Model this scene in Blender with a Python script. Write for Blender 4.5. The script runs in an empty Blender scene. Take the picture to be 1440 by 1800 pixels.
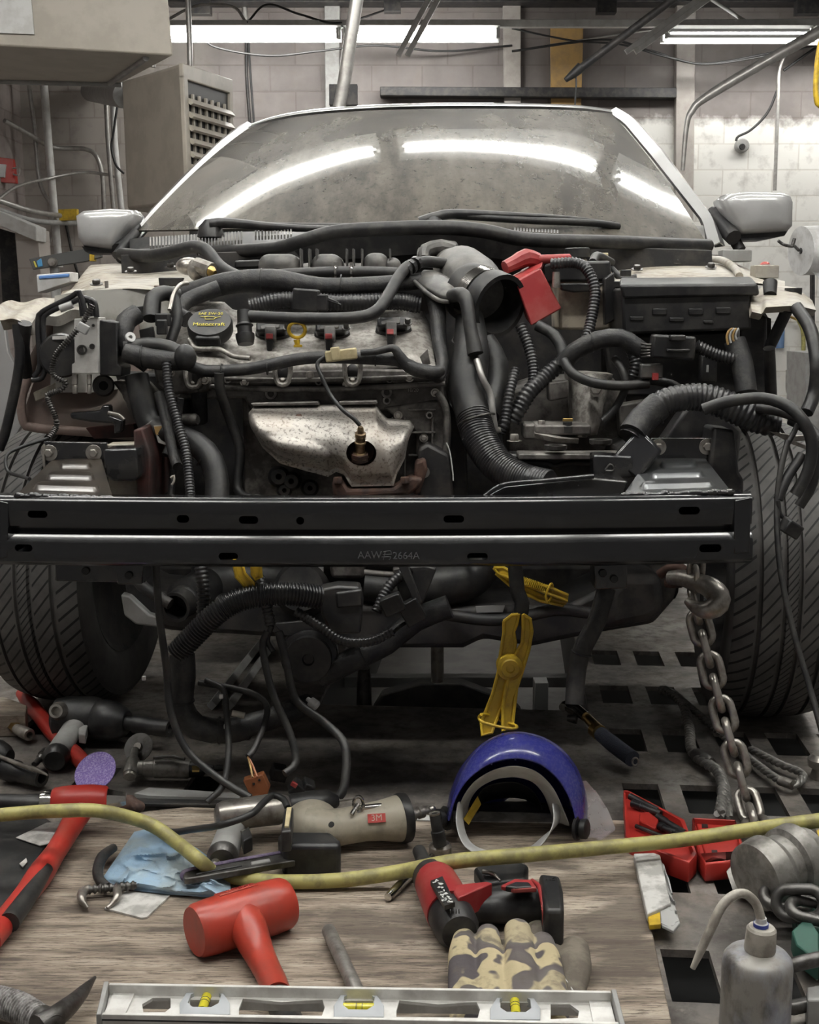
import bpy, bmesh, math, random
from mathutils import Vector as V, Matrix as M, noise as mnoise
random.seed(7)
R = math.radians
sc = bpy.context.scene
col = sc.collection
# ---------------------------------------------------------------- camera, world, exposure
F, PIT, H = 2200.0, R(9.3), 0.92
cam = bpy.data.objects.new('camera', bpy.data.cameras.new('camera'))
col.objects.link(cam); sc.camera = cam
cam.location = (0, 0, H); cam.rotation_euler = (R(90) - PIT, 0, 0)
cam.data.sensor_fit = 'VERTICAL'; cam.data.sensor_height = 24; cam.data.lens = F / 1800 * 24
cam.data.clip_start = .05; cam.data.clip_end = 60
sc.view_settings.view_transform = 'Standard'; sc.view_settings.look = 'None'
sc.view_settings.gamma = 1; sc.view_settings.use_curve_mapping = False
sc.view_settings.exposure = 0.0
TUBE_E = 42.0
w = bpy.data.worlds.new('world'); sc.world = w; w.use_nodes = True
w.node_tree.nodes['Background'].inputs[0].default_value = (1, .96, .90, 1)
w.node_tree.nodes['Background'].inputs[1].default_value = .16
sc.cycles.max_bounces = 8; sc.cycles.transparent_max_bounces = 8

def ray(px, py):
    x, y = (px - 720) / F, (900 - py) / F
    return V((x, math.cos(PIT) + y * math.sin(PIT), -math.sin(PIT) + y * math.cos(PIT)))
def at(px, py, Y):                       # point seen at a pixel, at depth Y
    d = ray(px, py); t = Y / d.y
    return V((0, 0, H)) + d * t
def on(px, py, z=0.0):                   # point seen at a pixel, at height z
    d = ray(px, py); return V((0, 0, H)) + d * ((z - H) / d.z)
def mpp(p):                              # metres per pixel at a point
    return (p.y * math.cos(PIT) + (H - p.z) * math.sin(PIT)) / F
def P3(q):
    if isinstance(q, V): return q.copy()
    return at(*q)
YAW = R(4.6)
AX, BX = V((math.sin(YAW), math.cos(YAW), 0)), V((math.cos(YAW), -math.sin(YAW), 0))
def D(u, v, z=0): return BX * u + AX * v + V((0, 0, z))   # rack / car axes

# ---------------------------------------------------------------- objects
WP = {}
def place(o, base, parent):
    WP[o.name] = base
    if parent is not None:
        o.parent = parent; o.location = base - WP[parent.name]
    else: o.location = base
def tag(o, label, cat, group=None):
    o['label'] = label; o['category'] = cat
    if group: o['group'] = group
    return o
def empty(name, base, label, cat, group=None):
    o = bpy.data.objects.new(name, None); col.objects.link(o); o.empty_display_size = .05
    place(o, base, None); return tag(o, label, cat, group)
def build(bm, name, m, parent=None, bev=0, seg=2, solid=0, ang=35, sub=0, remesh=0, off=-1):
    bmesh.ops.remove_doubles(bm, verts=bm.verts, dist=1e-6)
    bmesh.ops.recalc_face_normals(bm, faces=bm.faces)
    me = bpy.data.meshes.new(name)
    lo = V((1e9,) * 3); hi = -lo
    for v in bm.verts:
        for i in range(3): lo[i] = min(lo[i], v.co[i]); hi[i] = max(hi[i], v.co[i])
    base = V(((lo.x + hi.x) / 2, (lo.y + hi.y) / 2, lo.z))
    bmesh.ops.translate(bm, verts=bm.verts, vec=-base)
    for f in bm.faces: f.smooth = True
    bm.to_mesh(me); bm.free()
    me.set_sharp_from_angle(angle=R(ang))
    me.materials.append(m)
    o = bpy.data.objects.new(name, me); col.objects.link(o); place(o, base, parent)
    if solid:
        k = o.modifiers.new('s', 'SOLIDIFY'); k.thickness = solid; k.offset = off
    if remesh:
        k = o.modifiers.new('r', 'REMESH'); k.mode = 'VOXEL'; k.voxel_size = remesh; k.use_smooth_shade = True
        k = o.modifiers.new('m', 'SMOOTH'); k.iterations = 4
    if bev:
        k = o.modifiers.new('b', 'BEVEL'); k.width = bev; k.segments = seg; k.limit_method = 'ANGLE'; k.angle_limit = R(30)
    if sub:
        k = o.modifiers.new('u', 'SUBSURF'); k.levels = sub; k.render_levels = sub
    return o
def bmn(): return bmesh.new()
def aBox(bm, c, size, rot=None, ax=None):       # ax: 3 axes
    s = bmesh.ops.create_cube(bm, size=1)['verts']
    m = M.Diagonal((*size, 1))
    if ax:
        r = M((ax[0], ax[1], ax[2])).transposed().to_4x4(); m = r @ m
    elif rot: m = M.LocRotScale(None, __import__('mathutils').Euler(rot), None) @ m
    bmesh.ops.transform(bm, verts=s, matrix=M.Translation(c) @ m); return bm
def frame(d):
    d = d.normalized(); a = V((0, 0, 1)) if abs(d.z) < .9 else V((1, 0, 0))
    x = d.cross(a).normalized(); return d, x, x.cross(d).normalized()
def aLath(bm, p0, p1, prof, seg=24, flat=1.0, up=None, cap=True):
    # prof: list of (t along p0->p1, radius in metres)
    d, x, y = frame(p1 - p0)
    if up is not None:
        x = up.cross(d).normalized(); y = d.cross(x).normalized()
    rings = []
    for t, r in prof:
        c = p0.lerp(p1, t) if 0 <= t <= 1 else p0 + (p1 - p0) * t
        rings.append([bm.verts.new(c + x * (r * math.cos(2 * math.pi * k / seg)) + y * (r * flat * math.sin(2 * math.pi * k / seg))) for k in range(seg)])
    for a, b in zip(rings, rings[1:]):
        for k in range(seg): bm.faces.new((a[k], a[(k + 1) % seg], b[(k + 1) % seg], b[k]))
    if cap:
        for rg in (rings[0], rings[-1]):
            if prof[0 if rg is rings[0] else -1][1] > 1e-5: bm.faces.new(rg)
    return bm
def spline(pts, step):
    pts = [P3(p) for p in pts]
    if len(pts) == 2: pts = [pts[0], pts[0].lerp(pts[1], .5), pts[1]]
    q = [pts[0] * 2 - pts[1]] + pts + [pts[-1] * 2 - pts[-2]]
    out = []
    for i in range(1, len(q) - 2):
        a, b, c, d = q[i - 1:i + 3]
        n = max(2, int((c - b).length / step))
        for k in range(n):
            t = k / n
            out.append(.5 * ((2 * b) + (c - a) * t + (2 * a - 5 * b + 4 * c - d) * t * t + (3 * b - a - 3 * c + d) * t ** 3))
    out.append(pts[-1]); return out
def aTube(bm, pts, r, seg=10, ribs=0, amp=.075, step=None, raw=False, flat=1.0, cap=True):
    # r: metres, or list of metres spread along the path; ribs: rib pitch in metres
    rl = r if isinstance(r, (list, tuple)) else [r]
    if raw: P = [P3(p) for p in pts]
    else: P = spline(pts, ribs / 4 if ribs else (step or max(min(rl) * 1.2, .004)))
    if len(P) > 900: P = P[::2] + [P[-1]]
    L = [0]
    for a, b in zip(P, P[1:]): L.append(L[-1] + (b - a).length)
    T = L[-1] or 1
    t0 = (P[1] - P[0]).normalized(); d, x, y = frame(t0)
    rings = []
    for i, p in enumerate(P):
        t = ((P[min(i + 1, len(P) - 1)] - P[max(i - 1, 0)]))
        t = t.normalized() if t.length > 1e-9 else t0
        ax = t0.cross(t)
        if ax.length > 1e-7: x = M.Rotation(t0.angle(t), 3, ax.normalized()) @ x
        t0 = t; yy = t.cross(x).normalized(); x = yy.cross(t).normalized()
        s = L[i] / T * (len(rl) - 1); k = min(int(s), len(rl) - 2) if len(rl) > 1 else 0
        rr = rl[k] + (rl[k + 1] - rl[k]) * (s - k) if len(rl) > 1 else rl[0]
        if ribs: rr *= 1 + amp * (1 if (i % 4) < 2 else -1)
        rings.append([bm.verts.new(p + x * rr * math.cos(2 * math.pi * k / seg) + yy * rr * flat * math.sin(2 * math.pi * k / seg)) for k in range(seg)])
    for a, b in zip(rings, rings[1:]):
        for k in range(seg): bm.faces.new((a[k], a[(k + 1) % seg], b[(k + 1) % seg], b[k]))
    if cap: bm.faces.new(rings[0]); bm.faces.new(rings[-1])
    return bm
def aPrism(bm, poly, vec):
    a = [bm.verts.new(P3(p)) for p in poly]; b = [bm.verts.new(v.co + vec) for v in a]
    n = len(a)
    bm.faces.new(a); bm.faces.new(b[::-1])
    for i in range(n): bm.faces.new((a[i], a[(i + 1) % n], b[(i + 1) % n], b[i]))
    return bm
def aBlob(bm, c, r, rot=None, u=16, v=10):
    s = bmesh.ops.create_uvsphere(bm, u_segments=u, v_segments=v, radius=1)['verts']
    m = M.Diagonal((*r, 1)) if not isinstance(r, (int, float)) else M.Scale(r, 4)
    if rot: m = M.LocRotScale(None, __import__('mathutils').Euler(rot), None) @ m
    bmesh.ops.transform(bm, verts=s, matrix=M.Translation(c) @ m); return bm
def aGrid(bm, rows, close=False):
    vs = [[bm.verts.new(p) for p in r] for r in rows]
    for a, b in zip(vs, vs[1:]):
        n = len(a)
        for k in range(n if close else n - 1): bm.faces.new((a[k], a[(k + 1) % n], b[(k + 1) % n], b[k]))
    return vs
def resamp(pl, n):
    pl = [V(p) if len(p) == 3 else V((*p, 0)) for p in pl]; L = [0]
    for a, b in zip(pl, pl[1:]): L.append(L[-1] + max((b - a).xy.length, 1e-6))
    out = []
    for i in range(n):
        s = L[-1] * i / (n - 1); k = 0
        while k < len(pl) - 2 and L[k + 1] < s: k += 1
        out.append(pl[k].lerp(pl[k + 1], (s - L[k]) / (L[k + 1] - L[k])))
    return out
def aPatch(bm, top, bot, n=28, mm=12, bulge=0, skirt=0, fn=None, hole=None, bx=.5, skv=None):
    # sheet between two traced polylines of (px, py, Y)
    A, B = resamp(top, n), resamp(bot, n)
    px, rows = [], []
    for j in range(mm):
        v = j / (mm - 1); rp, rr = [], []
        for i in range(n):
            u = i / (n - 1); q = A[i].lerp(B[i], v)
            q.z -= bulge * (max(0, 4 * u * (1 - u)) * max(0, 4 * v * (1 - v))) ** bx
            rp.append(q)
        rows.append(rp)
    vs = {}
    def hd(q): return math.hypot((q.x - hole[0]) / hole[2], (q.y - hole[1]) / hole[3])
    quads = []
    for j in range(mm - 1):
        for i in range(n - 1):
            ids = [(j, i), (j, i + 1), (j + 1, i + 1), (j + 1, i)]
            if hole and all(hd(rows[a][b]) < 1 for a, b in ids): continue
            quads.append(ids)
    for ids in quads:
        for a, b in ids:
            if (a, b) not in vs:
                q = rows[a][b]
                x, y, z = q
                if hole:
                    h = hd(q)
                    if 0 < h < 1: x = hole[0] + (x - hole[0]) / h; y = hole[1] + (y - hole[1]) / h
                p = at(x, y, z)
                if fn: p = fn(b / (n - 1), a / (mm - 1), p)
                vs[(a, b)] = bm.verts.new(p)
        bm.faces.new([vs[k] for k in ids])
    if skirt:
        ed = [(0, i) for i in range(n)] + [(j, n - 1) for j in range(1, mm)] + [(mm - 1, i) for i in range(n - 2, -1, -1)] + [(j, 0) for j in range(mm - 2, 0, -1)]
        sv = skv or V((0, skirt, 0))
        bk = [bm.verts.new(vs[k].co + sv) for k in ed]
        for i in range(len(ed)):
            k = (i + 1) % len(ed); bm.faces.new((vs[ed[i]], vs[ed[k]], bk[k], bk[i]))
    return bm
def cut(o, bm):                           # real holes
    me = bpy.data.meshes.new('x'); bmesh.ops.recalc_face_normals(bm, faces=bm.faces); bm.to_mesh(me); bm.free()
    c = bpy.data.objects.new('x', me); col.objects.link(c); c.matrix_world = M.Translation(-WP[o.name])
    par, loc = o.parent, o.location.copy(); o.parent = None; o.location = (0, 0, 0)
    k = o.modifiers.new('c', 'BOOLEAN'); k.object = c; k.operation = 'DIFFERENCE'; k.solver = 'EXACT'
    bpy.context.view_layer.update()
    new = bpy.data.meshes.new_from_object(o.evaluated_get(bpy.context.evaluated_depsgraph_get()))
    o.modifiers.clear(); old = o.data; o.data = new; new.name = old.name
    o.parent = par; o.location = loc
    bpy.data.objects.remove(c); bpy.data.meshes.remove(me); bpy.data.meshes.remove(old)
    new.set_sharp_from_angle(angle=R(35))
    return o
def text(name, s, size, org, xd, yd, m, parent, ext=.0004, lift=.0005, center=True):
    cu = bpy.data.curves.new('t', 'FONT'); cu.body = s; cu.size = size; cu.extrude = ext
    cu.align_x = 'CENTER' if center else 'LEFT'; cu.align_y = 'CENTER'
    t = bpy.data.objects.new('t', cu); col.objects.link(t); bpy.context.view_layer.update()
    me = bpy.data.meshes.new_from_object(t.evaluated_get(bpy.context.evaluated_depsgraph_get()))
    bpy.data.objects.remove(t); bpy.data.curves.remove(cu)
    xd = xd.normalized(); n = xd.cross(yd).normalized(); yd = n.cross(xd)
    bm = bmn(); bm.from_mesh(me); bpy.data.meshes.remove(me)
    mt = M((xd, yd, n)).transposed().to_4x4(); mt.translation = org + n * lift
    bmesh.ops.transform(bm, verts=bm.verts, matrix=mt)
    return build(bm, name, m, parent)
# short forms: one mesh from one shape
def tube(name, m, par, pts, r, **k):
    kw = {x: k.pop(x) for x in ('bev', 'sub') if x in k}
    return build(aTube(bmn(), pts, r, **k), name, m, par, ang=50, **kw)
def lath(name, m, par, p0, p1, prof, seg=24, flat=1.0, up=None, cap=True, **k):
    return build(aLath(bmn(), p0, p1, prof, seg, flat, up, cap), name, m, par, **k)
def box(name, m, par, c, size, rot=None, ax=None, bev=.002, **k):
    return build(aBox(bmn(), c, size, rot, ax), name, m, par, bev=bev, **k)
def plate(name, m, par, pxs, Y, th, bev=.002, **k):   # traced outline at depth Y (number or per point), real thickness going back
    return build(aPrism(bmn(), [(p[0], p[1], p[2] if len(p) > 2 else Y) for p in pxs], V((0, th, 0))), name, m, par, bev=bev, **k)
def patch(name, m, par, top, bot, bev=0, solid=0, ang=40, sub=0, off=-1, **k):
    return build(aPatch(bmn(), top, bot, **k), name, m, par, bev=bev, solid=solid, ang=ang, sub=sub, off=off)
def hexbolt(name, m, par, c, r, d, h=.006, washer=0, wm=None):
    d = d.normalized(); bm = bmn()
    if washer: aLath(bm, c, c + d, [(0, washer), (.002, washer), (.002, washer * .6)], 24)
    aLath(bm, c + d * .001, c + d * (h + .001), [(0, r), (.8, r), (1, r * .85)], 6)
    return build(bm, name, m, par, bev=.0005)
UP, FW = V((0, 0, 1)), V((0, -1, 0))
# ---------------------------------------------------------------- materials
def mat(name, c, rough=.5, metal=0.0, c2=None, sc_=30, amt=.5, lo=.44, hi=.60, bump=0, bsc=120, coat=0, stretch=(1, 1, 1), c3=None, sc3=6, amt3=.4, spec=.5, alpha=1, emit=0, r2=None, trans=0, det=6):
    m = bpy.data.materials.new(name); m.use_nodes = True
    nt = m.node_tree; N, L = nt.nodes, nt.links; b = N['Principled BSDF']
    b.inputs['Base Color'].default_value = (*c, 1); b.inputs['Roughness'].default_value = rough
    b.inputs['Metallic'].default_value = metal; b.inputs['Specular IOR Level'].default_value = spec
    b.inputs['Coat Weight'].default_value = coat; b.inputs['Coat Roughness'].default_value = .08
    b.inputs['Alpha'].default_value = alpha; b.inputs['Transmission Weight'].default_value = trans
    if emit:
        b.inputs['Emission Color'].default_value = (*c, 1); b.inputs['Emission Strength'].default_value = emit
    if not (c2 or bump or c3): return m
    tc = N.new('ShaderNodeTexCoord'); mp = N.new('ShaderNodeMapping'); mp.inputs['Scale'].default_value = stretch
    L.new(tc.outputs['Object'], mp.inputs[0])
    def noise(s, d=det):
        n = N.new('ShaderNodeTexNoise'); n.inputs['Scale'].default_value = s; n.inputs['Detail'].default_value = d
        n.inputs['Roughness'].default_value = .62; L.new(mp.outputs[0], n.inputs['Vector']); return n
    last = None
    for cc, s, a, l, h in ((c2, sc_, amt, lo, hi), (c3, sc3, amt3, .45, .65)):
        if not cc: continue
        n = noise(s); r = N.new('ShaderNodeMapRange'); r.inputs[1].default_value = l; r.inputs[2].default_value = h
        r.inputs[3].default_value = 0; r.inputs[4].default_value = a
        L.new(n.outputs[0], r.inputs[0])
        mx = N.new('ShaderNodeMix'); mx.data_type = 'RGBA'; L.new(r.outputs[0], mx.inputs[0])
        if last: L.new(last, mx.inputs[6])
        else: mx.inputs[6].default_value = (*c, 1)
        mx.inputs[7].default_value = (*cc, 1); last = mx.outputs[2]
        if r2 is not None and cc is c2:
            rr = N.new('ShaderNodeMapRange'); rr.inputs[1].default_value = l; rr.inputs[2].default_value = h
            rr.inputs[3].default_value = rough; rr.inputs[4].default_value = r2
            L.new(n.outputs[0], rr.inputs[0]); L.new(rr.outputs[0], b.inputs['Roughness'])
    if last: L.new(last, b.inputs['Base Color'])
    if bump:
        n = noise(bsc, 4); bp = N.new('ShaderNodeBump'); bp.inputs['Strength'].default_value = bump; bp.inputs['Distance'].default_value = .002
        L.new(n.outputs[0], bp.inputs['Height']); L.new(bp.outputs[0], b.inputs['Normal'])
    return m
K = {}
K['plastic'] = mat('black_plastic', (.012, .012, .013), .42, c2=(.05, .047, .043), sc_=22, amt=.6)
K['plasticg'] = mat('grey_dusty_plastic', (.065, .063, .06), .5, c2=(.17, .16, .145), sc_=14, amt=.7, bump=.15)
K['rubber'] = mat('black_rubber', (.013, .013, .0135), .5, c2=(.045, .042, .038), sc_=28, amt=.6)
K['loom'] = mat('loom_plastic', (.016, .016, .018), .33, c2=(.05, .048, .045), sc_=30, amt=.6)
K['tape'] = mat('cloth_tape', (.015, .015, .016), .55, c2=(.052, .048, .043), sc_=40, amt=.5, bump=.5, bsc=160)
K['beam'] = mat('black_enamel', (.007, .0075, .009), .2, c2=(.012, .012, .013), sc_=10, coat=.5, r2=.27)
K['glossblack'] = mat('gloss_black_steel', (.02, .02, .023), .22, c2=(.06, .057, .05), sc_=14, amt=.5, coat=.6, metal=.3)
K['dark'] = mat('dark_grimy_steel', (.022, .022, .023), .55, c2=(.07, .062, .055), sc_=18, amt=.6, metal=.2, bump=.3, bsc=60)
K['alu'] = mat('cast_aluminium', (.39, .37, .34), .5, .4, c2=(.13, .118, .105), sc_=70, amt=.75, bump=.3, bsc=160, c3=(.19, .172, .155), sc3=8, amt3=.6)
K['alud'] = mat('grimy_cast_aluminium', (.20, .188, .174), .55, .4, c2=(.04, .037, .034), sc_=26, amt=.8, bump=.4, bsc=120, c3=(.07, .06, .055), sc3=6, amt3=.6)
K['shield'] = mat('heat_shield_steel', (.44, .415, .38), .45, .5, c2=(.07, .062, .055), sc_=170, amt=.75, lo=.52, hi=.62, bump=.35, bsc=45, c3=(.33, .26, .20), sc3=9, amt3=.35)
K['rust'] = mat('rusty_iron', (.085, .045, .032), .75, .1, c2=(.03, .02, .018), sc_=30, amt=.8, bump=.5)
K['redrust'] = mat('red_primer_rust', (.10, .030, .024), .7, c2=(.03, .02, .018), sc_=14, amt=.95, lo=.36, hi=.6)
K['silver'] = mat('silver_paint', (.46, .46, .455), .3, .25, coat=.8, c2=(.38, .38, .37), sc_=8, amt=.6)
K['cream'] = mat('dusty_inner_paint', (.33, .30, .245), .6, c2=(.13, .10, .07), sc_=26, amt=.85, lo=.46, hi=.62, c3=(.45, .44, .41), sc3=6, amt3=.7, bump=.3)
K['pink'] = mat('pinkish_primer_panel', (.27, .20, .175), .55, c2=(.11, .075, .065), sc_=10, amt=.8, c3=(.38, .35, .31), sc3=5, amt3=.6)
K['chrome'] = mat('chrome', (.62, .60, .57), .16, 1, c2=(.35, .33, .31), sc_=30, amt=.7)
K['steel'] = mat('worn_steel', (.42, .395, .36), .32, .72, c2=(.17, .15, .13), sc_=28, amt=.75, bump=.15)
K['steeld'] = mat('dark_steel', (.13, .125, .12), .42, .8, c2=(.05, .045, .04), sc_=30, amt=.8, bump=.2)
K['brass'] = mat('brass', (.55, .38, .14), .3, 1, c2=(.3, .2, .08), sc_=40)
K['red'] = mat('red_plastic', (.40, .028, .02), .38, c2=(.36, .028, .018), sc_=12, amt=.6, c3=(.33, .10, .07), sc3=30, amt3=.35)
K['mallet'] = mat('orange_red_urethane', (.40, .045, .026), .34, c2=(.26, .05, .036), sc_=16, amt=.6, bump=.08)
K['caser'] = mat('red_case_plastic', (.44, .032, .024), .42, c2=(.33, .028, .022), sc_=10)
K['bred'] = mat('faded_red_plastic', (.28, .02, .022), .45, c2=(.38, .12, .10), sc_=9, amt=.5)
K['yellow'] = mat('yellow_plastic', (.60, .40, .025), .42, c2=(.30, .19, .02), sc_=22, amt=.7)
K['hose'] = mat('yellow_hose_rubber', (.40, .365, .125), .48, c2=(.20, .18, .08), sc_=30, amt=.8)
K['blue'] = mat('blue_shield_plastic', (.030, .034, .24), .27, c2=(.05, .055, .30), sc_=9, coat=.3, c3=(.35, .35, .45), sc3=190, amt3=.12)
K['white'] = mat('white_plastic', (.68, .68, .67), .45, c2=(.42, .41, .39), sc_=16, amt=.6)
K['offwhite'] = mat('beige_plastic', (.47, .43, .34), .45, c2=(.27, .24, .185), sc_=22, amt=.6, bump=.1)
K['rag'] = mat('blue_shop_towel', (.32, .47, .62), .9, c2=(.22, .30, .36), sc_=12, amt=.6, bump=.5, bsc=260, c3=(.40, .42, .38), sc3=7, amt3=.6)
K['paper'] = mat('dirty_white_sheet', (.62, .61, .58), .75, c2=(.24, .23, .21), sc_=24, amt=.7)
K['purple'] = mat('purple_abrasive', (.17, .115, .33), .9, c2=(.36, .30, .52), sc_=330, amt=.9, lo=.46, hi=.6, bump=1, bsc=400)
K['purpled'] = mat('purple_belt', (.10, .075, .13), .85, c2=(.17, .14, .19), sc_=150, amt=.8)
K['glove'] = None
K['bottle'] = mat('paint_stained_bottle', (.30, .285, .26), .42, .2, c2=(.09, .082, .078), sc_=22, amt=.9, c3=(.46, .50, .60), sc3=16, amt3=.6, bump=.2, stretch=(1, 1, .55))
K['milky'] = mat('milky_plastic', (.50, .47, .41), .4, c2=(.22, .19, .16), sc_=30, amt=.7)
K['green'] = mat('dark_green_paint', (.02, .085, .06), .5, c2=(.03, .05, .045), sc_=9)
K['brown'] = mat('brown_connector', (.30, .105, .04), .5)
K['ivory'] = mat('ivory_connector', (.55, .47, .28), .5, c2=(.3, .25, .14), sc_=40)
K['tag'] = mat('grey_tag', (.40, .40, .39), .6)
K['alulevel'] = mat('brushed_level_aluminium', (.72, .71, .68), .42, .25, c2=(.48, .46, .43), sc_=26, amt=.6)
K['vial'] = mat('yellow_vial', (.62, .55, .03), .12, coat=.6, emit=0)
K['greyp'] = mat('grey_vial_frame', (.40, .42, .44), .4)
K['heater'] = mat('tan_heater_enamel', (.42, .385, .325), .45, c2=(.33, .30, .25), sc_=7, amt=.6)
K['bkpipe'] = mat('galvanised_pipe', (.42, .41, .39), .38, .6, c2=(.24, .22, .20), sc_=20)
K['whitep'] = mat('white_painted_steel', (.60, .60, .58), .5, c2=(.42, .41, .38), sc_=15)
K['gray'] = mat('grey_painted_steel', (.30, .30, .29), .5, c2=(.18, .17, .16), sc_=14)
K['wire'] = mat('black_wire', (.02, .02, .02), .5)
K['yellowtxt'] = mat('yellow_print', (.70, .60, .10), .6)
K['redtxt'] = mat('red_print', (.50, .06, .05), .6)
K['whitetxt'] = mat('white_print', (.65, .65, .63), .6)
K['greytxt'] = mat('raised_grey_letters', (.10, .10, .105), .4)
K['ochre'] = mat('oriented_board', (.40, .25, .09), .7, c2=(.22, .15, .09), sc_=12)
K['brk'] = mat('tan_battery_case', (.42, .37, .29), .6, c2=(.16, .14, .12), sc_=14, amt=.8)
K['grip'] = mat('blue_grey_foam', (.045, .05, .07), .8, bump=.4, bsc=300)
K['visor'] = mat('clear_visor', (.75, .72, .72), .12, alpha=.34, c2=(.6, .45, .45), sc_=8)
def tubelamp():
    m = bpy.data.materials.new('lit_fluorescent_tube'); m.use_nodes = True
    b = m.node_tree.nodes['Principled BSDF']; b.inputs['Base Color'].default_value = (.9, .9, .9, 1)
    b.inputs['Emission Color'].default_value = (1, .985, .95, 1); b.inputs['Emission Strength'].default_value = TUBE_E
    return m
K['lamp'] = tubelamp()
K['reflector'] = mat('white_lamp_reflector', (.82, .83, .80), .4)

def nodes(m):
    m.use_nodes = True; return m.node_tree.nodes, m.node_tree.links, m.node_tree.nodes['Principled BSDF']
def ramp(N, L, src, stops):
    r = N.new('ShaderNodeValToRGB'); L.new(src, r.inputs[0])
    e = r.color_ramp.elements
    while len(e) < len(stops): e.new(.5)
    for k, (p, c) in enumerate(stops): e[k].position = p; e[k].color = (*c, 1) if len(c) == 3 else c
    return r.outputs[0]
def mix(N, L, f, a, b, mode='MIX'):
    x = N.new('ShaderNodeMix'); x.data_type = 'RGBA'; x.blend_type = mode
    for s, i in ((f, 0), (a, 6), (b, 7)):
        if hasattr(s, 'is_linked'): L.new(s, x.inputs[i])
        else: x.inputs[i].default_value = s if i == 0 else (*s, 1)
    return x.outputs[2]
def nz(N, L, vec, s, d=6, rough=.6, sc3=None):
    if sc3:
        mp = N.new('ShaderNodeMapping'); mp.inputs['Scale'].default_value = sc3; L.new(vec, mp.inputs[0]); vec = mp.outputs[0]
    n = N.new('ShaderNodeTexNoise'); n.inputs['Scale'].default_value = s; n.inputs['Detail'].default_value = d; n.inputs['Roughness'].default_value = rough
    L.new(vec, n.inputs['Vector']); return n.outputs[0]
def mrange(N, L, src, a, b, c=0, d=1):
    r = N.new('ShaderNodeMapRange'); L.new(src, r.inputs[0])
    for i, x in enumerate((a, b, c, d)): r.inputs[i + 1].default_value = x
    return r.outputs[0]
def wood():
    m = bpy.data.materials.new('worn_plywood'); N, L, b = nodes(m); tc = N.new('ShaderNodeTexCoord').outputs['Object']
    g = nz(N, L, tc, 3.6, 9, .66, (1, 8, 4)); f = nz(N, L, tc, 26, 7, .72, (1, 12, 6)); s = nz(N, L, tc, 3.2, 7, .6, (1, 1.8, 1))
    c = ramp(N, L, g, [(.36, (.10, .078, .06)), (.45, (.235, .19, .148)), (.53, (.34, .28, .22)), (.63, (.46, .395, .32))])
    c = mix(N, L, mrange(N, L, f, .53, .58, 0, .8), c, (.07, .05, .038))
    c = mix(N, L, mrange(N, L, s, .50, .60, 0, .78), c, (.085, .066, .052))
    L.new(c, b.inputs['Base Color']); b.inputs['Roughness'].default_value = .75
    bp = N.new('ShaderNodeBump'); bp.inputs['Strength'].default_value = .5; bp.inputs['Distance'].default_value = .003
    L.new(f, bp.inputs['Height']); L.new(bp.outputs[0], b.inputs['Normal']); return m
def deckm():
    m = bpy.data.materials.new('oily_deck_steel'); N, L, b = nodes(m); tc = N.new('ShaderNodeTexCoord').outputs['Object']
    a = nz(N, L, tc, 3.5, 8, .62); f = nz(N, L, tc, 24, 8, .7); k = nz(N, L, tc, 60, 4)
    c = ramp(N, L, a, [(.34, (.075, .068, .062)), (.45, (.165, .152, .14)), (.54, (.23, .205, .18)), (.64, (.38, .36, .335))])
    c = mix(N, L, mrange(N, L, f, .46, .66, 0, .7), c, (.06, .05, .045))
    c = mix(N, L, mrange(N, L, k, .60, .74, 0, .6), c, (.30, .27, .24))
    L.new(c, b.inputs['Base Color']); b.inputs['Metallic'].default_value = .35
    L.new(mrange(N, L, f, .3, .7, .36, .62), b.inputs['Roughness'])
    bp = N.new('ShaderNodeBump'); bp.inputs['Strength'].default_value = .2; bp.inputs['Distance'].default_value = .002
    L.new(f, bp.inputs['Height']); L.new(bp.outputs[0], b.inputs['Normal']); return m
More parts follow.
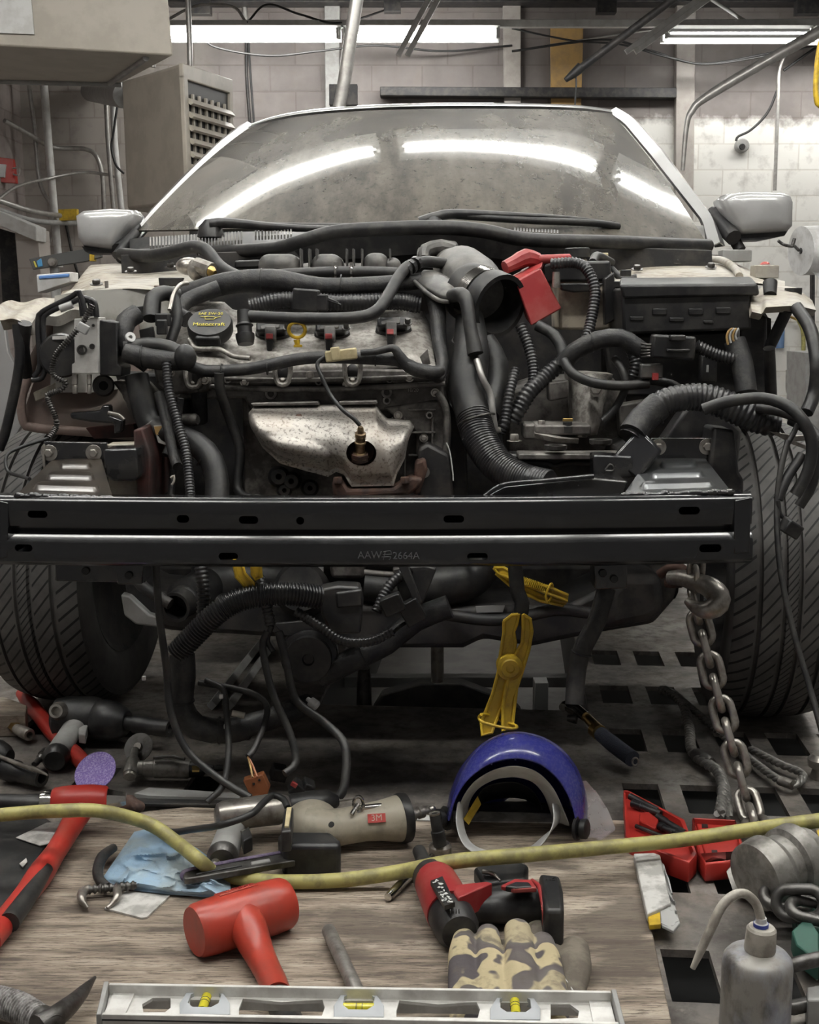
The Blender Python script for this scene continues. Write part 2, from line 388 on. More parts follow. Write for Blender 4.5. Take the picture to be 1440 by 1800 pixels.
def wallm(name, white=True, k=1.0):
    m = bpy.data.materials.new(name); N, L, b = nodes(m)
    geo = N.new('ShaderNodeNewGeometry').outputs['Position']
    sx = N.new('ShaderNodeSeparateXYZ'); L.new(geo, sx.inputs[0])
    cx = N.new('ShaderNodeCombineXYZ')
    ad = N.new('ShaderNodeMath'); L.new(sx.outputs[0], ad.inputs[0]); L.new(sx.outputs[1], ad.inputs[1]); L.new(ad.outputs[0], cx.inputs[0]); L.new(sx.outputs[2], cx.inputs[1])
    br = N.new('ShaderNodeTexBrick'); L.new(cx.outputs[0], br.inputs['Vector'])
    br.inputs['Scale'].default_value = 1; br.inputs['Brick Width'].default_value = .4; br.inputs['Row Height'].default_value = .2
    br.inputs['Mortar Size'].default_value = .006; br.inputs['Color1'].default_value = (1, 1, 1, 1); br.inputs['Color2'].default_value = (.9, .9, .9, 1); br.inputs['Mortar'].default_value = (.80, .78, .76, 1)
    n1 = nz(N, L, geo, 1.6, 8); n2 = nz(N, L, geo, 7, 7)
    base = ramp(N, L, n1, [(.35, tuple(k * x for x in (.125, .108, .101))), (.5, tuple(k * x for x in (.16, .141, .132))), (.65, tuple(k * x for x in (.21, .188, .177)))])
    if white: base = mix(N, L, mrange(N, L, sx.outputs[0], -1.5, -2.0, 0, 1), base, (.42, .385, .35))  # left end lightened in the colour, standing for light the lamps don't bring
    if white:
        off = mrange(N, L, n2, 0, 1, -.12, .12)
        zz = N.new('ShaderNodeMath'); L.new(sx.outputs[2], zz.inputs[0]); L.new(off, zz.inputs[1])
        right = mrange(N, L, sx.outputs[0], .9, 1.5, 0, 1)
        low = mrange(N, L, zz.outputs[0], 2.42, 2.34, 0, 1)
        mm = N.new('ShaderNodeMath'); mm.operation = 'MULTIPLY'; L.new(right, mm.inputs[0]); L.new(low, mm.inputs[1])
        base = mix(N, L, mm.outputs[0], base, (.74, .73, .69))
    base = mix(N, L, mrange(N, L, n2, .52, .7, 0, .4), base, (.15, .125, .105))
    c = mix(N, L, 1.0, base, br.outputs[0], 'MULTIPLY')
    L.new(c, b.inputs['Base Color']); b.inputs['Roughness'].default_value = .6
    bp = N.new('ShaderNodeBump'); bp.inputs['Strength'].default_value = .5; bp.inputs['Distance'].default_value = .01
    L.new(br.outputs[1], bp.inputs['Height']); bp.invert = True; L.new(bp.outputs[0], b.inputs['Normal']); return m
def glassm():
    m = bpy.data.materials.new('dusty_windshield_glass'); N, L, b = nodes(m); tc = N.new('ShaderNodeTexCoord').outputs['Object']
    a = nz(N, L, tc, 3, 6); s = nz(N, L, tc, 9, 8, .7, (1, .35, .35)); d = nz(N, L, tc, 60, 3)
    f = mrange(N, L, s, .38, .66, 0, 1)
    c = mix(N, L, f, (.05, .045, .038), (.15, .135, .11))
    c = mix(N, L, mrange(N, L, d, .56, .70, 0, .7), c, (.03, .03, .028))
    L.new(c, b.inputs['Base Color']); b.inputs['Roughness'].default_value = .5
    L.new(mrange(N, L, a, .35, .7, .97, .80), b.inputs['Alpha'])
    b.inputs['Coat Weight'].default_value = 1; b.inputs['Coat Roughness'].default_value = .015; b.inputs['Coat IOR'].default_value = 1.52
    b.inputs['Specular IOR Level'].default_value = .2
    return m
def tyrem():
    m = bpy.data.materials.new('worn_tyre_rubber'); N, L, b = nodes(m)
    uv = N.new('ShaderNodeUVMap').outputs[0]; tc = N.new('ShaderNodeTexCoord').outputs['Object']
    sx = N.new('ShaderNodeSeparateXYZ'); L.new(uv, sx.inputs[0])
    def mt(op, a, bb):
        n = N.new('ShaderNodeMath'); n.operation = op
        for i, x in enumerate((a, bb)):
            if hasattr(x, 'is_linked'): L.new(x, n.inputs[i])
            else: n.inputs[i].default_value = x
        return n.outputs[0]
    # slanted sipes cut into the tread, v = 0..1 across the tread
    v = sx.outputs[1]
    def sipes(nn, slant, wdt, lo, hi):
        s = mt('FRACT', mt('ADD', mt('MULTIPLY', sx.outputs[0], nn), mt('MULTIPLY', v, slant)), 0)
        g = mt('LESS_THAN', s, wdt)
        return mt('MULTIPLY', g, mt('MULTIPLY', mt('GREATER_THAN', v, lo), mt('LESS_THAN', v, hi)))
    g = sipes(66, 6, .22, .0, .18)
    for q in (sipes(66, 9, .2, .24, .40), sipes(132, 18, .26, .45, .56), sipes(66, 9, .2, .60, .76), sipes(66, 6, .22, .82, 1.0)):
        g = mt('MAXIMUM', g, q)
    n = nz(N, L, tc, 14, 6)
    c = ramp(N, L, n, [(.3, (.05, .047, .045)), (.7, (.11, .104, .098))])
    c = mix(N, L, g, c, (.006, .006, .006)); L.new(c, b.inputs['Base Color']); b.inputs['Roughness'].default_value = .62
    bp = N.new('ShaderNodeBump'); bp.inputs['Strength'].default_value = 1; bp.inputs['Distance'].default_value = .004; bp.invert = True
    L.new(g, bp.inputs['Height']); L.new(bp.outputs[0], b.inputs['Normal']); return m
def glovem():
    m = bpy.data.materials.new('camouflage_cloth'); N, L, b = nodes(m); tc = N.new('ShaderNodeTexCoord').outputs['Object']
    a = nz(N, L, tc, 14, 2, .4); n = nz(N, L, tc, 90, 5); d = nz(N, L, tc, 26, 6)
    c = ramp(N, L, a, [(.40, (.075, .065, .07)), (.415, (.46, .39, .24)), (.50, (.50, .42, .26)), (.515, (.10, .085, .085)), (.60, (.13, .115, .11)), (.62, (.40, .34, .22))])
    c = mix(N, L, mrange(N, L, d, .52, .66, 0, .7), c, (.10, .085, .07)); L.new(c, b.inputs['Base Color']); b.inputs['Roughness'].default_value = .9
    bp = N.new('ShaderNodeBump'); bp.inputs['Strength'].default_value = .4; bp.inputs['Distance'].default_value = .002
    L.new(n, bp.inputs['Height']); L.new(bp.outputs[0], b.inputs['Normal']); return m
K['wood'], K['deck'], K['wall'], K['walll'], K['glass'], K['tyre'], K['glove'] = wood(), deckm(), wallm('painted_block_wall'), wallm('dirty_block_wall', False, 2.4), glassm(), tyrem(), glovem()
K['palm'] = mat('dirty_leather', (.19, .165, .13), .85, c2=(.09, .075, .06), sc_=20, amt=.8, bump=.4, bsc=160)
K['apron'] = mat('grey_apron_paint', (.50, .49, .45), .5, c2=(.27, .25, .21), sc_=12, amt=.8)
K['rope'] = mat('grey_wire_rope', (.24, .23, .215), .5, .4, c2=(.10, .095, .09), sc_=60)
K['block'] = mat('worn_grey_steel', (.27, .26, .24), .42, .5, c2=(.12, .11, .10), sc_=30, amt=.8, c3=(.42, .40, .37), sc3=40, amt3=.5, bump=.2)
K['post'] = mat('beige_painted_post', (.34, .315, .29), .6, c2=(.22, .195, .175), sc_=9)
K['floor'] = mat('shop_concrete', (.34, .32, .30), .55, c2=(.19, .175, .16), sc_=4, amt=.8)
K['ceil'] = mat('dark_ceiling', (.10, .095, .09), .8, c2=(.05, .05, .05), sc_=3)
# ---------------------------------------------------------------- the room
def struct(o): o['kind'] = 'structure'; return o
FZ, WY, LX, RX = -.62, 10.3, -3.08, 5.4
struct(box('floor', K['floor'], None, V((1.1, 4.6, FZ - .05)), (8.6, 11.8, .1), bev=0))
struct(box('wall_back', K['wall'], None, V((1.1, WY + .1, 1.6)), (8.7, .2, 4.6), bev=0))
struct(box('wall_left', K['walll'], None, V((LX - .1, 6.9, 1.6)), (.2, 6.9, 4.6), bev=0))
struct(box('ceiling', K['ceil'], None, V((1.1, 5.2, 3.95)), (8.8, 10.6, .1), bev=0))
def trim(n, pts, Y, th, m): return struct(plate('trim_%d' % n, m, None, pts, Y, th, bev=.006))
trim(1, [(884, -20), (916, -20), (916, 190), (887, 190)], WY - .07, .07, K['post'])
trim(2, [(1190, -20), (1224, -20), (1217, 560), (1186, 560)], WY - .08, .08, K['post'])
trim(3, [(668, 152), (1190, 154), (1190, 172), (668, 168)], WY - .12, .12, K['dark'])
trim(4, [(570, -20), (598, -20), (596, 190), (572, 190)], WY - .06, .06, K['gray'])
trim(5, [(290, -14), (1460, -14), (1460, 3), (290, 3)], WY - .2, .2, K['dark'])
trim(6, [(-40, 355), (64, 398), (64, 424), (-40, 380)], 9.2, .25, K['whitep'])
trim(7, [(26, 408), (66, 402), (78, 560), (38, 560)], 9.3, .3, K['wall'])
struct(plate('door_1', K['dark'], None, [(-40, 390), (26, 410), (38, 560), (-40, 560)], 9.6, .05))
o = plate('mounting_board', K['ochre'], None, [(968, 36), (1026, 38), (1022, 186), (969, 186)], WY - .05, .04)
tag(o, 'orange brown wooden board fixed upright on the back wall', 'board')

# fluorescent strip lamps
def lampfix(p0, p1, label, tubes=2, rw=.15, group='fluorescent strip lamps', er=.024, tip=0.0):
    d = (p1 - p0).normalized(); side = UP.cross(d).normalized(); Lh = (p1 - p0).length; c = (p0 + p1) / 2
    e = empty('fluorescent_lamp', c + UP * .10, label, 'lamp', group)
    bm = bmn()
    for a, b in ((0, 1),):
        sec = [(-rw, .008 + tip), (-.05, .075), (-.05, .10), (.05, .10), (.05, .075), (rw, .008 + tip), (rw, tip), (.042, .065), (-.042, .065), (-rw, tip)]
        A = [bm.verts.new(p0 + side * x + UP * z) for x, z in sec]; B = [bm.verts.new(p1 + side * x + UP * z) for x, z in sec]
        n = len(sec); bm.faces.new(A); bm.faces.new(B[::-1])
        for k in range(n): bm.faces.new((A[k], A[(k + 1) % n], B[(k + 1) % n], B[k]))
    build(bm, 'reflector', K['reflector'], e, ang=20)
    for s in ((-.06, .06) if tubes == 2 else (0,)):
        n = 2 if Lh > 2 else 1
        for k in range(n):
            a = p0.lerp(p1, (k + .03) / n) + side * s + UP * .026; b = p0.lerp(p1, (k + .97) / n) + side * s + UP * .026
            lath('tube', K['lamp'], e, a, b, [(0, er * .7), (.01, er), (.99, er), (1, er * .7)], 12)
            for q, r in ((a, -1), (b, 1)):
                box('tube_holder', K['reflector'], e, q + d * r * .015 + UP * .015, (.02, .05, .07), ax=(d, side, UP))
    return e
ZB = 3.0
lampfix(at(292, 72, 9.6), at(600, 72, 9.6), 'lit double tube strip lamp left of the steel pipe, on the back channel', rw=.056)
lampfix(at(604, 72, 9.6), at(878, 72, 9.6), 'lit double tube strip lamp ending above the middle of the windshield', rw=.056)
lampfix(at(1165, 72, 9.6), at(1425, 72, 9.6), 'lit strip lamp with white reflector at upper right of the back wall', rw=.10)
lampfix(at(1431, 72, 9.6), at(1700, 72, 9.6), 'end of the lit strip lamp cut by the right picture edge')
YB = 5.25
for a, b in ((-1.76, -.28), (-.16, 1.29), (1.41, 2.84)):
    lampfix(V((a, YB, ZB)), V((b, YB, ZB)), 'lit ceiling strip lamp above the car, mirrored in its windshield', group='ceiling lamps above the car', rw=.36, tip=-.06)
for a, b in ((-2.2, -.75), (-.6, .85), (1.0, 2.45)):
    for yy in (2.8, 1.1): lampfix(V((a, yy, 3.1)), V((b, yy, 3.1)), 'lit ceiling strip lamp above the front of the rack', group='ceiling lamps above the rack')
o = build(aPrism(bmn(), [(286, 35, 9.65), (1470, 33, 9.65), (1470, 47, 9.65), (286, 48, 9.65)], V((0, .05, 0))), 'support_channel', K['whitep'], None, bev=.004)
tag(o, 'long white steel channel carrying the strip lamps along the back', 'channel')

# pipes, arms and cables under the roof
def pipe(name, m, pts, r, label, cat, group=None, **k):
    return tag(tube(name, m, None, pts, r, **k), label, cat, group)
e = empty('boom_pole', at(597, 188, 6.5), 'bright galvanised pole slanting down behind the middle of the roof', 'pole')
tube('pole', K['bkpipe'], e, [(632, -30, 6.5), (613, 90, 6.5), (604, 150, 6.5), (596, 190, 6.5)], .033, seg=16)
box('clamp', K['dark'], e, at(604, 168, 6.52), (.14, .06, .10))
e = empty('slanting_boom', at(1000, 135, 7.3), 'dark slanting boom arm with hook tip above the roof', 'boom')
tube('arm', K['dark'], e, [(1215, -25, 7.3), (1010, 128, 7.3)], .022, seg=14)
tube('tip', K['wire'], e, [(1022, 118, 7.29), (1003, 134, 7.29), (994, 141, 7.29)], [.03, .024, .014], seg=12)
tube('cord', K['wire'], e, [(1012, 128, 7.3), (1013, 150, 7.3), (1011, 186, 7.3)], .005)
pipe('boom_tube', K['bkpipe'], [(1470, 40, 7.6), (1340, 112, 7.6), (1240, 172, 7.6), (1216, 196, 7.6), (1207, 222, 7.6), (1200, 300, 7.6)], [.034, .034, .03, .028, .016, .012], 'grey bent tube descending from upper right behind the right mirror', 'tube', seg=14)
for k, (pts, lab) in enumerate((([(1262, -20, 8.6), (1108, 92, 8.6)], 'pale double channel brace slanting down left of the right strip lamp'), ([(772, -20, 8.6), (708, 98, 8.6)], 'pale double channel brace slanting down above the middle of the car'))):
    bm = bmn()
    for s in (-.03, .03):
        a, b = at(*pts[0]) + V((s, 0, 0)), at(*pts[1]) + V((s, 0, 0))
        aBox(bm, (a + b) / 2, ((b - a).length, .02, .035), ax=((b - a).normalized(), FW, FW.cross((b - a).normalized())))
    tag(build(bm, 'brace', K['whitep'], None, bev=.003), lab, 'brace', None)
pipe('brace', K['whitep'], [(1240, -8, 10.1), (1310, 37, 9.66)], .014, 'thin pale rod slanting above the right strip lamp', 'rod')
cb = [([(296, 34, 9.66), (330, 16, 9.7), (360, 8, 9.7), (410, 12, 9.7), (432, 38, 9.66)], .010, K['bkpipe'], 'pale cable arched above the left strip lamp'),
      ([(434, 40, 9.655), (470, 8, 9.7), (530, 26, 9.7), (600, 40, 9.655), (700, 10, 10.295)], .008, K['wire'], 'dark cable sagging above the strip lamps'),
      ([(362, 47, 9.665), (372, 80, 9.75), (470, 98, 9.8), (560, 90, 9.8), (660, 80, 9.9), (780, 90, 10.1), (900, 80, 10.225)], .008, K['wire'], 'dark cable sagging just under the left strip lamp'),
      ([(900, 50, 9.9), (1010, 72, 9.9), (1090, 78, 9.9), (1180, 102, 9.9), (1260, 112, 9.9), (1440, 80, 9.9)], .007, K['wire'], 'upper dark cable sagging under the right strip lamp'),
      ([(900, 90, 9.95), (1060, 70, 9.95), (1140, 88, 9.95), (1230, 112, 9.95), (1340, 96, 9.95), (1440, 74, 9.95)], .009, K['wire'], 'lower dark cable sagging under the right strip lamp'),
      ([(960, 80, 10.22), (1080, 62, 10.22), (1170, 50, 10.22)], .007, K['bkpipe'], 'pale cable behind the slanting boom arm'),
      ([(1382, 92, 10.1), (1370, 125, 10.1), (1368, 180, 10.1), (1362, 335, 10.1)], .014, K['bkpipe'], 'thin grey conduit running down the white wall at right'),
      ([(1440, 80, 10.1), (1400, 108, 10.1), (1378, 124, 10.1)], .011, K['wire'], 'short dark conduit elbow at the top of the thin conduit'),
      ([(1366, 160, 10.15), (1354, 190, 10.15), (1340, 210, 10.15), (1318, 230, 10.15), (1298, 240, 10.15), (1294, 248, 10.15)], .010, K['wire'], 'short black cord hanging to the round wall outlet'),
      ([(433, 75, 10.295), (434, 140, 10.295), (441, 235, 10.295)], .012, K['dark'], 'left of two dark conduits right of the louvred heater'),
      ([(437, 75, 10.295), (441, 140, 10.295), (448, 235, 10.295)], .008, K['wire'], 'right of two dark conduits right of the louvred heater'),
      ([(428, -10, 10.29), (432, 40, 10.29)], .020, K['bkpipe'], 'short pale pipe above the left strip lamp')]
for p, r, m, l in cb: pipe('cable' if m is K['wire'] else 'conduit', m, p, r, l, 'cable' if m is K['wire'] else 'conduit')
for k, (px, py, dx) in enumerate(((350, 14, 20), (690, 10, 14), (1066, 12, 16), (1420, 14, 20))):
    tag(box('junction_box', K['dark'], None, at(px, py, 9.9), (dx * 2 / 220, .1, .10)), ('dark junction box at upper left beside the big tan heater', 'dark junction box above the middle strip lamp', 'dark junction box above the orange brown board', 'dark junction box at the upper right corner')[k], 'box')
e = empty('wall_outlet', at(1303, 268, WY), 'round grey outlet on the white wall left of the thin conduit', 'outlet')
lath('cover', K['gray'], e, at(1303, 257, WY), at(1303, 257, WY) + FW * .06, [(0, .055), (.7, .055), (1, .045)], 20)
lath('socket', K['dark'], e, at(1305, 258, WY - .06), at(1305, 258, WY - .06) + FW * .012, [(0, .025), (1, .022)], 16)
e = tag(tube('yellow_rope', K['yellow'], None, [(1446, 60, 6), (1438, 100, 6), (1434, 150, 6), (1437, 182, 6), (1446, 186, 6)], .012, seg=12), 'yellow looped rope hanging at the right picture edge', 'rope')

# the two unit heaters
def quad(c, u, v):                        # c: TL TR BR BL
    return (c[0].lerp(c[1], u)).lerp(c[3].lerp(c[2], u), v)
def hexa(bm, a, b):
    A = [bm.verts.new(p) for p in a]; B = [bm.verts.new(p) for p in b]
    bm.faces.new(A); bm.faces.new(B[::-1])
    for i in range(4): bm.faces.new((A[i], A[(i + 1) % 4], B[(i + 1) % 4], B[i]))
    return bm
e = empty('unit_heater', at(150, 120, 5.3), 'big tan sheet metal heater hanging at the top left corner', 'heater')
f = [at(-120, -160, 5), at(281, -160, 5), at(305, 98, 5), at(-120, 74, 5)]
bk = [at(-120, -160, 5.7), at(205, -160, 5.7), at(214, 146, 5.7), at(-120, 138, 5.7)]
build(hexa(bmn(), f, bk), 'housing', K['heater'], e, bev=.008)
u0, u1 = quad([f[3], f[2], bk[2], bk[3]], .9, .06) - UP * .006, quad([f[3], f[2], bk[2], bk[3]], .93, .97) - UP * .006
tube('bottom_rail', K['gray'], e, [u0, u1], .012)
u0, u1 = bk[3] - UP * .006 + V((.05, 0, 0)), bk[2] - UP * .006
tube('bottom_rail', K['gray'], e, [u0, u1], .012)
build(aPrism(bmn(), [(-60, -30, 4.992), (53, -20, 4.992), (60, 60, 4.992), (-60, 56, 4.992)], V((0, .006, 0))), 'foil_patch', K['whitep'], e)
e = empty('unit_heater', at(310, 352, 7.4), 'tan louvred heater hanging behind the left side of the windshield', 'heater')
nt_, nb = at(316, 111, 7.2), at(327, 356, 7.2)
ft, fb = at(404, 140, 7.9), V((0, 0, 0)); fb = V((ft.x, ft.y, nb.z))
bt = at(213, 128, 7.75); bb = at(223, 352, 7.75); bb.z = nb.z; bt.z = nt_.z
c4 = ft + (bt - nt_); c4b = fb + (bb - nb)
build(hexa(bmn(), [bt, nt_, ft, c4], [bb, nb, fb, c4b]), 'housing', K['heater'], e, bev=.02, seg=3)
q = [nt_, ft, fb, nb]; nrm = (ft - nt_).cross(nb - nt_).normalized(); nrm = nrm if nrm.y < 0 else -nrm
def on_q(u, v, d=0): return quad(q, u, v) + nrm * d
bm = bmn()
for (u0, u1, v0, v1) in ((0, 1, 0, .11), (0, 1, .9, 1), (0, .08, .08, .92), (.93, 1, .08, .92)):
    hexa(bm, [on_q(u0, v0, .02), on_q(u1, v0, .02), on_q(u1, v1, .02), on_q(u0, v1, .02)], [on_q(u0, v0, -.01), on_q(u1, v0, -.01), on_q(u1, v1, -.01), on_q(u0, v1, -.01)])
build(bm, 'front_frame', K['heater'], e, bev=.006)
build(hexa(bmn(), [on_q(.08, .1, .003), on_q(.93, .1, .003), on_q(.93, .9, .003), on_q(.08, .9, .003)], [on_q(.08, .1, -.004), on_q(.93, .1, -.004), on_q(.93, .9, -.004), on_q(.08, .9, -.004)]), 'dark_core', K['wire'], e)
for k in range(7):
    v = .24 + k * .095
    bm = hexa(bmn(), [on_q(.07, v, .022), on_q(.94, v, .022), on_q(.94, v + .04, .05), on_q(.07, v + .04, .05)], [on_q(.07, v + .01, .0), on_q(.94, v + .01, .0), on_q(.94, v + .05, .03), on_q(.07, v + .05, .03)])
    build(bm, 'louvre', K['heater'], e)
for k in range(6):
    u = .17 + k * .13
    build(hexa(bmn(), [on_q(u, .2, .016), on_q(u + .03, .2, .016), on_q(u + .03, .9, .016), on_q(u, .9, .016)], [on_q(u, .2, .004), on_q(u + .03, .2, .004), on_q(u + .03, .9, .004), on_q(u, .9, .004)]), 'fin', K['heater'], e)
for px in (333, 268):
    tube('hanger', K['bkpipe'], e, [(px - 14, -290, 7.5), (px, 70, 7.5), (px + 1, 118, 7.5)], .016)

# left wall services
lw = [([(76, 130, 10.0), (86, 260, 10.0), (104, 470, 10.0)], .030, K['whitep'], 'thick white vertical pipe on the left wall', 'pipe'),
      ([(50, 145, 10.05), (60, 220, 10.05), (70, 320, 10.05), (92, 365, 10.05), (93, 400, 10.05), (82, 440, 10.05)], .016, K['bkpipe'], 'thin grey conduit curving left of the thick white pipe', 'conduit'),
      ([(8, 212, 9.7), (50, 235, 9.9), (84, 256, 10.1), (110, 261, 10.2), (150, 262, 10.2), (170, 275, 10.2), (180, 310, 10.2), (183, 368, 10.2)], .018, K['bkpipe'], 'grey conduit running across and bending down by the heater', 'conduit'),
      ([(-10, 350, 9.3), (60, 372, 9.6), (140, 383, 10.1), (215, 390, 10.1)], .020, K['bkpipe'], 'upper of two grey pipes running low along the left wall', 'pipe'),
      ([(-10, 366, 9.25), (60, 388, 9.6), (140, 393, 10.1), (215, 400, 10.1)], .020, K['gray'], 'lower of two grey pipes running low along the left wall', 'pipe'),
      ([(-5, 352, 9.2), (30, 328, 9.5), (80, 315, 9.9), (150, 303, 10.1), (215, 312, 10.1)], .012, K['bkpipe'], 'grey cable drooping across the left wall towards the heater', 'cable'),
      ([(198, 150, 10.0), (202, 250, 10.0), (214, 372, 10.0)], .024, K['whitep'], 'white vertical pipe close to the left side of the heater', 'pipe'),
      ([(186, 160, 10.1), (190, 250, 10.1), (200, 372, 10.1)], .018, K['bkpipe'], 'thin vertical conduit left of the white pipe by the heater', 'conduit'),
      ([(210, 160, 9.95), (200, 230, 9.95), (196, 260, 9.95), (204, 290, 9.95), (218, 305, 9.95)], .009, K['wire'], 'thin dark cord looping beside the heater', 'cord'),
      ([(60, 400, 9.5), (62, 470, 9.5), (64, 500, 9.5)], .018, K['whitep'], 'short white pipe behind the folding gauge arm', 'pipe'),
      ([(115, 390, 10.29), (128, 450, 10.29), (142, 498, 10.29)], .010, K['dark'], 'thin dark rod leaning on the left wall', 'rod')]
for p, r, m, l, c in lw: pipe(c, m, p, r, l, c)
o = lath('flue_pipe', K['gray'], None, at(160, 160, 10.2), at(222, 168, 7.95), [(0, .08), (1, .08)], 20); tag(o, 'short grey flue pipe stub left of the louvred heater', 'pipe')
e = empty('fire_alarm', at(10, 322, 9.7), 'red and white fire alarm box on the left wall', 'alarm')
plate('box', K['red'], e, [(-6, 276, 9.7), (22, 279, 9.75), (28, 322, 9.75), (-4, 320, 9.7)], None, .06)
plate('label_plate', K['white'], e, [(-2, 288, 9.68), (10, 289, 9.69), (8, 312, 9.69), (-2, 311, 9.68)], None, .02)
tube('bail', K['bkpipe'], e, [(22, 296, 9.7), (34, 296, 9.7), (32, 308, 9.7), (23, 306, 9.7)], .006)
o = plate('yellow_bracket', K['yellow'], None, [(102, 368), (135, 367), (135, 386), (104, 388)], 9.9, .06); tag(o, 'small yellow bracket on the wall left of the mirror', 'bracket')
e = empty('measuring_arm', at(110, 470, 5.2), 'dark grey folding gauge arm with silver knob and yellow band beside the left mirror', 'gauge arm')
plate('arm', mat('dark_grey_arm', (.075, .075, .073), .5), e, [(51, 455), (150, 437), (178, 433), (178, 452), (150, 460), (58, 474)], 5.2, .03)
p_ = at(96, 470, 5.23); lath('stand_post', K['gray'], e, V((p_.x, p_.y, .001)), p_, [(0, .02), (1, .02)], 14)
lath('knob', K['steel'], e, at(94, 461, 5.2), at(94, 461, 5.2) + FW * .03, [(0, .018), (.8, .018), (1, .015)], 20)
plate('yellow_band', K['yellow'], e, [(157, 447), (165, 446), (165, 459), (157, 459)], 5.19, .045)
plate('blue_badge', mat('blue_badge', (.08, .30, .55), .5), e, [(64, 459), (72, 454), (75, 468), (67, 470)], 5.195, .006)
plate('yellow_letters', K['yellowtxt'], e, [(58, 459), (61, 459), (65, 470), (62, 470)], 5.195, .006)
o = plate('card_box', K['white'], None, [(64, 483), (124, 478), (125, 495), (66, 515)], 3.0, .07); tag(o, 'white box with blue stripe behind the left front corner', 'box')
plate('blue_stripe', mat('blue_print', (.10, .22, .50), .6), o, [(68, 485), (122, 481), (121, 487), (68, 491)], 2.997, .004)
e = empty('paper_roll', at(1420, 480, 6.6), 'large white paper roll on a wall bracket at right', 'paper roll')
c0, c1 = at(1408, 441, 6.6), at(1530, 436, 6.7)
lath('roll', K['white'], e, c0, c1, [(0, .03), (0, .125), (1, .125), (1, .03)], 36)
lath('core_hole', K['wire'], e, c0 + V((-.003, 0, 0)), c0 + V((.004, 0, 0)), [(0, .016), (1, .016)], 16)
tube('holder', K['steeld'], e, [(1368, 423, 6.5), (1378, 430, 6.5), (1392, 433, 6.45), (1396, 432, 6.5), (1404, 440, 6.6)], .008)
tube('holder_rod', K['steeld'], e, [(1393, 433, 6.5), (1397, 419, 6.5)], .009)
patch('hanging_sheet', K['white'], e, [(1424, 470, 6.6), (1450, 468, 6.6)], [(1428, 478, 6.55), (1450, 500, 6.55)], solid=.003, n=6, mm=4)
pipe('yellow_air_hose', K['hose'], [(1404, 562, 10.27), (1412, 585, 10.27), (1412, 640, 10.27), (1408, 700, 10.27), (1410, 760, 10.27)], .017, 'yellow air hose hanging on the wall behind the right fender', 'hose')
o = plate('tool_cart', K['gray'], None, [(1416, 620), (1460, 620), (1460, 760), (1416, 760)], 8.0, .4); tag(o, 'dark grey cart behind the right front wheel', 'cart')
o = lath('blue_canister', mat('blue_canister', (.10, .17, .30), .4), None, at(1370, 612, 10.25), at(1371, 570, 10.25), [(0, .04), (.85, .04), (1, .02)], 16); tag(o, 'small blue canister on the wall behind the right fender', 'canister')
pipe('air_line', K['brass'], [(1372, 560, 10.28), (1385, 556, 10.28), (1402, 562, 10.28)], .010, 'short brass air line on the wall behind the right fender', 'pipe')
pipe('air_line', K['bkpipe'], [(1384, 650, 10.28), (1385, 690, 10.28), (1400, 694, 10.28)], .011, 'bent grey air line low on the wall behind the right wheel', 'pipe')
o = plate('wall_post', K['dark'], None, [(1427, 480), (1433, 480), (1433, 700), (1427, 700)], 8.4, .04); tag(o, 'thin dark post at the right picture edge below the paper roll', 'post')

# ---------------------------------------------------------------- frame rack and its deck
rack = empty('frame_rack', D(.3, 2.9, FZ), 'dark steel frame rack deck with rows of rectangular holes under the car', 'frame rack')
us = [-2.2]; holes_u = []
for k in range(3): holes_u.append((-.585 - k * .224 - .035, -.585 - k * .224 + .035))
for k in range(11): holes_u.append((.262 + k * .112 - .035, .262 + k * .112 + .035))
holes_u.sort()
open_u = (-.44, .19)
vs_ = [(1.575 + k * .322, 1.715 + k * .322) for k in range(12)]
ucut = sorted({-2.2, 2.2, *open_u, *[x for h in holes_u for x in h]})
vcut = sorted({1.0, 6.2, 2.80, *[x for h in vs_ for x in h]})
bm = bmn(); G = {}
def gv(u, v):
    if (u, v) not in G: G[(u, v)] = bm.verts.new(D(u, v))
    return G[(u, v)]
for u0, u1 in zip(ucut, ucut[1:]):
    for v0, v1 in zip(vcut, vcut[1:]):
        cu, cv = (u0 + u1) / 2, (v0 + v1) / 2
        if open_u[0] < cu < open_u[1] and cv > 2.80: continue
        inu = [i for i, h in enumerate(holes_u) if h[0] < cu < h[1]]; inv = [i for i, h in enumerate(vs_) if h[0] < cv < h[1]]
        if inu and inv and inv[0] < 6 and not (cu < 0 and inv[0] not in (2, 3)): continue
        bm.faces.new((gv(u0, v0), gv(u1, v0), gv(u1, v1), gv(u0, v1)))
build(bm, 'deck_plate', K['deck'], rack, solid=.012, off=-1, ang=5)
bm = bmn()
for u0, u1, v0, v1 in ((-2.2, -.46, 1, 6.2), (.21, 2.2, 1, 6.2), (-.47, .22, 1, 2.76)):
    aBox(bm, D((u0 + u1) / 2, (v0 + v1) / 2, -.34), (u1 - u0, v1 - v0, .02), ax=(BX, AX, UP))
    for a in (u0, u1): aBox(bm, D(a, (v0 + v1) / 2, -.19), (.015, v1 - v0, .30), ax=(BX, AX, UP))
build(bm, 'under_frame', K['wire'], rack)  # pan painted black so the deck holes show deep shade
for q in (((455, 1134), (372, 1240)), ((478, 1134), (404, 1240))): tube('runway_edge', K['gray'], rack, [on(*q[0], .012), on(*q[1], .012)], .012, seg=4)
build(aPrism(bmn(), [at(655, 1250, 3.0), at(672, 1222, 3.0), at(740, 1202, 3.0), at(812, 1202, 3.0), at(900, 1235, 3.0), at(918, 1252, 3.0), at(918, 1330, 3.0), at(655, 1330, 3.0)], V((0, .05, 0))), 'cross_brace', K['dark'], rack, bev=.004)
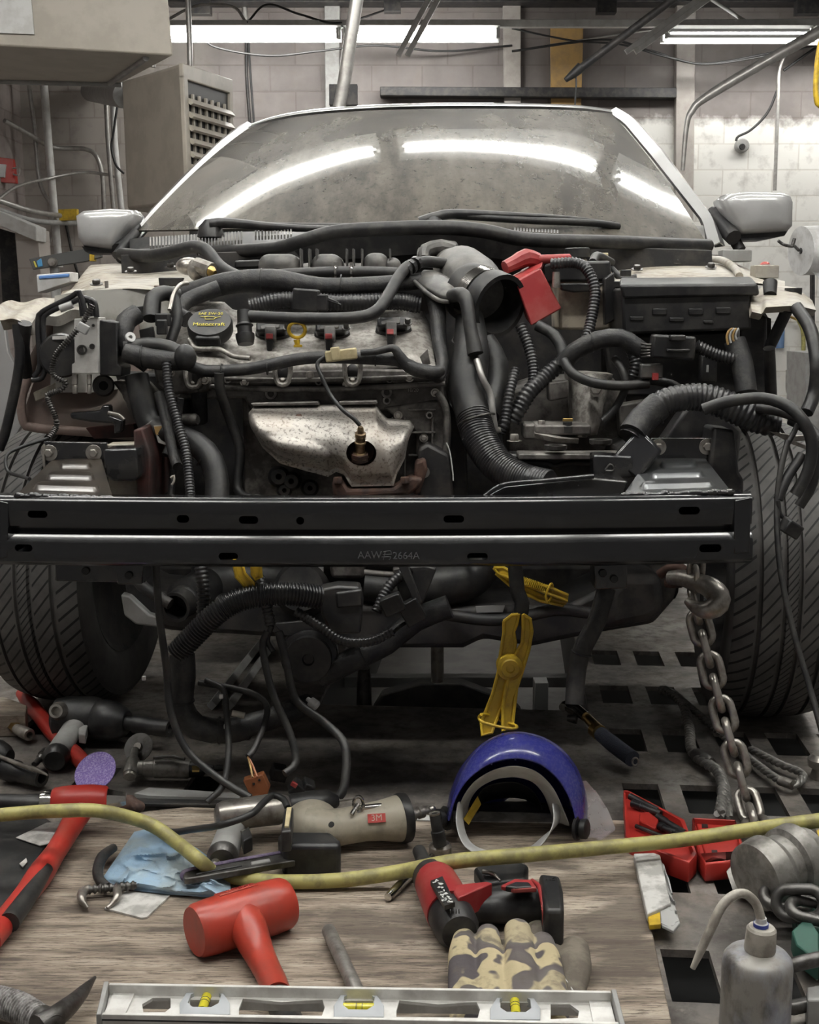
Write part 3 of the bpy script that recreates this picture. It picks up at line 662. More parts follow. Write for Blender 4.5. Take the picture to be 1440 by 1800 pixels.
lath('lift_post', K['steel'], rack, at(769, 1202, 3.02), at(769, 1120, 3.02), [(0, .016), (1, .016)], 16)
box('post_block', K['gray'], rack, at(950, 1228, 3.1), (.035, .05, .10))
box('cross_tube', K['gray'], rack, at(790, 1196, 3.4), (1.0, .04, .03))
lath('lift_post', K['steeld'], rack, at(640, 1250, 3.0), at(640, 1175, 3.0), [(0, .02), (1, .016)], 12)
pl = build(aPrism(bmn(), [on(-60, 1790, .016), on(-8, 1660, .016), on(115, 1440, .016), on(330, 1418, .016), on(700, 1430, .016), on(1108, 1442, .016), on(1122, 1520, .016), on(1188, 1830, .016), on(-60, 1830, .016)], V((0, 0, -.015))), 'plywood_sheet', K['wood'], None, bev=.002)
tag(pl, 'worn plywood sheet lying on the rack deck under the tools', 'plywood')
pl = build(aPrism(bmn(), [on(-90, 1260, .05), on(-60, 1222, .05), on(10, 1225, .05), on(48, 1240, .05), on(44, 1256, .05)], V((0, 0, -.05))), 'board_offcut', K['wood'], None, bev=.003)
tag(pl, 'thick wooden board offcut at the left edge beside the left tire', 'board')
pl = build(aPrism(bmn(), [on(-300, 1640, .02), on(-220, 1432, .02), on(70, 1430, .02), on(100, 1450, .02), on(-10, 1645, .02)], V((0, 0, -.018))), 'black_mat', K['rubber'], None, bev=.002)
tag(pl, 'black rubber mat left of the red hammer handle', 'mat')
# ---------------------------------------------------------------- the car: shell
car = empty('sedan', D(-.21, 3.0, 0), 'silver sedan without hood, bumper or fenders, engine bay open, on the frame rack', 'car')
# glass, roof, pillars
def yw(l): return [(x, y, Y - .0805 * (x - 745) * Y / F) for x, y, Y in l]
top = [(436, 226, 4.22), (470, 213, 4.15), (540, 202, 4.06), (640, 194, 4.0), (760, 191, 3.98), (880, 191, 4.0), (980, 192, 4.05), (1040, 195, 4.11), (1076, 200, 4.17)]
bot = [(243, 405, 3.50), (300, 404, 3.41), (400, 402, 3.30), (560, 403, 3.20), (740, 404, 3.17), (900, 410, 3.19), (1050, 420, 3.26), (1160, 428, 3.34), (1243, 428, 3.42)]
TN, BN = resamp(yw(top), 49), resamp(yw(bot), 49)
def smooth(l, n=6):
    for _ in range(n): l = [l[0]] + [V((a.x * .25 + b.x * .5 + c.x * .25, a.y * .25 + b.y * .5 + c.y * .25, a.z * .25 + b.z * .5 + c.z * .25)) for a, b, c in zip(l, l[1:], l[2:])] + [l[-1]]
    return l
TN, BN = smooth(TN, 10), smooth(BN, 10)
rows = []
BOW = .09
for j in range(25):
    v = j / 24; rr = []
    for i in range(49):
        u = i / 48; q = TN[i].lerp(BN[i], v)
        p = at(q.x, q.y, 1.0)
        pa, pb = at(TN[i].x, TN[i].y, TN[i].z), at(BN[i].x, BN[i].y, BN[i].z)
        p = pa.lerp(pb, v)
        p += V((0, -.45, .9)) * (.035 * 4 * v * (1 - v)) * (1 - .5 * (2 * u - 1) ** 2)
        rr.append(p)
    rows.append(rr)
bm = bmn(); aGrid(bm, rows); build(bm, 'windshield', K['glass'], car, solid=.005, ang=80)
# roof and pillars
hd = yw([(428, 224, 4.34), (470, 207, 4.22), (540, 195, 4.10), (640, 187, 4.04), (760, 183, 4.02), (880, 183, 4.04), (980, 185, 4.1), (1040, 188, 4.2), (1084, 196, 4.31)])
H0 = smooth(resamp(hd, 41), 4); H0 = [at(*q) for q in H0]
G0 = [at(*q) for q in smooth(resamp([(x, y + 9, z + .005) for x, y, z in hd], 41), 4)]
rows = [G0, [a.lerp(b, .6) + V((0, -.012, .0)) for a, b in zip(G0, H0)], H0, [p + V((0, .05, .012)) for p in H0], [p + V((0, .3, .008)) for p in H0], [p + V((0, .7, -.0)) for p in H0], [p + V((0, 1.1, -.06)) for p in H0]]
bm = bmn(); aGrid(bm, rows); build(bm, 'roof', K['silver'], car, solid=.006, ang=60)
def strip(name, m, a, b, d=.10):          # pillar between an outer and an inner traced edge
    A, B = resamp(yw(a), 24), resamp(yw(b), 24)
    A = [at(*q) for q in A]; B = [at(*q) for q in B]
    mid = [x.lerp(y, .45) + V((0, -.022, .01)) for x, y in zip(A, B)]
    bm = bmn(); aGrid(bm, [[x + V((0, d, 0)) for x in A], A, mid, B, [x + V((0, .03, 0)) for x in B]])
    return build(bm, name, m, car, solid=.004, ang=50)
strip('pillar', K['silver'], [(424, 219, 4.36), (384, 248, 4.2), (320, 310, 3.95), (262, 372, 3.72), (222, 424, 3.55), (206, 452, 3.5)], [(452, 222, 4.33), (402, 258, 4.17), (340, 320, 3.92), (282, 378, 3.69), (244, 420, 3.52), (232, 448, 3.47)])
strip('pillar', K['silver'], [(1090, 196, 4.33), (1118, 210, 4.22), (1165, 262, 4.0), (1215, 330, 3.78), (1258, 385, 3.6), (1275, 432, 3.5)], [(1070, 196, 4.30), (1098, 216, 4.19), (1143, 270, 3.97), (1192, 332, 3.75), (1236, 388, 3.57), (1246, 434, 3.47)])
tube('pillar_seal', K['rubber'], car, [(1250, 372, 3.6), (1275, 392, 3.55), (1290, 420, 3.5), (1302, 440, 3.48)], .016)
tube('pillar_seal', K['rubber'], car, [(238, 410, 3.5), (222, 428, 3.46), (205, 450, 3.42)], .014)
for s in (-1, 1):
    sec = [(.86, .20), (.90, .45), (.89, .72), (.85, .93), (.80, .95)]
    bm = bmn(); aGrid(bm, [[D(-.21 + s * x * k, v, z) for x, z in sec] for v, k in ((3.72, .97), (4.3, 1), (5.0, 1), (5.6, .99), (6.0, .95))]); build(bm, 'body_side', K['silver'], car, solid=.01, ang=60)
    bm = bmn(); aGrid(bm, [[D(-.21 + s * .77, v, .95), D(-.21 + s * .69, v, 1.16), D(-.21 + s * w_, v + .03, 1.40)] for v, w_ in ((4.45, .54), (4.8, .55), (5.5, .54))]); build(bm, 'side_window', K['glass'], car, solid=.005, ang=60)
# cabin seen through the dusty glass
bm = bmn(); aBox(bm, V((.07, 4.0, .88)), (1.5, .9, .14), rot=(0, 0, -YAW)); build(bm, 'dashboard', K['plastic'], car, bev=.04)
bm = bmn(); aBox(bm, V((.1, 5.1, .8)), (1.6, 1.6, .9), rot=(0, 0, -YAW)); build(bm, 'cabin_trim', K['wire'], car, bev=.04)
# cowl
CW = [(226, 452, 3.5), (262, 418, 3.42), (400, 408, 3.28), (560, 404, 3.17), (740, 402, 3.14), (900, 408, 3.16), (1050, 418, 3.24), (1160, 428, 3.38), (1243, 434, 3.5)]
CW = yw(CW)
CL = yw([(226, 462, 3.36), (262, 446, 3.32), (400, 440, 3.2), (500, 434, 3.12), (560, 422, 3.08), (740, 408, 3.05), (860, 414, 3.07), (960, 430, 3.12), (1050, 438, 3.18), (1160, 440, 3.28), (1243, 446, 3.38)])
patch('cowl_panel', K['plastic'], car, CW, CL, n=60, mm=8, bulge=0, skirt=.02, skv=V((0, .02, -.05)))
bm = bmn()
def fins(x0, y0, x1, y1, n, h, Y0, Y1):
    for k in range(n):
        t = k / (n - 1); x, y, Y = x0 + (x1 - x0) * t, y0 + (y1 - y0) * t, Y0 + (Y1 - Y0) * t
        a, b = at(x, y, Y), at(x, y + h, Y - .05)
        aBox(bm, (a + b) / 2 + V((0, -.002, .006)), ((b - a).length, .004, .010), ax=((b - a).normalized(), V((1, 0, 0)), UP))
for a in ((265, 424, 425, 414, 30, 16, 3.37, 3.24), (450, 413, 512, 410, 12, 10, 3.22, 3.16), (905, 408, 980, 412, 15, 6, 3.15, 3.19)):
    bm = bmn(); fins(*a); o = build(bm, 'cowl_grille', K['plasticg'], car)
tube('hood_seal', K['rubber'], car, yw([(212, 452, 3.38), (262, 448, 3.3), (330, 446, 3.22), (440, 440, 3.1), (490, 436, 3.05), (530, 424, 3.02), (590, 408, 3.0), (680, 402, 2.98), (780, 400, 2.98), (850, 406, 2.99), (910, 419, 3.02), (980, 424, 3.06), (1080, 426, 3.14), (1180, 430, 3.26), (1246, 432, 3.36)]), .017, seg=14)
# wipers
for pts, bl, pv in (([(368, 394, 3.24), (400, 392, 3.24), (520, 401, 3.16), (640, 402, 3.12), (720, 401, 3.10)], [(390, 395, 3.25), (520, 398, 3.17), (660, 399, 3.13)], (370, 396, 3.26)),
                    ([(738, 391, 3.13), (765, 382, 3.13), (800, 376, 3.15), (900, 379, 3.18), (1000, 384, 3.24), (1078, 394, 3.29)], [(790, 378, 3.15), (920, 387, 3.18), (1040, 392, 3.26), (1088, 398, 3.3)], (762, 392, 3.13))):
    wv = tube('wiper', K['plastic'], car, pts, [.014, .010, .007, .006], seg=8)
    tube('wiper_blade', K['rubber'], wv, bl, .009, seg=8)
    p = at(*pv); aBb = aLath(bmn(), p - UP * .03, p + UP * .015, [(0, .035), (.6, .03), (1, .014)], 16)
    build(aBb, 'wiper_pivot', K['plastic'], wv)
patch('cowl_corner', K['plastic'], car, [(228, 420, 3.44), (262, 416, 3.42)], [(228, 446, 3.40), (264, 444, 3.38)], n=6, mm=5, skirt=.02)
patch('cowl_corner', K['plasticg'], car, [(1206, 398, 3.5), (1238, 396, 3.5)], [(1202, 426, 3.42), (1240, 426, 3.42)], n=6, mm=5, skirt=.02)
# mirrors
def mirror(outl, Y, lower, arm, glare):
    mo = None
    cx = sum(p[0] for p in outl) / len(outl); cy = sum(p[1] for p in outl) / len(outl)
    rings = []
    for s, dy in ((.4, -.062), (.75, -.058), (.88, -.050), (.95, -.035), (.99, -.012), (1, .01), (1, .05), (.9, .09)):
        rings.append([at(cx + (x - cx) * s, cy + (y - cy) * s, Y) + V((0, dy, 0)) for x, y in outl])
    bm = bmn(); vs = aGrid(bm, rings, close=True); bm.faces.new(vs[0]); bm.faces.new(vs[-1])
    mo = build(bm, 'mirror', K['silver'], car, ang=70)
    rings = []
    for s, dy in ((.9, -.03), (1, 0), (1, .06), (.9, .07)):
        cx2 = sum(p[0] for p in lower) / len(lower); cy2 = sum(p[1] for p in lower) / len(lower)
        rings.append([at(cx2 + (x - cx2) * s, cy2 + (y - cy2) * s, Y) + V((0, dy, 0)) for x, y in lower])
    bm = bmn(); vs = aGrid(bm, rings, close=True); bm.faces.new(vs[0]); bm.faces.new(vs[-1])
    build(bm, 'lower_cover', K['plastic'], mo)
    tube('mirror_arm', K['plastic'], mo, arm, [.03, .022])
mirror([(137, 380), (150, 371), (200, 367), (240, 370), (247, 380), (232, 405), (214, 436), (205, 442), (150, 434), (141, 420)], 3.55, [(146, 433), (208, 440), (202, 446), (160, 447), (152, 443)], [(232, 400, 3.6), (210, 440, 3.5)], 0)
mirror([(1262, 352), (1275, 342), (1300, 338), (1368, 339), (1385, 344), (1390, 356), (1389, 400), (1380, 410), (1290, 415), (1282, 400), (1266, 372)], 3.5, [(1290, 414), (1384, 406), (1378, 415), (1340, 423), (1294, 424)], [(1258, 380, 3.55), (1290, 418, 3.45)], 0)

# ---------------------------------------------------------------- wheels
def wheel(c, steer, side):
    e_ax = M.Rotation(-YAW + steer, 3, 'Z') @ V((1, 0, 0)); f_ax = UP.cross(e_ax)
    Rt, W = .332, .226
    pr = []                                # (across 0..1, radius)
    def tread(x): return Rt - .020 * abs(2 * x - 1) ** 3
    xs = [0, .03, .08, .2, .205, .235, .24, .34, .415, .42, .45, .455, .545, .55, .58, .585, .66, .76, .765, .795, .80, .92, .97, 1]
    for x in xs:
        g = any(a < x < b for a, b in ((.202, .238), (.418, .452), (.548, .582), (.762, .798)))
        g = any(abs(x - q) < 1e-6 for q in (.205, .235, .42, .45, .55, .58, .765, .795))
        pr.append((x, tread(x) - (.009 if g else 0)))
    side_in = [(-.02, .29), (-.03, .262), (-.02, .235), (.01, .218), (.03, .212)]
    prof = [(x, r, 0) for x, r in side_in[::-1]] + [(x, r, 1) for x, r in pr] + [(1 - x, r, 0) for x, r in side_in]
    bm = bmn(); uv = bm.loops.layers.uv.new('UVMap'); n = 96
    rings = [[bm.verts.new(c + e_ax * ((x - .5) * W) + (f_ax * math.cos(2 * math.pi * k / n) + UP * math.sin(2 * math.pi * k / n)) * r) for k in range(n)] for x, r, q in prof]
    for i in range(len(prof) - 1):
        for k in range(n):
            f = bm.faces.new((rings[i][k], rings[i][(k + 1) % n], rings[i + 1][(k + 1) % n], rings[i + 1][k]))
            for lp, (kk, ii) in zip(f.loops, ((k, i), (k + 1, i), (k + 1, i + 1), (k, i + 1))):
                lp[uv].uv = (kk / n, prof[ii][0] if prof[ii][2] else -1)
    bmesh.ops.recalc_face_normals(bm, faces=bm.faces)
    wh = build(bm, 'wheel', K['tyre'], car, ang=50)
    p = [c + e_ax * ((x - .5) * W) for x in (0, 1)]
    lath('rim', K['dark'], wh, p[0], p[1], [(.03, .213), (.06, .20), (.2, .185), (.5, .175), (.8, .185), (.95, .20), (.98, .213), (.9, .18), (.85, .07), (.86, .01)], 48, cap=False) if False else build(aLath(bmn(), p[0], p[1], [(.03, .213), (.06, .20), (.2, .185), (.5, .175), (.8, .185), (.95, .20), (.98, .213), (.9, .18), (.85, .07), (.86, .01)], 48, cap=False), 'rim', K['dark'], wh)
    build(aLath(bmn(), p[0], p[1], [(.3, .01), (.3, .15), (.36, .15), (.36, .06), (.5, .06), (.5, .01)], 40), 'brake_disc', K['rust'], wh)
wheel(D(.80 + .0, 2.845, .332) - V((.225, 0, 0)) * 0 + V((-.225, 0, 0)) * 0 + (V((.80, 2.79, .332)) - D(.80, 2.845, .332)), R(0), 1)
wheel(V((-.775, 2.90, .332)), R(-2.5), -1)

# ---------------------------------------------------------------- bumper beam (crash beam)
def beamprof(xl, xr, n=14):
    sec = [(874, .11), (879, .0012), (880, .0), (884.5, -.0045), (886, -.005), (900, -.005), (924, -.002), (927, .016), (943, .018), (945, .0), (954.5, -.008), (956, -.0085), (986, -.006), (992, .0), (992, .09)]
    return sec
Yb = 2.09
bm = bmn(); rows = []
NB = 40
for i in range(NB + 1):
    u = i / NB; x = -2 + u * (1320 + 2)
    sag = 6 * (1 - (2 * u - 1) ** 2) - 3 * u
    yy = Yb + .035 * (2 * u - 1) ** 2
    rr = []
    for py, dy in beamprof(0, 0): 
        p = at(x, py + sag - 4, yy); p.y += dy
        if dy > .05: p = at(x, py + sag - 4, yy + dy)
        rr.append(p)
    rows.append(rr)
aGrid(bm, rows)
beam = build(bm, 'bumper_beam', K['beam'], car, solid=.004, ang=25, off=1)
def oval(bm, x, y, rx, ry, Y, d0=-.06, d1=.05, n=10):
    c = []
    for s, a0 in ((1, -90), (-1, 90)):
        for k in range(n + 1):
            a = R(a0 + 180 * k / n); c.append((x + s * max(0, rx - ry) + ry * math.cos(a), y - ry * math.sin(a)))
    pts = [at(px, py, Y) for px, py in c]
    aPrism(bm, [p + V((0, d0, 0)) for p in pts], V((0, d1 - d0, 0)))
bm = bmn()
for x, y, rx, ry in ((66, 904, 18, 6.5), (325, 909, 11, 7), (440, 910, 17, 7), (530, 911, 6, 7), (797, 908, 18, 6.5), (1211, 897, 19, 7), (42, 963, 16, 6.5), (405, 973, 17, 6.5), (838, 973, 18, 6.5), (1248, 963, 20, 7)):
    oval(bm, x, y, rx, ry, Yb + .02)
cut(beam, bm)
build(aPrism(bmn(), [(1292, 880, Yb + .02), (1322, 874, Yb + .02), (1318, 972, Yb + .02), (1290, 974, Yb + .02)], V((0, .09, 0))), 'end_plate', K['beam'], beam, bev=.002)
build(aPrism(bmn(), [(-4, 880, Yb + .022), (14, 884, Yb + .022), (14, 980, Yb + .022), (-2, 984, Yb + .022)], V((0, .09, 0))), 'end_plate', K['beam'], beam, bev=.002)
build(aPrism(bmn(), [(0, 874, Yb + .09), (1316, 870, Yb + .09), (1312, 978, Yb + .09), (0, 985, Yb + .09)], V((0, .004, 0))), 'back_plate', K['beam'], beam)
a = at(650, 976, Yb - .014)
text('raised_letters', 'AAW', .0172, a, V((1, 0, 0)), UP, K['greytxt'], beam, ext=.0012)
text('raised_letters', '2664A', .0172, at(714, 977, Yb - .014), V((1, 0, 0)), UP, K['greytxt'], beam, ext=.0012)
bm = bmn()
for pts in ([(674, 970), (686, 968), (688, 972)], [(673, 975), (689, 974)], [(671, 979), (687, 979), (684, 984)], [(677, 970), (674, 984)]):
    aTube(bm, [(x, y, Yb - .014) for x, y in pts], .0007, seg=6)
build(bm, 'raised_mark', K['greytxt'], beam)

# crash boxes between beam and rails
def stadium(u, v, cu, cv, hw, hh):
    du = max(0, abs(u - cu) - (hw - hh)) / hh; dv = abs(v - cv) / hh * 1.0
    return max(0, 1 - (du * du + dv * dv) ** 2)
def crash(fl, bolts, topl, bott, em, Yf, m):
    e = plate('crash_box', K['glossblack'], car, fl, Yf, .012, bev=.002)
    def fn(u, v, p):
        h = max(stadium(u, v, *q) for q in em); return p + UP * (.0075 * min(1, h * 1.3))
    patch('mounting_shelf', m, e, topl, bott, n=60, mm=44, skirt=.02, skv=V((0, .004, -.012)), fn=fn, ang=60)
    for x, y in bolts: hexbolt('flange_bolt', K['steel'], e, at(x, y, Yf - .0), .0085, FW, .009, washer=.0155)
    bm = bmn()
    A, B = bott[0], bott[-1]
    for k in range(34):
        t = (k + random.random()) / 34
        aBlob(bm, at(A[0] + (B[0] - A[0]) * t, A[1] + (B[1] - A[1]) * t + 3, A[2] - .004), (.007 + random.random() * .004, .006, .004 + random.random() * .003), u=8, v=6)
    build(bm, 'weld_bead', K['glossblack'], e)
    return e
EM = [(.52, .2, .27, .085), (.5, .5, .33, .085), (.5, .8, .38, .085)]
crash([(76, 776), (188, 778), (190, 812), (76, 826)], [(87, 796), (165, 796)], [(92, 808, 2.36), (130, 806, 2.36), (178, 806, 2.36)], [(30, 868, 2.125), (110, 871, 2.125), (198, 874, 2.125)], EM, 2.36, mat('crash_box_dim_black', (.03, .026, .022), .32, c2=(.08, .065, .05), sc_=14, coat=.3, metal=.2))  # darker shelf tone: little lamp sheen put into the colour
crash([(1143, 770), (1255, 770), (1260, 812), (1143, 806)], [(1157, 786), (1243, 785)], [(1140, 806, 2.36), (1190, 805, 2.36), (1240, 806, 2.36)], [(1097, 868, 2.125), (1190, 866, 2.125), (1284, 862, 2.125)], EM, 2.36, mat('crash_box_sheen_black', (.10, .105, .11), .3, c2=(.17, .17, .165), sc_=7, coat=.5, metal=.6))  # lighter bluish shelf tone: lamp sheen put into the colour
for pts in ([(1259, 770), (1263, 772), (1263, 822), (1258, 814)], [(72, 786), (77, 780), (80, 823), (76, 826)]):
    plate('flange_edge', K['steel'], car, pts, 2.352, .01, bev=.001)
plate('tow_bracket', K['glossblack'], car, [(181, 790), (240, 788), (244, 840), (238, 846), (196, 846), (184, 836)], 2.30, .07, bev=.006)
plate('rail_bracket', K['glossblack'], car, [(96, 986), (255, 988), (255, 1025), (97, 1022)], 2.2, .06, bev=.003)
plate('rail_bracket', K['glossblack'], car, [(200, 990), (252, 990), (250, 1028), (206, 1028)], 2.17, .03, bev=.003)
plate('rail_bracket', K['glossblack'], car, [(1045, 992), (1104, 990), (1103, 1035), (1046, 1037)], 2.2, .06, bev=.003)
plate('rail_end', K['redrust'], car, [(234, 756), (250, 752), (264, 800), (264, 890), (244, 890), (238, 830)], 2.37, .25, bev=.004)
plate('rail_end', K['cream'], car, [(186, 782), (236, 780), (237, 806), (186, 808)], 2.37, .05)
plate('rail_end', K['dark'], car, [(1100, 800), (1142, 780), (1142, 900), (1085, 900)], 2.38, .25, bev=.004)
plate('rail_plate', K['cream'], car, [(190, 835), (240, 835), (244, 880), (192, 880)], 2.40, .05)

# firewall and side aprons (inner structure)
plate('firewall', K['dark'], car, [(212, 448), (500, 440), (620, 410), (860, 410), (980, 430), (1252, 440), (1260, 700), (1200, 1000), (260, 1000), (225, 700)], 3.14, .03)
patch('strut_tower', K['cream'], car, [(148, 478, 3.3), (158, 466, 3.4), (200, 463, 3.45), (330, 462, 3.4), (368, 472, 3.3)], [(98, 545, 2.62), (150, 512, 2.64), (210, 510, 2.66), (300, 508, 2.68), (335, 508, 2.72)], n=40, mm=20, bulge=.03, bx=.7, fn=lambda u, v, p: p + UP * (.003 * math.sin(9 * u) * math.sin(5 * v)))
patch('apron_panel', K['apron'], car, [(96, 520, 2.62), (150, 510, 2.64), (210, 509, 2.66), (330, 508, 2.71)], [(88, 690, 2.62), (160, 690, 2.64), (240, 680, 2.66), (325, 680, 2.7)], n=24, mm=12, skirt=.3)
patch('strut_tower', K['cream'], car, [(1072, 470, 3.3), (1140, 452, 3.45), (1200, 446, 3.5), (1268, 448, 3.5), (1330, 480, 3.3)], [(1078, 496, 2.75), (1150, 494, 2.75), (1230, 494, 2.75), (1300, 494, 2.74), (1350, 500, 2.72)], n=40, mm=20, bulge=.03, bx=.7)
tube('tower_seam', K['cream'], car, [(1210, 458, 3.2), (1262, 456, 3.2), (1290, 470, 3.0), (1300, 486, 2.85)], .009)
patch('fender_rail', K['cream'], car, [(0, 535, 2.60), (20, 530, 2.66), (70, 527, 2.7), (100, 520, 2.75), (150, 505, 2.8)], [(0, 560, 2.50), (40, 566, 2.50), (52, 570, 2.50), (62, 560, 2.52), (140, 545, 2.62)], n=30, mm=12, skirt=.02, skv=V((0, .02, -.02)), fn=lambda u, v, p: p + V((0, 0, .0035 * math.sin(17 * u + 5 * v))))
patch('fender_rail', K['cream'], car, [(110, 512, 3.0), (160, 494, 3.2), (240, 470, 3.6)], [(100, 532, 2.8), (150, 508, 2.9), (246, 482, 3.4)], n=12, mm=6, skirt=.02)
patch('fender_rail', K['cream'], car, [(1318, 516, 2.66), (1340, 505, 2.7), (1370, 502, 2.74), (1400, 505, 2.74), (1428, 528, 2.7)], [(1322, 548, 2.5), (1340, 552, 2.5), (1346, 540, 2.5), (1400, 537, 2.5), (1435, 545, 2.52)], n=30, mm=14, bulge=.012, skirt=.02, skv=V((0, .015, -.012)))
patch('fender_rail', K['cream'], car, [(1290, 466, 3.3), (1330, 484, 3.1), (1380, 494, 2.95)], [(1296, 486, 3.0), (1330, 500, 2.85), (1380, 506, 2.8)], n=12, mm=6, skirt=.02)
box('rail_cap', K['cream'], car, at(1344, 478, 3.0), (.055, .05, .03)); box('rail_cap', K['gray'], car, at(1292, 450, 3.3), (.075, .05, .03))
o = lath('rubber_stop', K['rubber'], car, at(1354, 519, 2.62), at(1354, 497, 2.64), [(0, .013), (.2, .0135), (1, .015)], 20)
bm = aLath(bmn(), at(1395, 508, 2.68) - UP * .012, at(1395, 508, 2.68) + UP * .002, [(0, .018), (1, .018)], 18); build(bm, 'rail_hole', K['wire'], car)
lath('paint_dab', K['red'], car, at(1345, 465, 3.0), at(1345, 460, 3.0), [(0, .012), (.5, .01), (1, .005)], 14)
patch('inner_panel', K['pink'], car, [(96, 560, 2.66), (150, 560, 2.66), (240, 560, 2.66)], [(36, 742, 2.64), (120, 752, 2.64), (290, 768, 2.62)], n=30, mm=20, skirt=.25, fn=lambda u, v, p: p + V((0, .05 * max(0, 1 - ((u - .45) / .28) ** 2) * max(0, 1 - ((v - .55) / .35) ** 2), 0)))
tube('panel_flange', K['pink'], car, [(97, 560, 2.64), (60, 630, 2.63), (52, 660, 2.63), (38, 700, 2.62), (42, 742, 2.62), (62, 752, 2.62), (160, 760, 2.61), (295, 772, 2.6)], .010, seg=10)
plate('inner_brace', K['cream'], car, [(58, 690), (98, 672), (96, 692), (62, 706)], 2.62, .01)
plate('inner_brace', K['redrust'], car, [(150, 752), (235, 745), (240, 768), (165, 772)], 2.58, .03)
plate('fender_edge', K['silver'], car, [(-40, 590), (6, 560), (14, 620), (36, 660), (40, 745), (8, 800), (-40, 830)], 2.9, .02)
plate('headlamp_bracket', K['dark'], car, [(1255, 752), (1292, 756), (1300, 830), (1308, 842), (1308, 900), (1240, 900)], 2.34, .10, bev=.006)
plate('splash_shield', K['plastic'], car, [(1163, 780), (1218, 700), (1245, 705), (1306, 755), (1298, 826), (1266, 828), (1262, 770)], 2.42, .06, bev=.008)
plate('apron_panel', K['dark'], car, [(1085, 500), (1318, 500), (1352, 560), (1356, 700), (1300, 760), (1290, 900), (1060, 900), (1060, 600)], 2.86, .03)
patch('apron_panel', K['gray'], car, [(1300, 560, 2.7), (1345, 556, 2.66), (1356, 560, 2.64)], [(1320, 740, 2.72), (1345, 700, 2.66), (1354, 690, 2.64)], n=8, mm=8, skirt=.03)
for a, b in (((1384, 545), (1352, 612)), ((1352, 612), (1356, 700))): tube('brace_rod', K['plastic'], car, [(*a, 2.52), (*b, 2.56)], .012)
tube('brace_rod', K['plastic'], car, [(1400, 540, 2.5), (1425, 580, 2.45), (1436, 640, 2.4), (1432, 690, 2.4), (1418, 725, 2.38)], .013)
tube('brace_rod', K['plastic'], car, [(30, 570, 2.5), (34, 640, 2.5), (12, 750, 2.5), (-2, 790, 2.5)], .010)
tube('brace_rod', K['plastic'], car, [(44, 568, 2.5), (40, 610, 2.52), (46, 660, 2.55)], .014)
# ---------------------------------------------------------------- engine bay
# abs unit with brake lines
ab = build(aPrism(bmn(), [(130, 560, 2.46), (173, 558, 2.46), (174, 657, 2.46), (126, 657, 2.46), (126, 640, 2.46), (131, 638, 2.46)], V((0, .06, 0))), 'brake_modulator', K['alulevel'], car, bev=.002)
build(aPrism(bmn(), [(175, 562, 2.47), (206, 566, 2.47), (207, 640, 2.47), (215, 645, 2.47), (214, 662, 2.47), (175, 660, 2.47)], V((0, .08, 0))), 'control_unit', K['plastic'], ab, bev=.003)
lath('pump_motor', K['plastic'], ab, at(108, 625, 2.6), at(108, 625, 2.47), [(0, .044), (.93, .044), (1, .040)], 32)
build(aPrism(bmn(), [(92, 591, 2.465), (124, 590, 2.465), (124, 596, 2.465), (92, 597, 2.465)], V((0, .004, 0))), 'motor_label', K['paper'], ab)
for x, y, r in ((144, 615, .010), (162, 609, .0055), (164, 572, .003)):
    lath('valve_port', K['steeld'], ab, at(x, y, 2.462), at(x, y, 2.455), [(0, r), (1, r), (1, r * .7), (.4, r * .6), (.4, .0005)], 20)
for x, r in ((132, .006), (157, .005)):
    lath('line_fitting', K['steel'], ab, at(x, 658, 2.47), at(x, 692, 2.47), [(0, r), (.5, r), (.55, r * .7), (.6, r * .9), (1, r * .8)], 12)
for k, p in enumerate(([(145, 556, 2.46), (142, 525, 2.46), (138, 514, 2.46), (120, 525, 2.47), (75, 548, 2.48), (67, 562, 2.48), (68, 600, 2.48), (70, 645, 2.48), (60, 662, 2.48)],
                       [(162, 556, 2.46), (158, 532, 2.46), (150, 524, 2.46), (110, 538, 2.47), (82, 552, 2.48), (76, 566, 2.48), (78, 610, 2.48), (80, 640, 2.48), (74, 664, 2.48), (56, 668, 2.48)],
                       [(170, 558, 2.46), (168, 538, 2.46), (162, 528, 2.46), (140, 530, 2.46)],
                       [(152, 556, 2.45), (144, 526, 2.45), (138, 512, 2.45)])):
    tube('brake_line', K['loom'], ab, p, .0055, seg=8)
tube('line_sleeve', K['tag'], ab, [(106, 543, 2.462), (128, 535, 2.462)], .0075)
tube('spiral_cable', K['steeld'], ab, [(162, 536, 2.44), (150, 560, 2.44), (140, 575, 2.44), (118, 600, 2.43), (98, 625, 2.43), (92, 652, 2.43), (100, 664, 2.43), (115, 672, 2.43), (108, 684, 2.43), (88, 692, 2.43), (84, 700, 2.43), (98, 735, 2.42), (98, 752, 2.42), (86, 770, 2.40)], .005, ribs=.0045, amp=.2)
tube('sensor_wire', K['wire'], ab, [(86, 770, 2.40), (40, 785, 2.38), (12, 800, 2.36), (14, 828, 2.34), (40, 838, 2.30), (52, 842, 2.26)], .0035)
box('clip', K['tag'], ab, at(146, 577, 2.43), (.022, .012, .018), rot=(0, .5, 0))

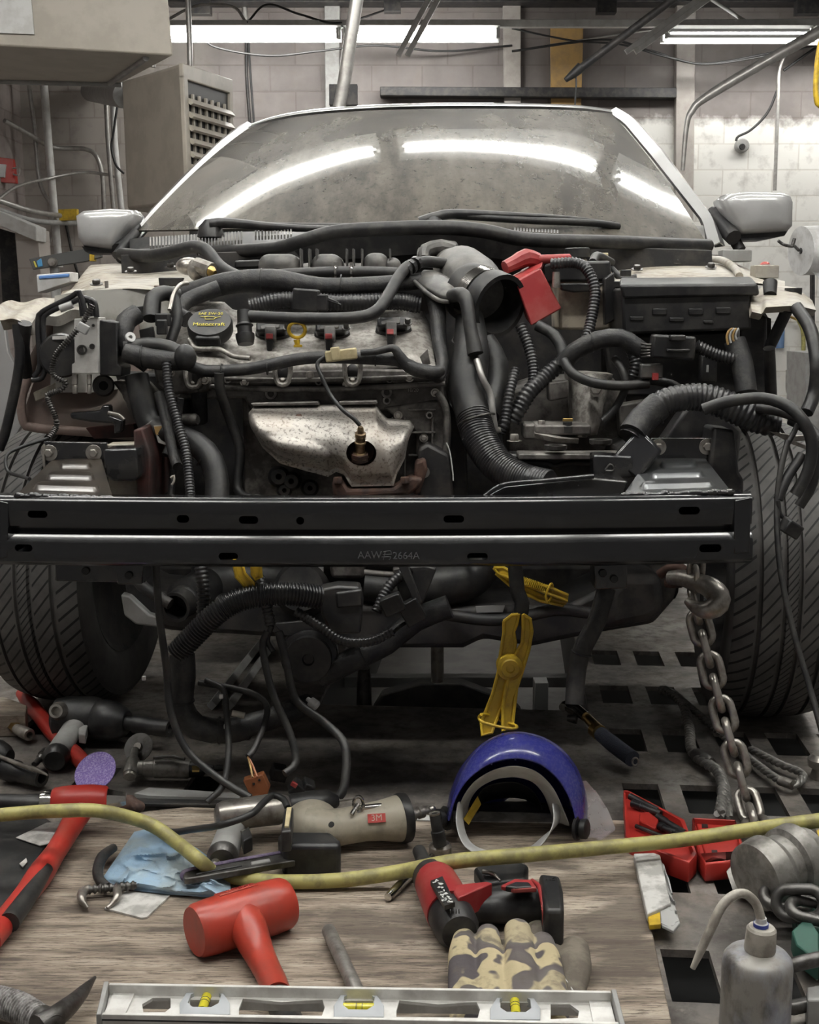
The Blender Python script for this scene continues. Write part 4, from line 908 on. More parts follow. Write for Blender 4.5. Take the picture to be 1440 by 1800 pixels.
# engine castings
eng = plate('engine_block', K['alud'], car, [(396, 650), (786, 650), (792, 720), (790, 890), (430, 890), (425, 700)], 2.56, .35, bev=.01)
def vf(u, v, p):
    e = min(1, min(u, 1 - u) * 9) * min(1, min(v * 1.0 + .1, 1 - v) * 7)
    return p + V((0, -.022, .012)) * (e ** .7)
vc = patch('valve_cover', K['alu'], car, [(308, 560, 2.68), (312, 546, 2.72), (330, 538, 2.75), (396, 538, 2.75), (412, 552, 2.75), (440, 556, 2.75), (560, 560, 2.75), (690, 552, 2.75), (742, 550, 2.73), (754, 566, 2.70)], [(296, 652, 2.53), (340, 654, 2.52), (480, 656, 2.52), (620, 652, 2.52), (720, 644, 2.52), (766, 644, 2.53)], n=80, mm=40, fn=vf, skirt=.08, skv=V((0, .10, -.04)))
# lower lip and head
for pts, Y, th, m in (([(282, 648), (400, 652), (640, 648), (780, 650), (786, 672), (640, 674), (400, 678), (284, 676)], 2.515, .1, K['alud']),
                      ([(290, 678), (480, 680), (780, 674), (784, 716), (740, 722), (440, 724), (430, 700), (296, 704)], 2.535, .2, K['alud'])):
    plate('cylinder_head', m, eng, pts, Y, th, bev=.005)
tube('head_seam', K['alud'], eng, [(290, 676, 2.51), (480, 684, 2.505), (640, 682, 2.505), (782, 674, 2.51)], .006)
tube('head_seam', K['alud'], eng, [(380, 664, 2.51), (480, 668, 2.505), (640, 666, 2.505), (782, 660, 2.51)], .005)
for x, y in ((497, 655), (620, 655), (340, 660)):
    bm = bmn(); aTube(bm, [(x - 14, y - 16, 2.50), (x - 13, y + 4, 2.495), (x - 7, y + 20, 2.49), (x + 7, y + 20, 2.49), (x + 13, y + 4, 2.495), (x + 14, y - 16, 2.50)], .005, seg=8)
    build(bm, 'bolt_pocket', K['alu'], eng)
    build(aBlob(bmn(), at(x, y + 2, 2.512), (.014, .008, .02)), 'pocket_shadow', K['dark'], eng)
    hexbolt('cover_bolt', K['steel'], eng, at(x, y + 16, 2.50), .006, UP + FW * .6, .006, washer=.010)
for x, y, r in ((476, 692, .013), (680, 690, .012), (680, 704, .009), (560, 672, .007), (685, 668, .007), (755, 730, .008), (736, 655, .012), (400, 668, .008)):
    bm = aLath(bmn(), at(x, y, 2.535), at(x, y, 2.505), [(0, r), (.8, r), (1, r * .9), (1, r * .5), (.4, r * .45), (.4, .0004)], 18); build(bm, 'casting_boss', K['alud'], eng)
plate('casting_ledge', K['alud'], eng, [(440, 709), (558, 706), (562, 712), (445, 714)], 2.48, .08); plate('casting_ledge', K['alud'], eng, [(595, 706), (662, 704), (664, 711), (598, 712)], 2.48, .08)
text('casting_numbers', '10/20', .010, at(726, 686, 2.53), V((1, 0, 0)), UP, K['alu'], eng)
plate('timing_cover', K['alud'], eng, [(672, 716), (784, 700), (790, 760), (786, 810), (770, 880), (736, 880), (730, 760)], 2.53, .1, bev=.006)
plate('timing_cover', K['dark'], eng, [(770, 690), (820, 740), (824, 900), (776, 900)], 2.6, .1, bev=.006)
tube('casting_rib', K['alud'], eng, [(770, 690, 2.52), (784, 720, 2.515), (786, 770, 2.515), (780, 830, 2.52), (770, 880, 2.53)], .008)
plate('lower_bracket', K['dark'], eng, [(735, 790), (752, 780), (790, 800), (800, 880), (735, 880)], 2.47, .08, bev=.006)
hexbolt('bracket_bolt', K['steel'], eng, at(745, 830, 2.47), .007, FW, .008, washer=.012)
tube('zip_tie', K['white'], eng, [(785, 778, 2.44), (791, 795, 2.44), (796, 830, 2.44), (797, 845, 2.44)], .0015, seg=6)
# left end: accessory castings below the ABS unit
plate('accessory_bracket', K['dark'], eng, [(200, 655), (300, 655), (330, 690), (336, 740), (310, 760), (240, 742), (215, 700)], 2.58, .2, bev=.008)
plate('accessory_bracket', K['alud'], eng, [(196, 670), (255, 672), (280, 700), (282, 744), (232, 738), (215, 696)], 2.52, .06, bev=.006)
plate('accessory_bracket', K['alud'], eng, [(268, 640), (356, 650), (372, 668), (366, 690), (300, 694), (276, 680)], 2.50, .08, bev=.006)
lath('pulley', K['dark'], eng, at(182, 678, 2.6), at(182, 678, 2.5), [(0, .022), (.9, .022), (1, .018), (1, .009), (.7, .008), (.7, .0005)], 24)
lath('sensor_stub', K['alud'], eng, at(300, 738, 2.52), at(348, 738, 2.50), [(0, .008), (.3, .012), (.9, .013), (1, .009)], 16)
plate('mount_bracket', K['glossblack'], eng, [(122, 726), (175, 722), (180, 712), (192, 712), (194, 732), (216, 738), (214, 760), (200, 764), (200, 745), (160, 742), (124, 736)], 2.48, .03, bev=.004)
tube('bracket_rod', K['steel'], eng, [(190, 725, 2.47), (210, 730, 2.47), (218, 738, 2.47)], .004)
# oil cap
p = at(370, 578, 2.565); cap_ax = (UP * .8 + FW * .6).normalized()
oc = lath('oil_filler_cap', K['plastic'], car, p - cap_ax * .012, p + cap_ax * .018, [(0, .043), (.25, .046), (.8, .046), (1, .043), (1, .001)], 36)
cx = V((1, 0, 0)); cyv = cap_ax.cross(cx).normalized()
tp = p + cap_ax * .018
text('cap_lettering', 'SAE 5W-20', .0105, tp + cyv * .025, cx, cyv, K['yellowtxt'], oc, lift=.0012)
text('cap_lettering', 'Motorcraft', .0145, tp - cyv * .010, cx, cyv, K['yellowtxt'], oc, lift=.0012)
bm = bmn(); O = tp + cap_ax * .0015 + cyv * .011
def oc2(x, y): return O + cx * x * .001 + cyv * y * .001
aTube(bm, [oc2(-20, 4), oc2(-10, 2), oc2(-9, -5), oc2(8, -5), oc2(12, 1), oc2(22, 4)], .0009, seg=6, raw=True)
aTube(bm, [oc2(-12, 4), oc2(8, 3), oc2(14, 0)], .0009, seg=6, raw=True)
aTube(bm, [oc2(-22, -25), oc2(10, -25)], .0007, seg=6, raw=True)
build(bm, 'cap_symbol', K['yellowtxt'], oc)
build(aBox(bmn(), p + cyv * -.044 + cap_ax * .004, (.05, .012, .022), ax=(cx, cyv, cap_ax)), 'grip_notch', K['plastic'], oc, bev=.004)
tube('cover_rib', K['alu'], vc, [(332, 596, 2.545), (345, 612, 2.53), (385, 614, 2.525), (410, 626, 2.515), (440, 630, 2.505)], .005)
# coil packs
def coil(x, y, Y):
    c = at(x, y, Y); cb_ = box('ignition_coil', K['plastic'], car, c, (.062, .038, .022), rot=(R(-25), 0, 0), bev=.004)
    q = [at(x - 22, y - 13, Y - .012), at(x + 14, y - 16, Y - .012), at(x + 14, y - 4, Y - .022), at(x - 20, y - 1, Y - .022)]
    build(aPrism(bmn(), q, V((0, .02, -.01))), 'coil_top', K['plasticg'], cb_, bev=.002)
    box('coil_connector', K['plasticg'], cb_, at(x - 2, y + 8, Y - .035), (.022, .022, .03), rot=(R(-20), 0, 0), bev=.003)
    box('red_lock', K['bred'], cb_, at(x - 4, y + 12, Y - .047), (.014, .01, .011), rot=(R(-20), 0, 0), bev=.001)
    hexbolt('coil_bolt', K['steeld'], cb_, at(x + 27, y - 3, Y - .02), .006, UP + FW * .7, .012, washer=.009)
    tube('coil_lead', K['wire'], cb_, [(x - 3, y + 18, Y - .045), (x - 4, y + 34, Y - .045), (x - 2, y + 48, Y - .04)], [.008, .006, .004])
    build(aLath(bmn(), at(x + 2, y + 2, Y + .01) - cap_ax * .02, at(x + 2, y + 2, Y + .01), [(0, .04), (1, .036)], 24, .6), 'coil_well', K['dark'], cb_)
for x, y in ((478, 580), (582, 580), (690, 572)): coil(x, y, 2.615)
# dipstick
ds = empty  # the dipstick handle is a part of the car
d_ = bmn(); c = at(522, 580, 2.53)
aTube(d_, [c + (V((1, 0, 0)) * math.cos(a) + V((0, -.35, .94)) * math.sin(a)) * .0165 for a in [i * math.pi / 12 for i in range(25)]], .0038, seg=8, raw=True)
aTube(d_, [(522, 597, 2.53), (523, 606, 2.53)], [.007, .005]); aBox(d_, at(524, 608, 2.53), (.016, .012, .005))
build(d_, 'dipstick_handle', K['yellow'], car)
# hoses over the engine
pv = tube('breather_hose', K['rubber'], car, [(432, 556, 2.55), (520, 560, 2.53), (620, 559, 2.53), (660, 548, 2.55), (682, 520, 2.6), (700, 488, 2.66), (718, 468, 2.70), (748, 460, 2.74), (785, 464, 2.78)], .0125, seg=14)
lath('hose_elbow', K['plastic'], pv, at(432, 605, 2.53), at(428, 546, 2.55), [(0, .016), (.18, .019), (.3, .019), (.32, .015), (.5, .015), (.55, .018), (.62, .014), (1, .013)], 18)
for t in (0, 1, 2): build(aTube(bmn(), [(712 + t * 9, 476 - t * 6, 2.69 + t * .01), (716 + t * 9, 473 - t * 6, 2.695 + t * .01)], .0155), 'hose_rib', K['plastic'], pv)
tube('vacuum_hose', K['rubber'], car, [(455, 486, 2.74), (540, 480, 2.74), (640, 478, 2.74), (740, 482, 2.74)], .0125)
for x in (590, 618):
    bm = bmn(); c = at(x, 479, 2.74); aTube(bm, [c + (V((0, 1, 0)) * math.cos(a) + UP * math.sin(a)) * .0145 for a in [i * math.pi / 10 for i in range(21)]], .0028, raw=True, seg=6); aBox(bm, at(x, 466, 2.735), (.008, .01, .012))
    build(bm, 'hose_clamp', K['chrome'], car)
tube('engine_harness', K['tape'], car, [(318, 520, 2.72), (400, 498, 2.70), (480, 494, 2.70), (560, 504, 2.70), (650, 502, 2.70), (740, 494, 2.72)], [.022, .024, .026, .02, .019, .018], seg=14)
tube('engine_harness', K['loom'], car, [(440, 540, 2.66), (500, 528, 2.66), (600, 532, 2.66), (690, 530, 2.68), (740, 536, 2.68)], .018, ribs=.007, amp=.05)
tube('engine_harness', K['tape'], car, [(330, 562, 2.6), (312, 550, 2.62), (330, 528, 2.66), (385, 506, 2.68)], .017)
box('harness_connector', K['plastic'], car, at(538, 528, 2.6), (.055, .03, .046), rot=(0, .08, 0), bev=.004)
box('harness_connector', K['plastic'], car, at(566, 532, 2.6), (.025, .03, .034), bev=.003)
for x0, y0, dx in ((565, 520, 20), (565, 524, 24)): tube('sensor_wire', K['wire'], car, [(x0, y0, 2.6), (x0 + dx, y0 + 8, 2.6), (x0 + dx + 10, y0 + 12, 2.6)], .0025)
# intake manifold
im = plate('intake_manifold', K['plasticg'], car, [(458, 474), (540, 462), (620, 462), (700, 464), (712, 478), (712, 500), (460, 500)], 2.92, .2, bev=.02)
for x0, x1, y0 in ((456, 532, 446), (548, 606, 446), (638, 686, 444), (676, 706, 452)):
    cx_ = (x0 + x1) / 2; c = at(cx_, y0 + 24, 2.87); w2 = (x1 - x0) / 2 * mpp(c)
    bm = aBox(bmn(), c - UP * .002, (w2 * 1.9, .12, .060)); build(bm, 'runner', K['plasticg'], im, bev=.024, seg=6, ang=80)
for x in (530, 545, 558, 610, 622, 637, 686): box('manifold_rib', K['plasticg'], im, at(x, 458, 2.84), (.004, .05, .05), bev=.001)
plate('vacuum_rail', K['plastic'], car, [(412, 458), (458, 456), (458, 470), (412, 472)], 2.95, .05, bev=.004)
tube('heater_hose', K['rubber'], car, [(214, 447, 3.2), (262, 450, 3.1), (300, 444, 3.05), (340, 434, 3.02), (362, 440, 3.0), (385, 468, 2.95), (415, 486, 2.9), (460, 500, 2.85)], .016, seg=14)
# thermostat lump by the left tower
bm = aBlob(aBlob(bmn(), at(332, 468, 2.85), (.03, .03, .02)), at(345, 474, 2.83), (.02, .03, .025)); aTube(bm, [(345, 466, 2.82), (372, 476, 2.8)], .018)
build(bm, 'coolant_fitting', K['steel'], car); lath('brass_fitting', K['brass'], car, at(365, 474, 2.8), at(378, 480, 2.79), [(0, .012), (.6, .012), (1, .006)], 12)
plate('tower_bracket', K['dark'], car, [(278, 488), (322, 488), (316, 502), (280, 505)], 2.75, .02); plate('tower_bracket', K['rust'], car, [(270, 502), (296, 502), (294, 508), (270, 508)], 2.74, .02)
tube('tower_stud', K['steel'], car, [(188, 508, 2.7), (187, 494, 2.7)], .004)
# left harness bundle around the oil-cap end of the engine
for r, m, pts, rb in ((.020, 'tape', [(262, 640, 2.5), (225, 612, 2.5), (216, 590, 2.5), (222, 565, 2.52), (240, 552, 2.54)], 0),
                      (.015, 'rubber', [(220, 612, 2.48), (262, 606, 2.48), (300, 612, 2.47), (318, 624, 2.46)], 0),
                      (.020, 'tape', [(222, 620, 2.47), (262, 630, 2.46), (300, 634, 2.46), (330, 632, 2.46)], 0),
                      (.012, 'tape', [(330, 640, 2.46), (360, 652, 2.47), (440, 648, 2.475), (520, 632, 2.475), (575, 628, 2.475), (640, 630, 2.475), (700, 634, 2.475), (735, 650, 2.475), (768, 656, 2.48)], 0),
                      (.009, 'loom', [(292, 636, 2.44), (298, 690, 2.42), (312, 740, 2.40), (328, 800, 2.37), (335, 872, 2.33)], .006),
                      (.010, 'tape', [(280, 690, 2.45), (292, 740, 2.43), (305, 800, 2.40), (312, 820, 2.38)], 0),
                      (.011, 'rubber', [(306, 520, 2.6), (312, 560, 2.58), (300, 600, 2.56)], 0),
                      (.024, 'rubber', [(240, 660, 2.5), (248, 700, 2.49), (262, 745, 2.48), (300, 762, 2.46), (345, 780, 2.44), (372, 810, 2.42), (382, 850, 2.4), (380, 890, 2.38)], 0),
                      (.016, 'rubber', [(265, 560, 2.55), (268, 525, 2.58), (290, 515, 2.62), (312, 520, 2.64)], 0),
                      (.010, 'rubber', [(385, 655, 2.46), (388, 690, 2.47), (405, 740, 2.5), (422, 790, 2.5), (418, 860, 2.48), (440, 878, 2.45)], 0),
                      (.016, 'tape', [(352, 650, 2.5), (350, 690, 2.52), (352, 740, 2.55)], 0)):
    tube('engine_harness' if m != 'rubber' else 'coolant_hose', K[m], car, pts, r, ribs=rb, seg=12)
build(aBlob(bmn(), at(326, 628, 2.445), (.022, .022, .026)), 'harness_boot', K['rubber'], car)
box('injector_plug', K['plastic'], car, at(287, 562, 2.55), (.028, .03, .026), bev=.003); box('injector_plug', K['plastic'], car, at(285, 575, 2.53), (.02, .02, .03), bev=.003)
lath('ring_terminal', K['white'], car, at(228, 594, 2.475), at(230, 592, 2.47), [(0, .010), (1, .010), (1, .004), (0, .004)], 16)
tube('steel_line', K['steel'], car, [(298, 545, 2.55), (306, 515, 2.58), (318, 500, 2.6), (330, 498, 2.62)], .0045)
plate('paper_tag', K['paper'], car, [(270, 748), (284, 747), (292, 782), (278, 778)], 2.445, .002, bev=0); plate('tag_band', K['ochre'], car, [(271, 750), (284, 749), (287, 764), (274, 764)], 2.443, .002, bev=0)
# natural coloured connector on the valve cover
nc = box('oxygen_connector', K['ivory'], car, at(600, 624, 2.455), (.062, .018, .022), rot=(0, -.12, 0), bev=.003)
box('connector_latch', K['ivory'], nc, at(590, 622, 2.445), (.018, .012, .026), rot=(0, -.12, 0), bev=.002)
tube('sensor_lead', K['wire'], nc, [(571, 627, 2.455), (558, 640, 2.45), (566, 662, 2.44), (580, 692, 2.43), (600, 718, 2.41), (622, 736, 2.40), (633, 748, 2.40)], .0042)
tube('harness_lead', K['tape'], nc, [(634, 620, 2.455), (660, 618, 2.455), (690, 612, 2.46), (700, 622, 2.46), (720, 645, 2.465), (760, 655, 2.47), (775, 650, 2.48)], [.006, .007, .008, .011, .014, .015, .012])
# right end harness of the valve cover
tube('engine_harness', K['tape'], car, [(750, 500, 2.7), (768, 540, 2.66), (772, 600, 2.6), (778, 640, 2.54), (770, 664, 2.5), (756, 655, 2.48)], [.016, .018, .016, .014, .012, .01], seg=12)
build(aPrism(bmn(), [(738, 628, 2.48), (752, 614, 2.48), (757, 640, 2.48), (744, 642, 2.48)], V((0, .02, 0))), 'cover_stud_plate', K['alud'], car)

# heat shield with oxygen sensor
def hf(u, v, p):
    r = .010 * math.sin(3.2 * v + 1.5 * u) * (1 - u) + .012 * max(0, 1 - ((u - .30) / .16) ** 2 - ((v - .62) / .18) ** 2) - .018 * max(0, 1 - ((u - .45) / .14) ** 2 - ((v - .88) / .2) ** 2)
    e = min(1, min(u, 1 - u) * 12) * min(1, min(v, 1 - v) * 6)
    return p + V((0, -(.012 * e ** .8) - .045 * math.sin(math.pi * min(1, .12 + .95 * v)) * e ** .5 - r, 0))
hs = patch('heat_shield', K['shield'], car, [(437, 726, 2.50), (446, 715, 2.50), (560, 713, 2.50), (660, 712, 2.50), (668, 724, 2.50), (680, 737, 2.50), (722, 741, 2.50), (728, 752, 2.50)],
           [(441, 752, 2.47), (462, 788, 2.44), (492, 815, 2.42), (530, 826, 2.42), (576, 840, 2.42), (590, 831, 2.42), (605, 836, 2.42), (618, 856, 2.42), (692, 854, 2.42), (698, 834, 2.43), (712, 806, 2.45), (718, 772, 2.48)], n=90, mm=44, fn=hf, skirt=.03, hole=(637, 791, 26, 23), solid=0)
lath('manifold_port', K['rust'], car, at(636, 795, 2.52), at(636, 793, 2.435), [(0, .05), (.7, .045), (.72, .026), (1, .024), (1, .001)], 28)
os_ = lath('oxygen_sensor', mat('heat_tinted_steel', (.30, .22, .13), .35, .8, c2=(.12, .08, .05), sc_=60, amt=.8), car, at(633, 806, 2.425), at(634, 750, 2.395), [(0, .016), (.08, .018), (.1, .013), (.2, .014), (.22, .0095), (.48, .0095), (.5, .012), (.54, .0115), (.56, .010), (.68, .010), (.7, .011), (.8, .0105), (.82, .007), (.95, .006), (1, .004)], 20)
lath('sensor_hex', K['rust'], os_, at(633, 808, 2.424), at(633, 796, 2.418), [(0, .0185), (1, .018)], 6)
for x, y in ((526, 737), (597, 803), (683, 771)): hexbolt('shield_bolt', K['rust'], hs, at(x, y, 2.455), .008, FW + UP * .7, .010, washer=.012)
mf = plate('exhaust_manifold', K['rust'], car, [(583, 846), (602, 842), (612, 860), (690, 858), (724, 838), (744, 842), (736, 858), (722, 870), (600, 878), (586, 872)], 2.42, .06, bev=.006)
for x in (594, 712): hexbolt('manifold_nut', K['rust'], mf, at(x, 850, 2.415), .010, UP, .012)
plate('manifold_flange', K['rust'], car, [(730, 812), (748, 806), (752, 826), (738, 870), (726, 870)], 2.44, .05, bev=.006)
build(aPrism(bmn(), [(600, 874, 2.44), (700, 872, 2.44), (704, 900, 2.44), (598, 900, 2.44)], V((0, .05, 0))), 'catalyst_shell', K['shield'], car, bev=.008)
for x, y, r in ((490, 838, .022), (512, 846, .02), (545, 858, .018), (500, 862, .016)): lath('pulley_hub', K['dark'], car, at(x, y, 2.56), at(x, y, 2.5), [(0, r), (.7, r), (1, r * .7), (1, r * .3), (.6, .0005)], 18)
# ---------------------------------------------------------------- intake duct, battery, fuse box, right side
ad = bmn()
dome = [(845, 560, 2.60, .0), ]
dr = tube('air_duct', K['plasticg'], car, [(738, 452, 2.95), (775, 452, 2.93), (800, 474, 2.86), (824, 496, 2.78), (848, 522, 2.69)], [.022, .03, .064, .068, .060], seg=28, step=.008)
c0, c1 = at(822, 512, 2.71), at(880, 539, 2.625)
lath('duct_mouth', K['rubber'], dr, c0, c1, [(0, .062), (.25, .065), (.3, .063), (.62, .063), (.65, .068), (1, .068), (1, .058), (.5, .056), (.05, .054), (.05, .001)], 40)
lath('duct_clamp', K['chrome'], dr, c0, c1, [(.34, .0645), (.34, .0665), (.58, .0665), (.58, .0645)], 40, cap=False)
tube('clamp_screw', K['brass'], dr, [(842, 516, 2.595), (854, 498, 2.60)], .006)
lath('duct_port', K['plasticg'], dr, at(742, 448, 2.9), at(800, 436, 2.95), [(0, .012), (.2, .018), (.8, .02), (1, .016)], 18)
bm = aTube(bmn(), [(745, 455, 2.86), (748, 440, 2.88), (775, 434, 2.9), (800, 440, 2.9)], [.012, .016, .018, .016]); build(bm, 'duct_lug', K['plasticg'], dr)
build(aPrism(bmn(), [(833, 450, 2.80), (841, 454, 2.80), (822, 462, 2.80), (812, 462, 2.80)], V((0, .001, 0))), 'scuff_mark', K['tag'], dr) if False else None
# resonator lobe and breather pipe
rs = patch('resonator', K['plasticg'], car, [(734, 486, 2.74), (745, 474, 2.76), (765, 475, 2.76), (790, 486, 2.74), (812, 488, 2.74), (822, 500, 2.72)], [(730, 496, 2.70), (750, 512, 2.66), (772, 526, 2.64), (792, 530, 2.62), (808, 524, 2.64), (822, 512, 2.68)], n=30, mm=16, bulge=.05, skirt=.05, bx=.6)
tube('resonator_seam', K['plasticg'], rs, [(729, 495, 2.69), (750, 514, 2.645), (772, 528, 2.625), (790, 530, 2.615)], .005)
tube('breather_pipe', K['rubber'], car, [(795, 520, 2.62), (810, 518, 2.58), (820, 530, 2.56), (826, 570, 2.54), (836, 622, 2.52)], [.014, .016, .0135, .0135, .0165], seg=14)
tube('breather_tube', K['bkpipe'], car, [(838, 632, 2.52), (848, 664, 2.50), (862, 692, 2.50), (866, 722, 2.49), (872, 756, 2.49), (884, 752, 2.5)], .0065)
# radiator hose with braided lower sleeve
tube('radiator_hose', K['rubber'], car, [(826, 560, 2.66), (828, 620, 2.58), (822, 680, 2.54), (832, 736, 2.50)], [.030, .036, .04, .034], seg=22, step=.01)
tube('coolant_hose', K['rubber'], car, [(850, 600, 2.64), (872, 640, 2.62), (868, 690, 2.58), (856, 730, 2.54)], .026, seg=18)
bs = tube('braided_sleeve', K['loom'], car, [(832, 732, 2.50), (846, 776, 2.46), (876, 818, 2.42), (920, 842, 2.38), (966, 852, 2.34)], [.035, .034, .032, .030, .028], ribs=.006, amp=.03, seg=24)
for r, m, pts, rb in ((.010, 'loom', [(906, 650, 2.55), (896, 690, 2.52), (888, 740, 2.5), (880, 762, 2.5)], .0075),
                      (.016, 'loom', [(985, 640, 2.56), (955, 665, 2.55), (930, 690, 2.53), (912, 720, 2.52), (900, 740, 2.52)], .009),
                      (.011, 'loom', [(915, 572, 2.6), (930, 610, 2.58), (938, 650, 2.56), (936, 690, 2.54)], .007),
                      (.012, 'rubber', [(945, 572, 2.6), (975, 590, 2.58), (990, 620, 2.56), (985, 645, 2.55)], 0),
                      (.011, 'loom', [(970, 464, 2.7), (1010, 462, 2.68), (1032, 474, 2.66), (1046, 510, 2.64), (1040, 560, 2.62), (1030, 598, 2.6)], .007),
                      (.019, 'tape', [(992, 640, 2.54), (1010, 618, 2.53), (1050, 598, 2.52), (1090, 594, 2.52), (1112, 606, 2.52), (1126, 616, 2.52)], 0),
                      (.010, 'rubber', [(992, 634, 2.52), (1005, 655, 2.50), (1040, 672, 2.49), (1090, 678, 2.49), (1140, 674, 2.5)], 0),
                      (.012, 'loom', [(1108, 610, 2.53), (1118, 640, 2.52), (1112, 664, 2.52)], .007),
                      (.008, 'rubber', [(1080, 630, 2.54), (1094, 650, 2.52), (1100, 680, 2.51), (1080, 720, 2.51), (1060, 740, 2.51)], 0),
                      (.012, 'loom', [(1224, 608, 2.5), (1260, 624, 2.5), (1296, 632, 2.5), (1310, 634, 2.5)], .0065),
                      (.022, 'tape', [(1292, 600, 2.52), (1305, 640, 2.5), (1312, 690, 2.48)], 0),
                      (.009, 'tape', [(1140, 668, 2.52), (1180, 675, 2.53), (1205, 692, 2.54)], 0),
                      (.010, 'rubber', [(1075, 462, 2.9), (1050, 450, 2.85), (1042, 462, 2.8)], 0),
                      (.008, 'rubber', [(1072, 470, 2.9), (1095, 490, 2.85), (1120, 488, 2.84)], 0)):
    tube('wiring_loom' if m != 'rubber' else 'cable', K[m], car, pts, r, ribs=rb, seg=12)
# battery and its red terminal cover
bt_ = plate('battery', K['brk'], car, [(982, 470), (1070, 470), (1078, 480), (1074, 580), (984, 580)], 2.74, .16, bev=.006)
plate('battery_lid', K['plastic'], bt_, [(972, 460), (1074, 458), (1076, 494), (975, 496)], 2.73, .18, bev=.006)
plate('battery_strap', K['plastic'], bt_, [(1062, 490), (1080, 478), (1086, 560), (1064, 572)], 2.69, .03, bev=.003)
plate('battery_shade', K['plastic'], bt_, [(984, 498), (1062, 498), (1050, 512), (1010, 514), (988, 510)], 2.70, .03, bev=.003)
lath('terminal_post', K['steel'], bt_, at(978, 506, 2.68), at(978, 478, 2.68), [(0, .009), (1, .008)], 14)
fq = [at(906, 494, 2.64), at(950, 470, 2.68), at(988, 543, 2.68), at(934, 574, 2.64)]
tq = [at(884, 468, 2.62), at(937, 448, 2.68), at(962, 452, 2.68), at(952, 470, 2.60)]
rc = build(hexa(bmn(), fq, [p + V((-.004, .07, .012)) for p in fq]), 'terminal_cover', K['bred'], car, bev=.004)
build(hexa(bmn(), [at(906, 494, 2.645), at(952, 469, 2.68), at(956, 455, 2.74), at(916, 474, 2.74)], [at(908, 502, 2.68), at(950, 480, 2.70), at(956, 468, 2.76), at(916, 486, 2.76)]), 'cover_top', K['bred'], rc, bev=.003)
build(aTube(bmn(), [(888, 470, 2.70), (905, 462, 2.71), (925, 453, 2.72), (945, 458, 2.73)], [.014, .016, .02, .016]), 'cover_neck', K['bred'], rc)
tube('red_cable', K['bred'], car, [(940, 456, 2.72), (975, 455, 2.74), (1000, 454, 2.76)], .010)
rv = lath('reservoir_cap', K['plastic'], car, at(1015, 458, 2.95), at(1015, 436, 2.95), [(0, .02), (.2, .02), (.25, .029), (.95, .029), (1, .026), (1, .001)], 32)
lath('reservoir_neck', K['milky'], rv, at(1015, 466, 2.95), at(1015, 456, 2.95), [(0, .026), (1, .022)], 24)
# fuse box
fb_ = plate('fuse_box', K['plastic'], car, [(1092, 506), (1318, 506), (1322, 580), (1096, 588)], 2.58, .16, bev=.006)
build(hexa(bmn(), [at(1088, 500, 2.57), at(1332, 498, 2.57), at(1336, 520, 2.57), at(1096, 526, 2.57)], [at(1090, 488, 2.76), at(1322, 486, 2.76), at(1322, 500, 2.76), at(1090, 500, 2.76)]), 'fuse_box_lid', K['plastic'], fb_, bev=.006)
for x, y, ww, hh in ((1160, 548, 26, 12), (1224, 548, 26, 12), (1272, 546, 26, 12), (1120, 560, 24, 8), (1190, 562, 26, 8), (1246, 566, 18, 6)): build(aPrism(bmn(), [(x - ww / 2, y - hh / 2, 2.577), (x + ww / 2, y - hh / 2, 2.577), (x + ww / 2, y + hh / 2, 2.577), (x - ww / 2, y + hh / 2, 2.577)], V((0, .01, 0))), 'cover_panel', K['plastic'], fb_, bev=.002)
text('fuse_box_mark', 'FUSE', .010, at(1202, 500, 2.64), V((1, 0, 0)), V((0, .7, .3)), K['plasticg'], fb_) if False else None
plate('lower_tray', K['plastic'], car, [(1062, 592), (1300, 580), (1312, 640), (1306, 700), (1080, 696)], 2.66, .05, bev=.006)
plate('fender_box', K['plastic'], car, [(1300, 545), (1350, 555), (1350, 640), (1352, 700), (1318, 705), (1304, 620)], 2.60, .05, bev=.008)
gc = box('wiring_connector', K['plastic'], car, at(1182, 610, 2.48), (.085, .035, .046), rot=(0, .06, 0), bev=.005)
box('connector_latch', K['plastic'], gc, at(1190, 594, 2.46), (.03, .03, .012), bev=.003); box('connector_ridge', K['plastic'], gc, at(1192, 616, 2.455), (.045, .015, .006), bev=.002)
for k in range(5): tube('connector_wire', K['steeld'], gc, [(1128, 604 + k * 6, 2.5), (1142, 606 + k * 5, 2.48), (1158, 604 + k * 5, 2.475)], .0025, seg=6)
sc2 = box('sensor_connector', K['plasticg'], car, at(1144, 652, 2.5), (.044, .03, .028), bev=.003); box('red_lock', K['bred'], sc2, at(1152, 662, 2.48), (.012, .01, .014), bev=.001)
rl = box('relay', K['plastic'], car, at(1244, 648, 2.56), (.032, .03, .055), bev=.003); box('relay_clip', K['tag'], rl, at(1244, 648, 2.54), (.004, .004, .014), bev=0)
for k, m in enumerate(('ochre', 'tag', 'ochre', 'tag')): tube('loose_wire', K[m], car, [(1280 + k * 5, 606 - k * 3, 2.5), (1278 + k * 5, 590, 2.5), (1286 + k * 4, 578, 2.5), (1298, 584 + k * 3, 2.51)], .0024, seg=6)
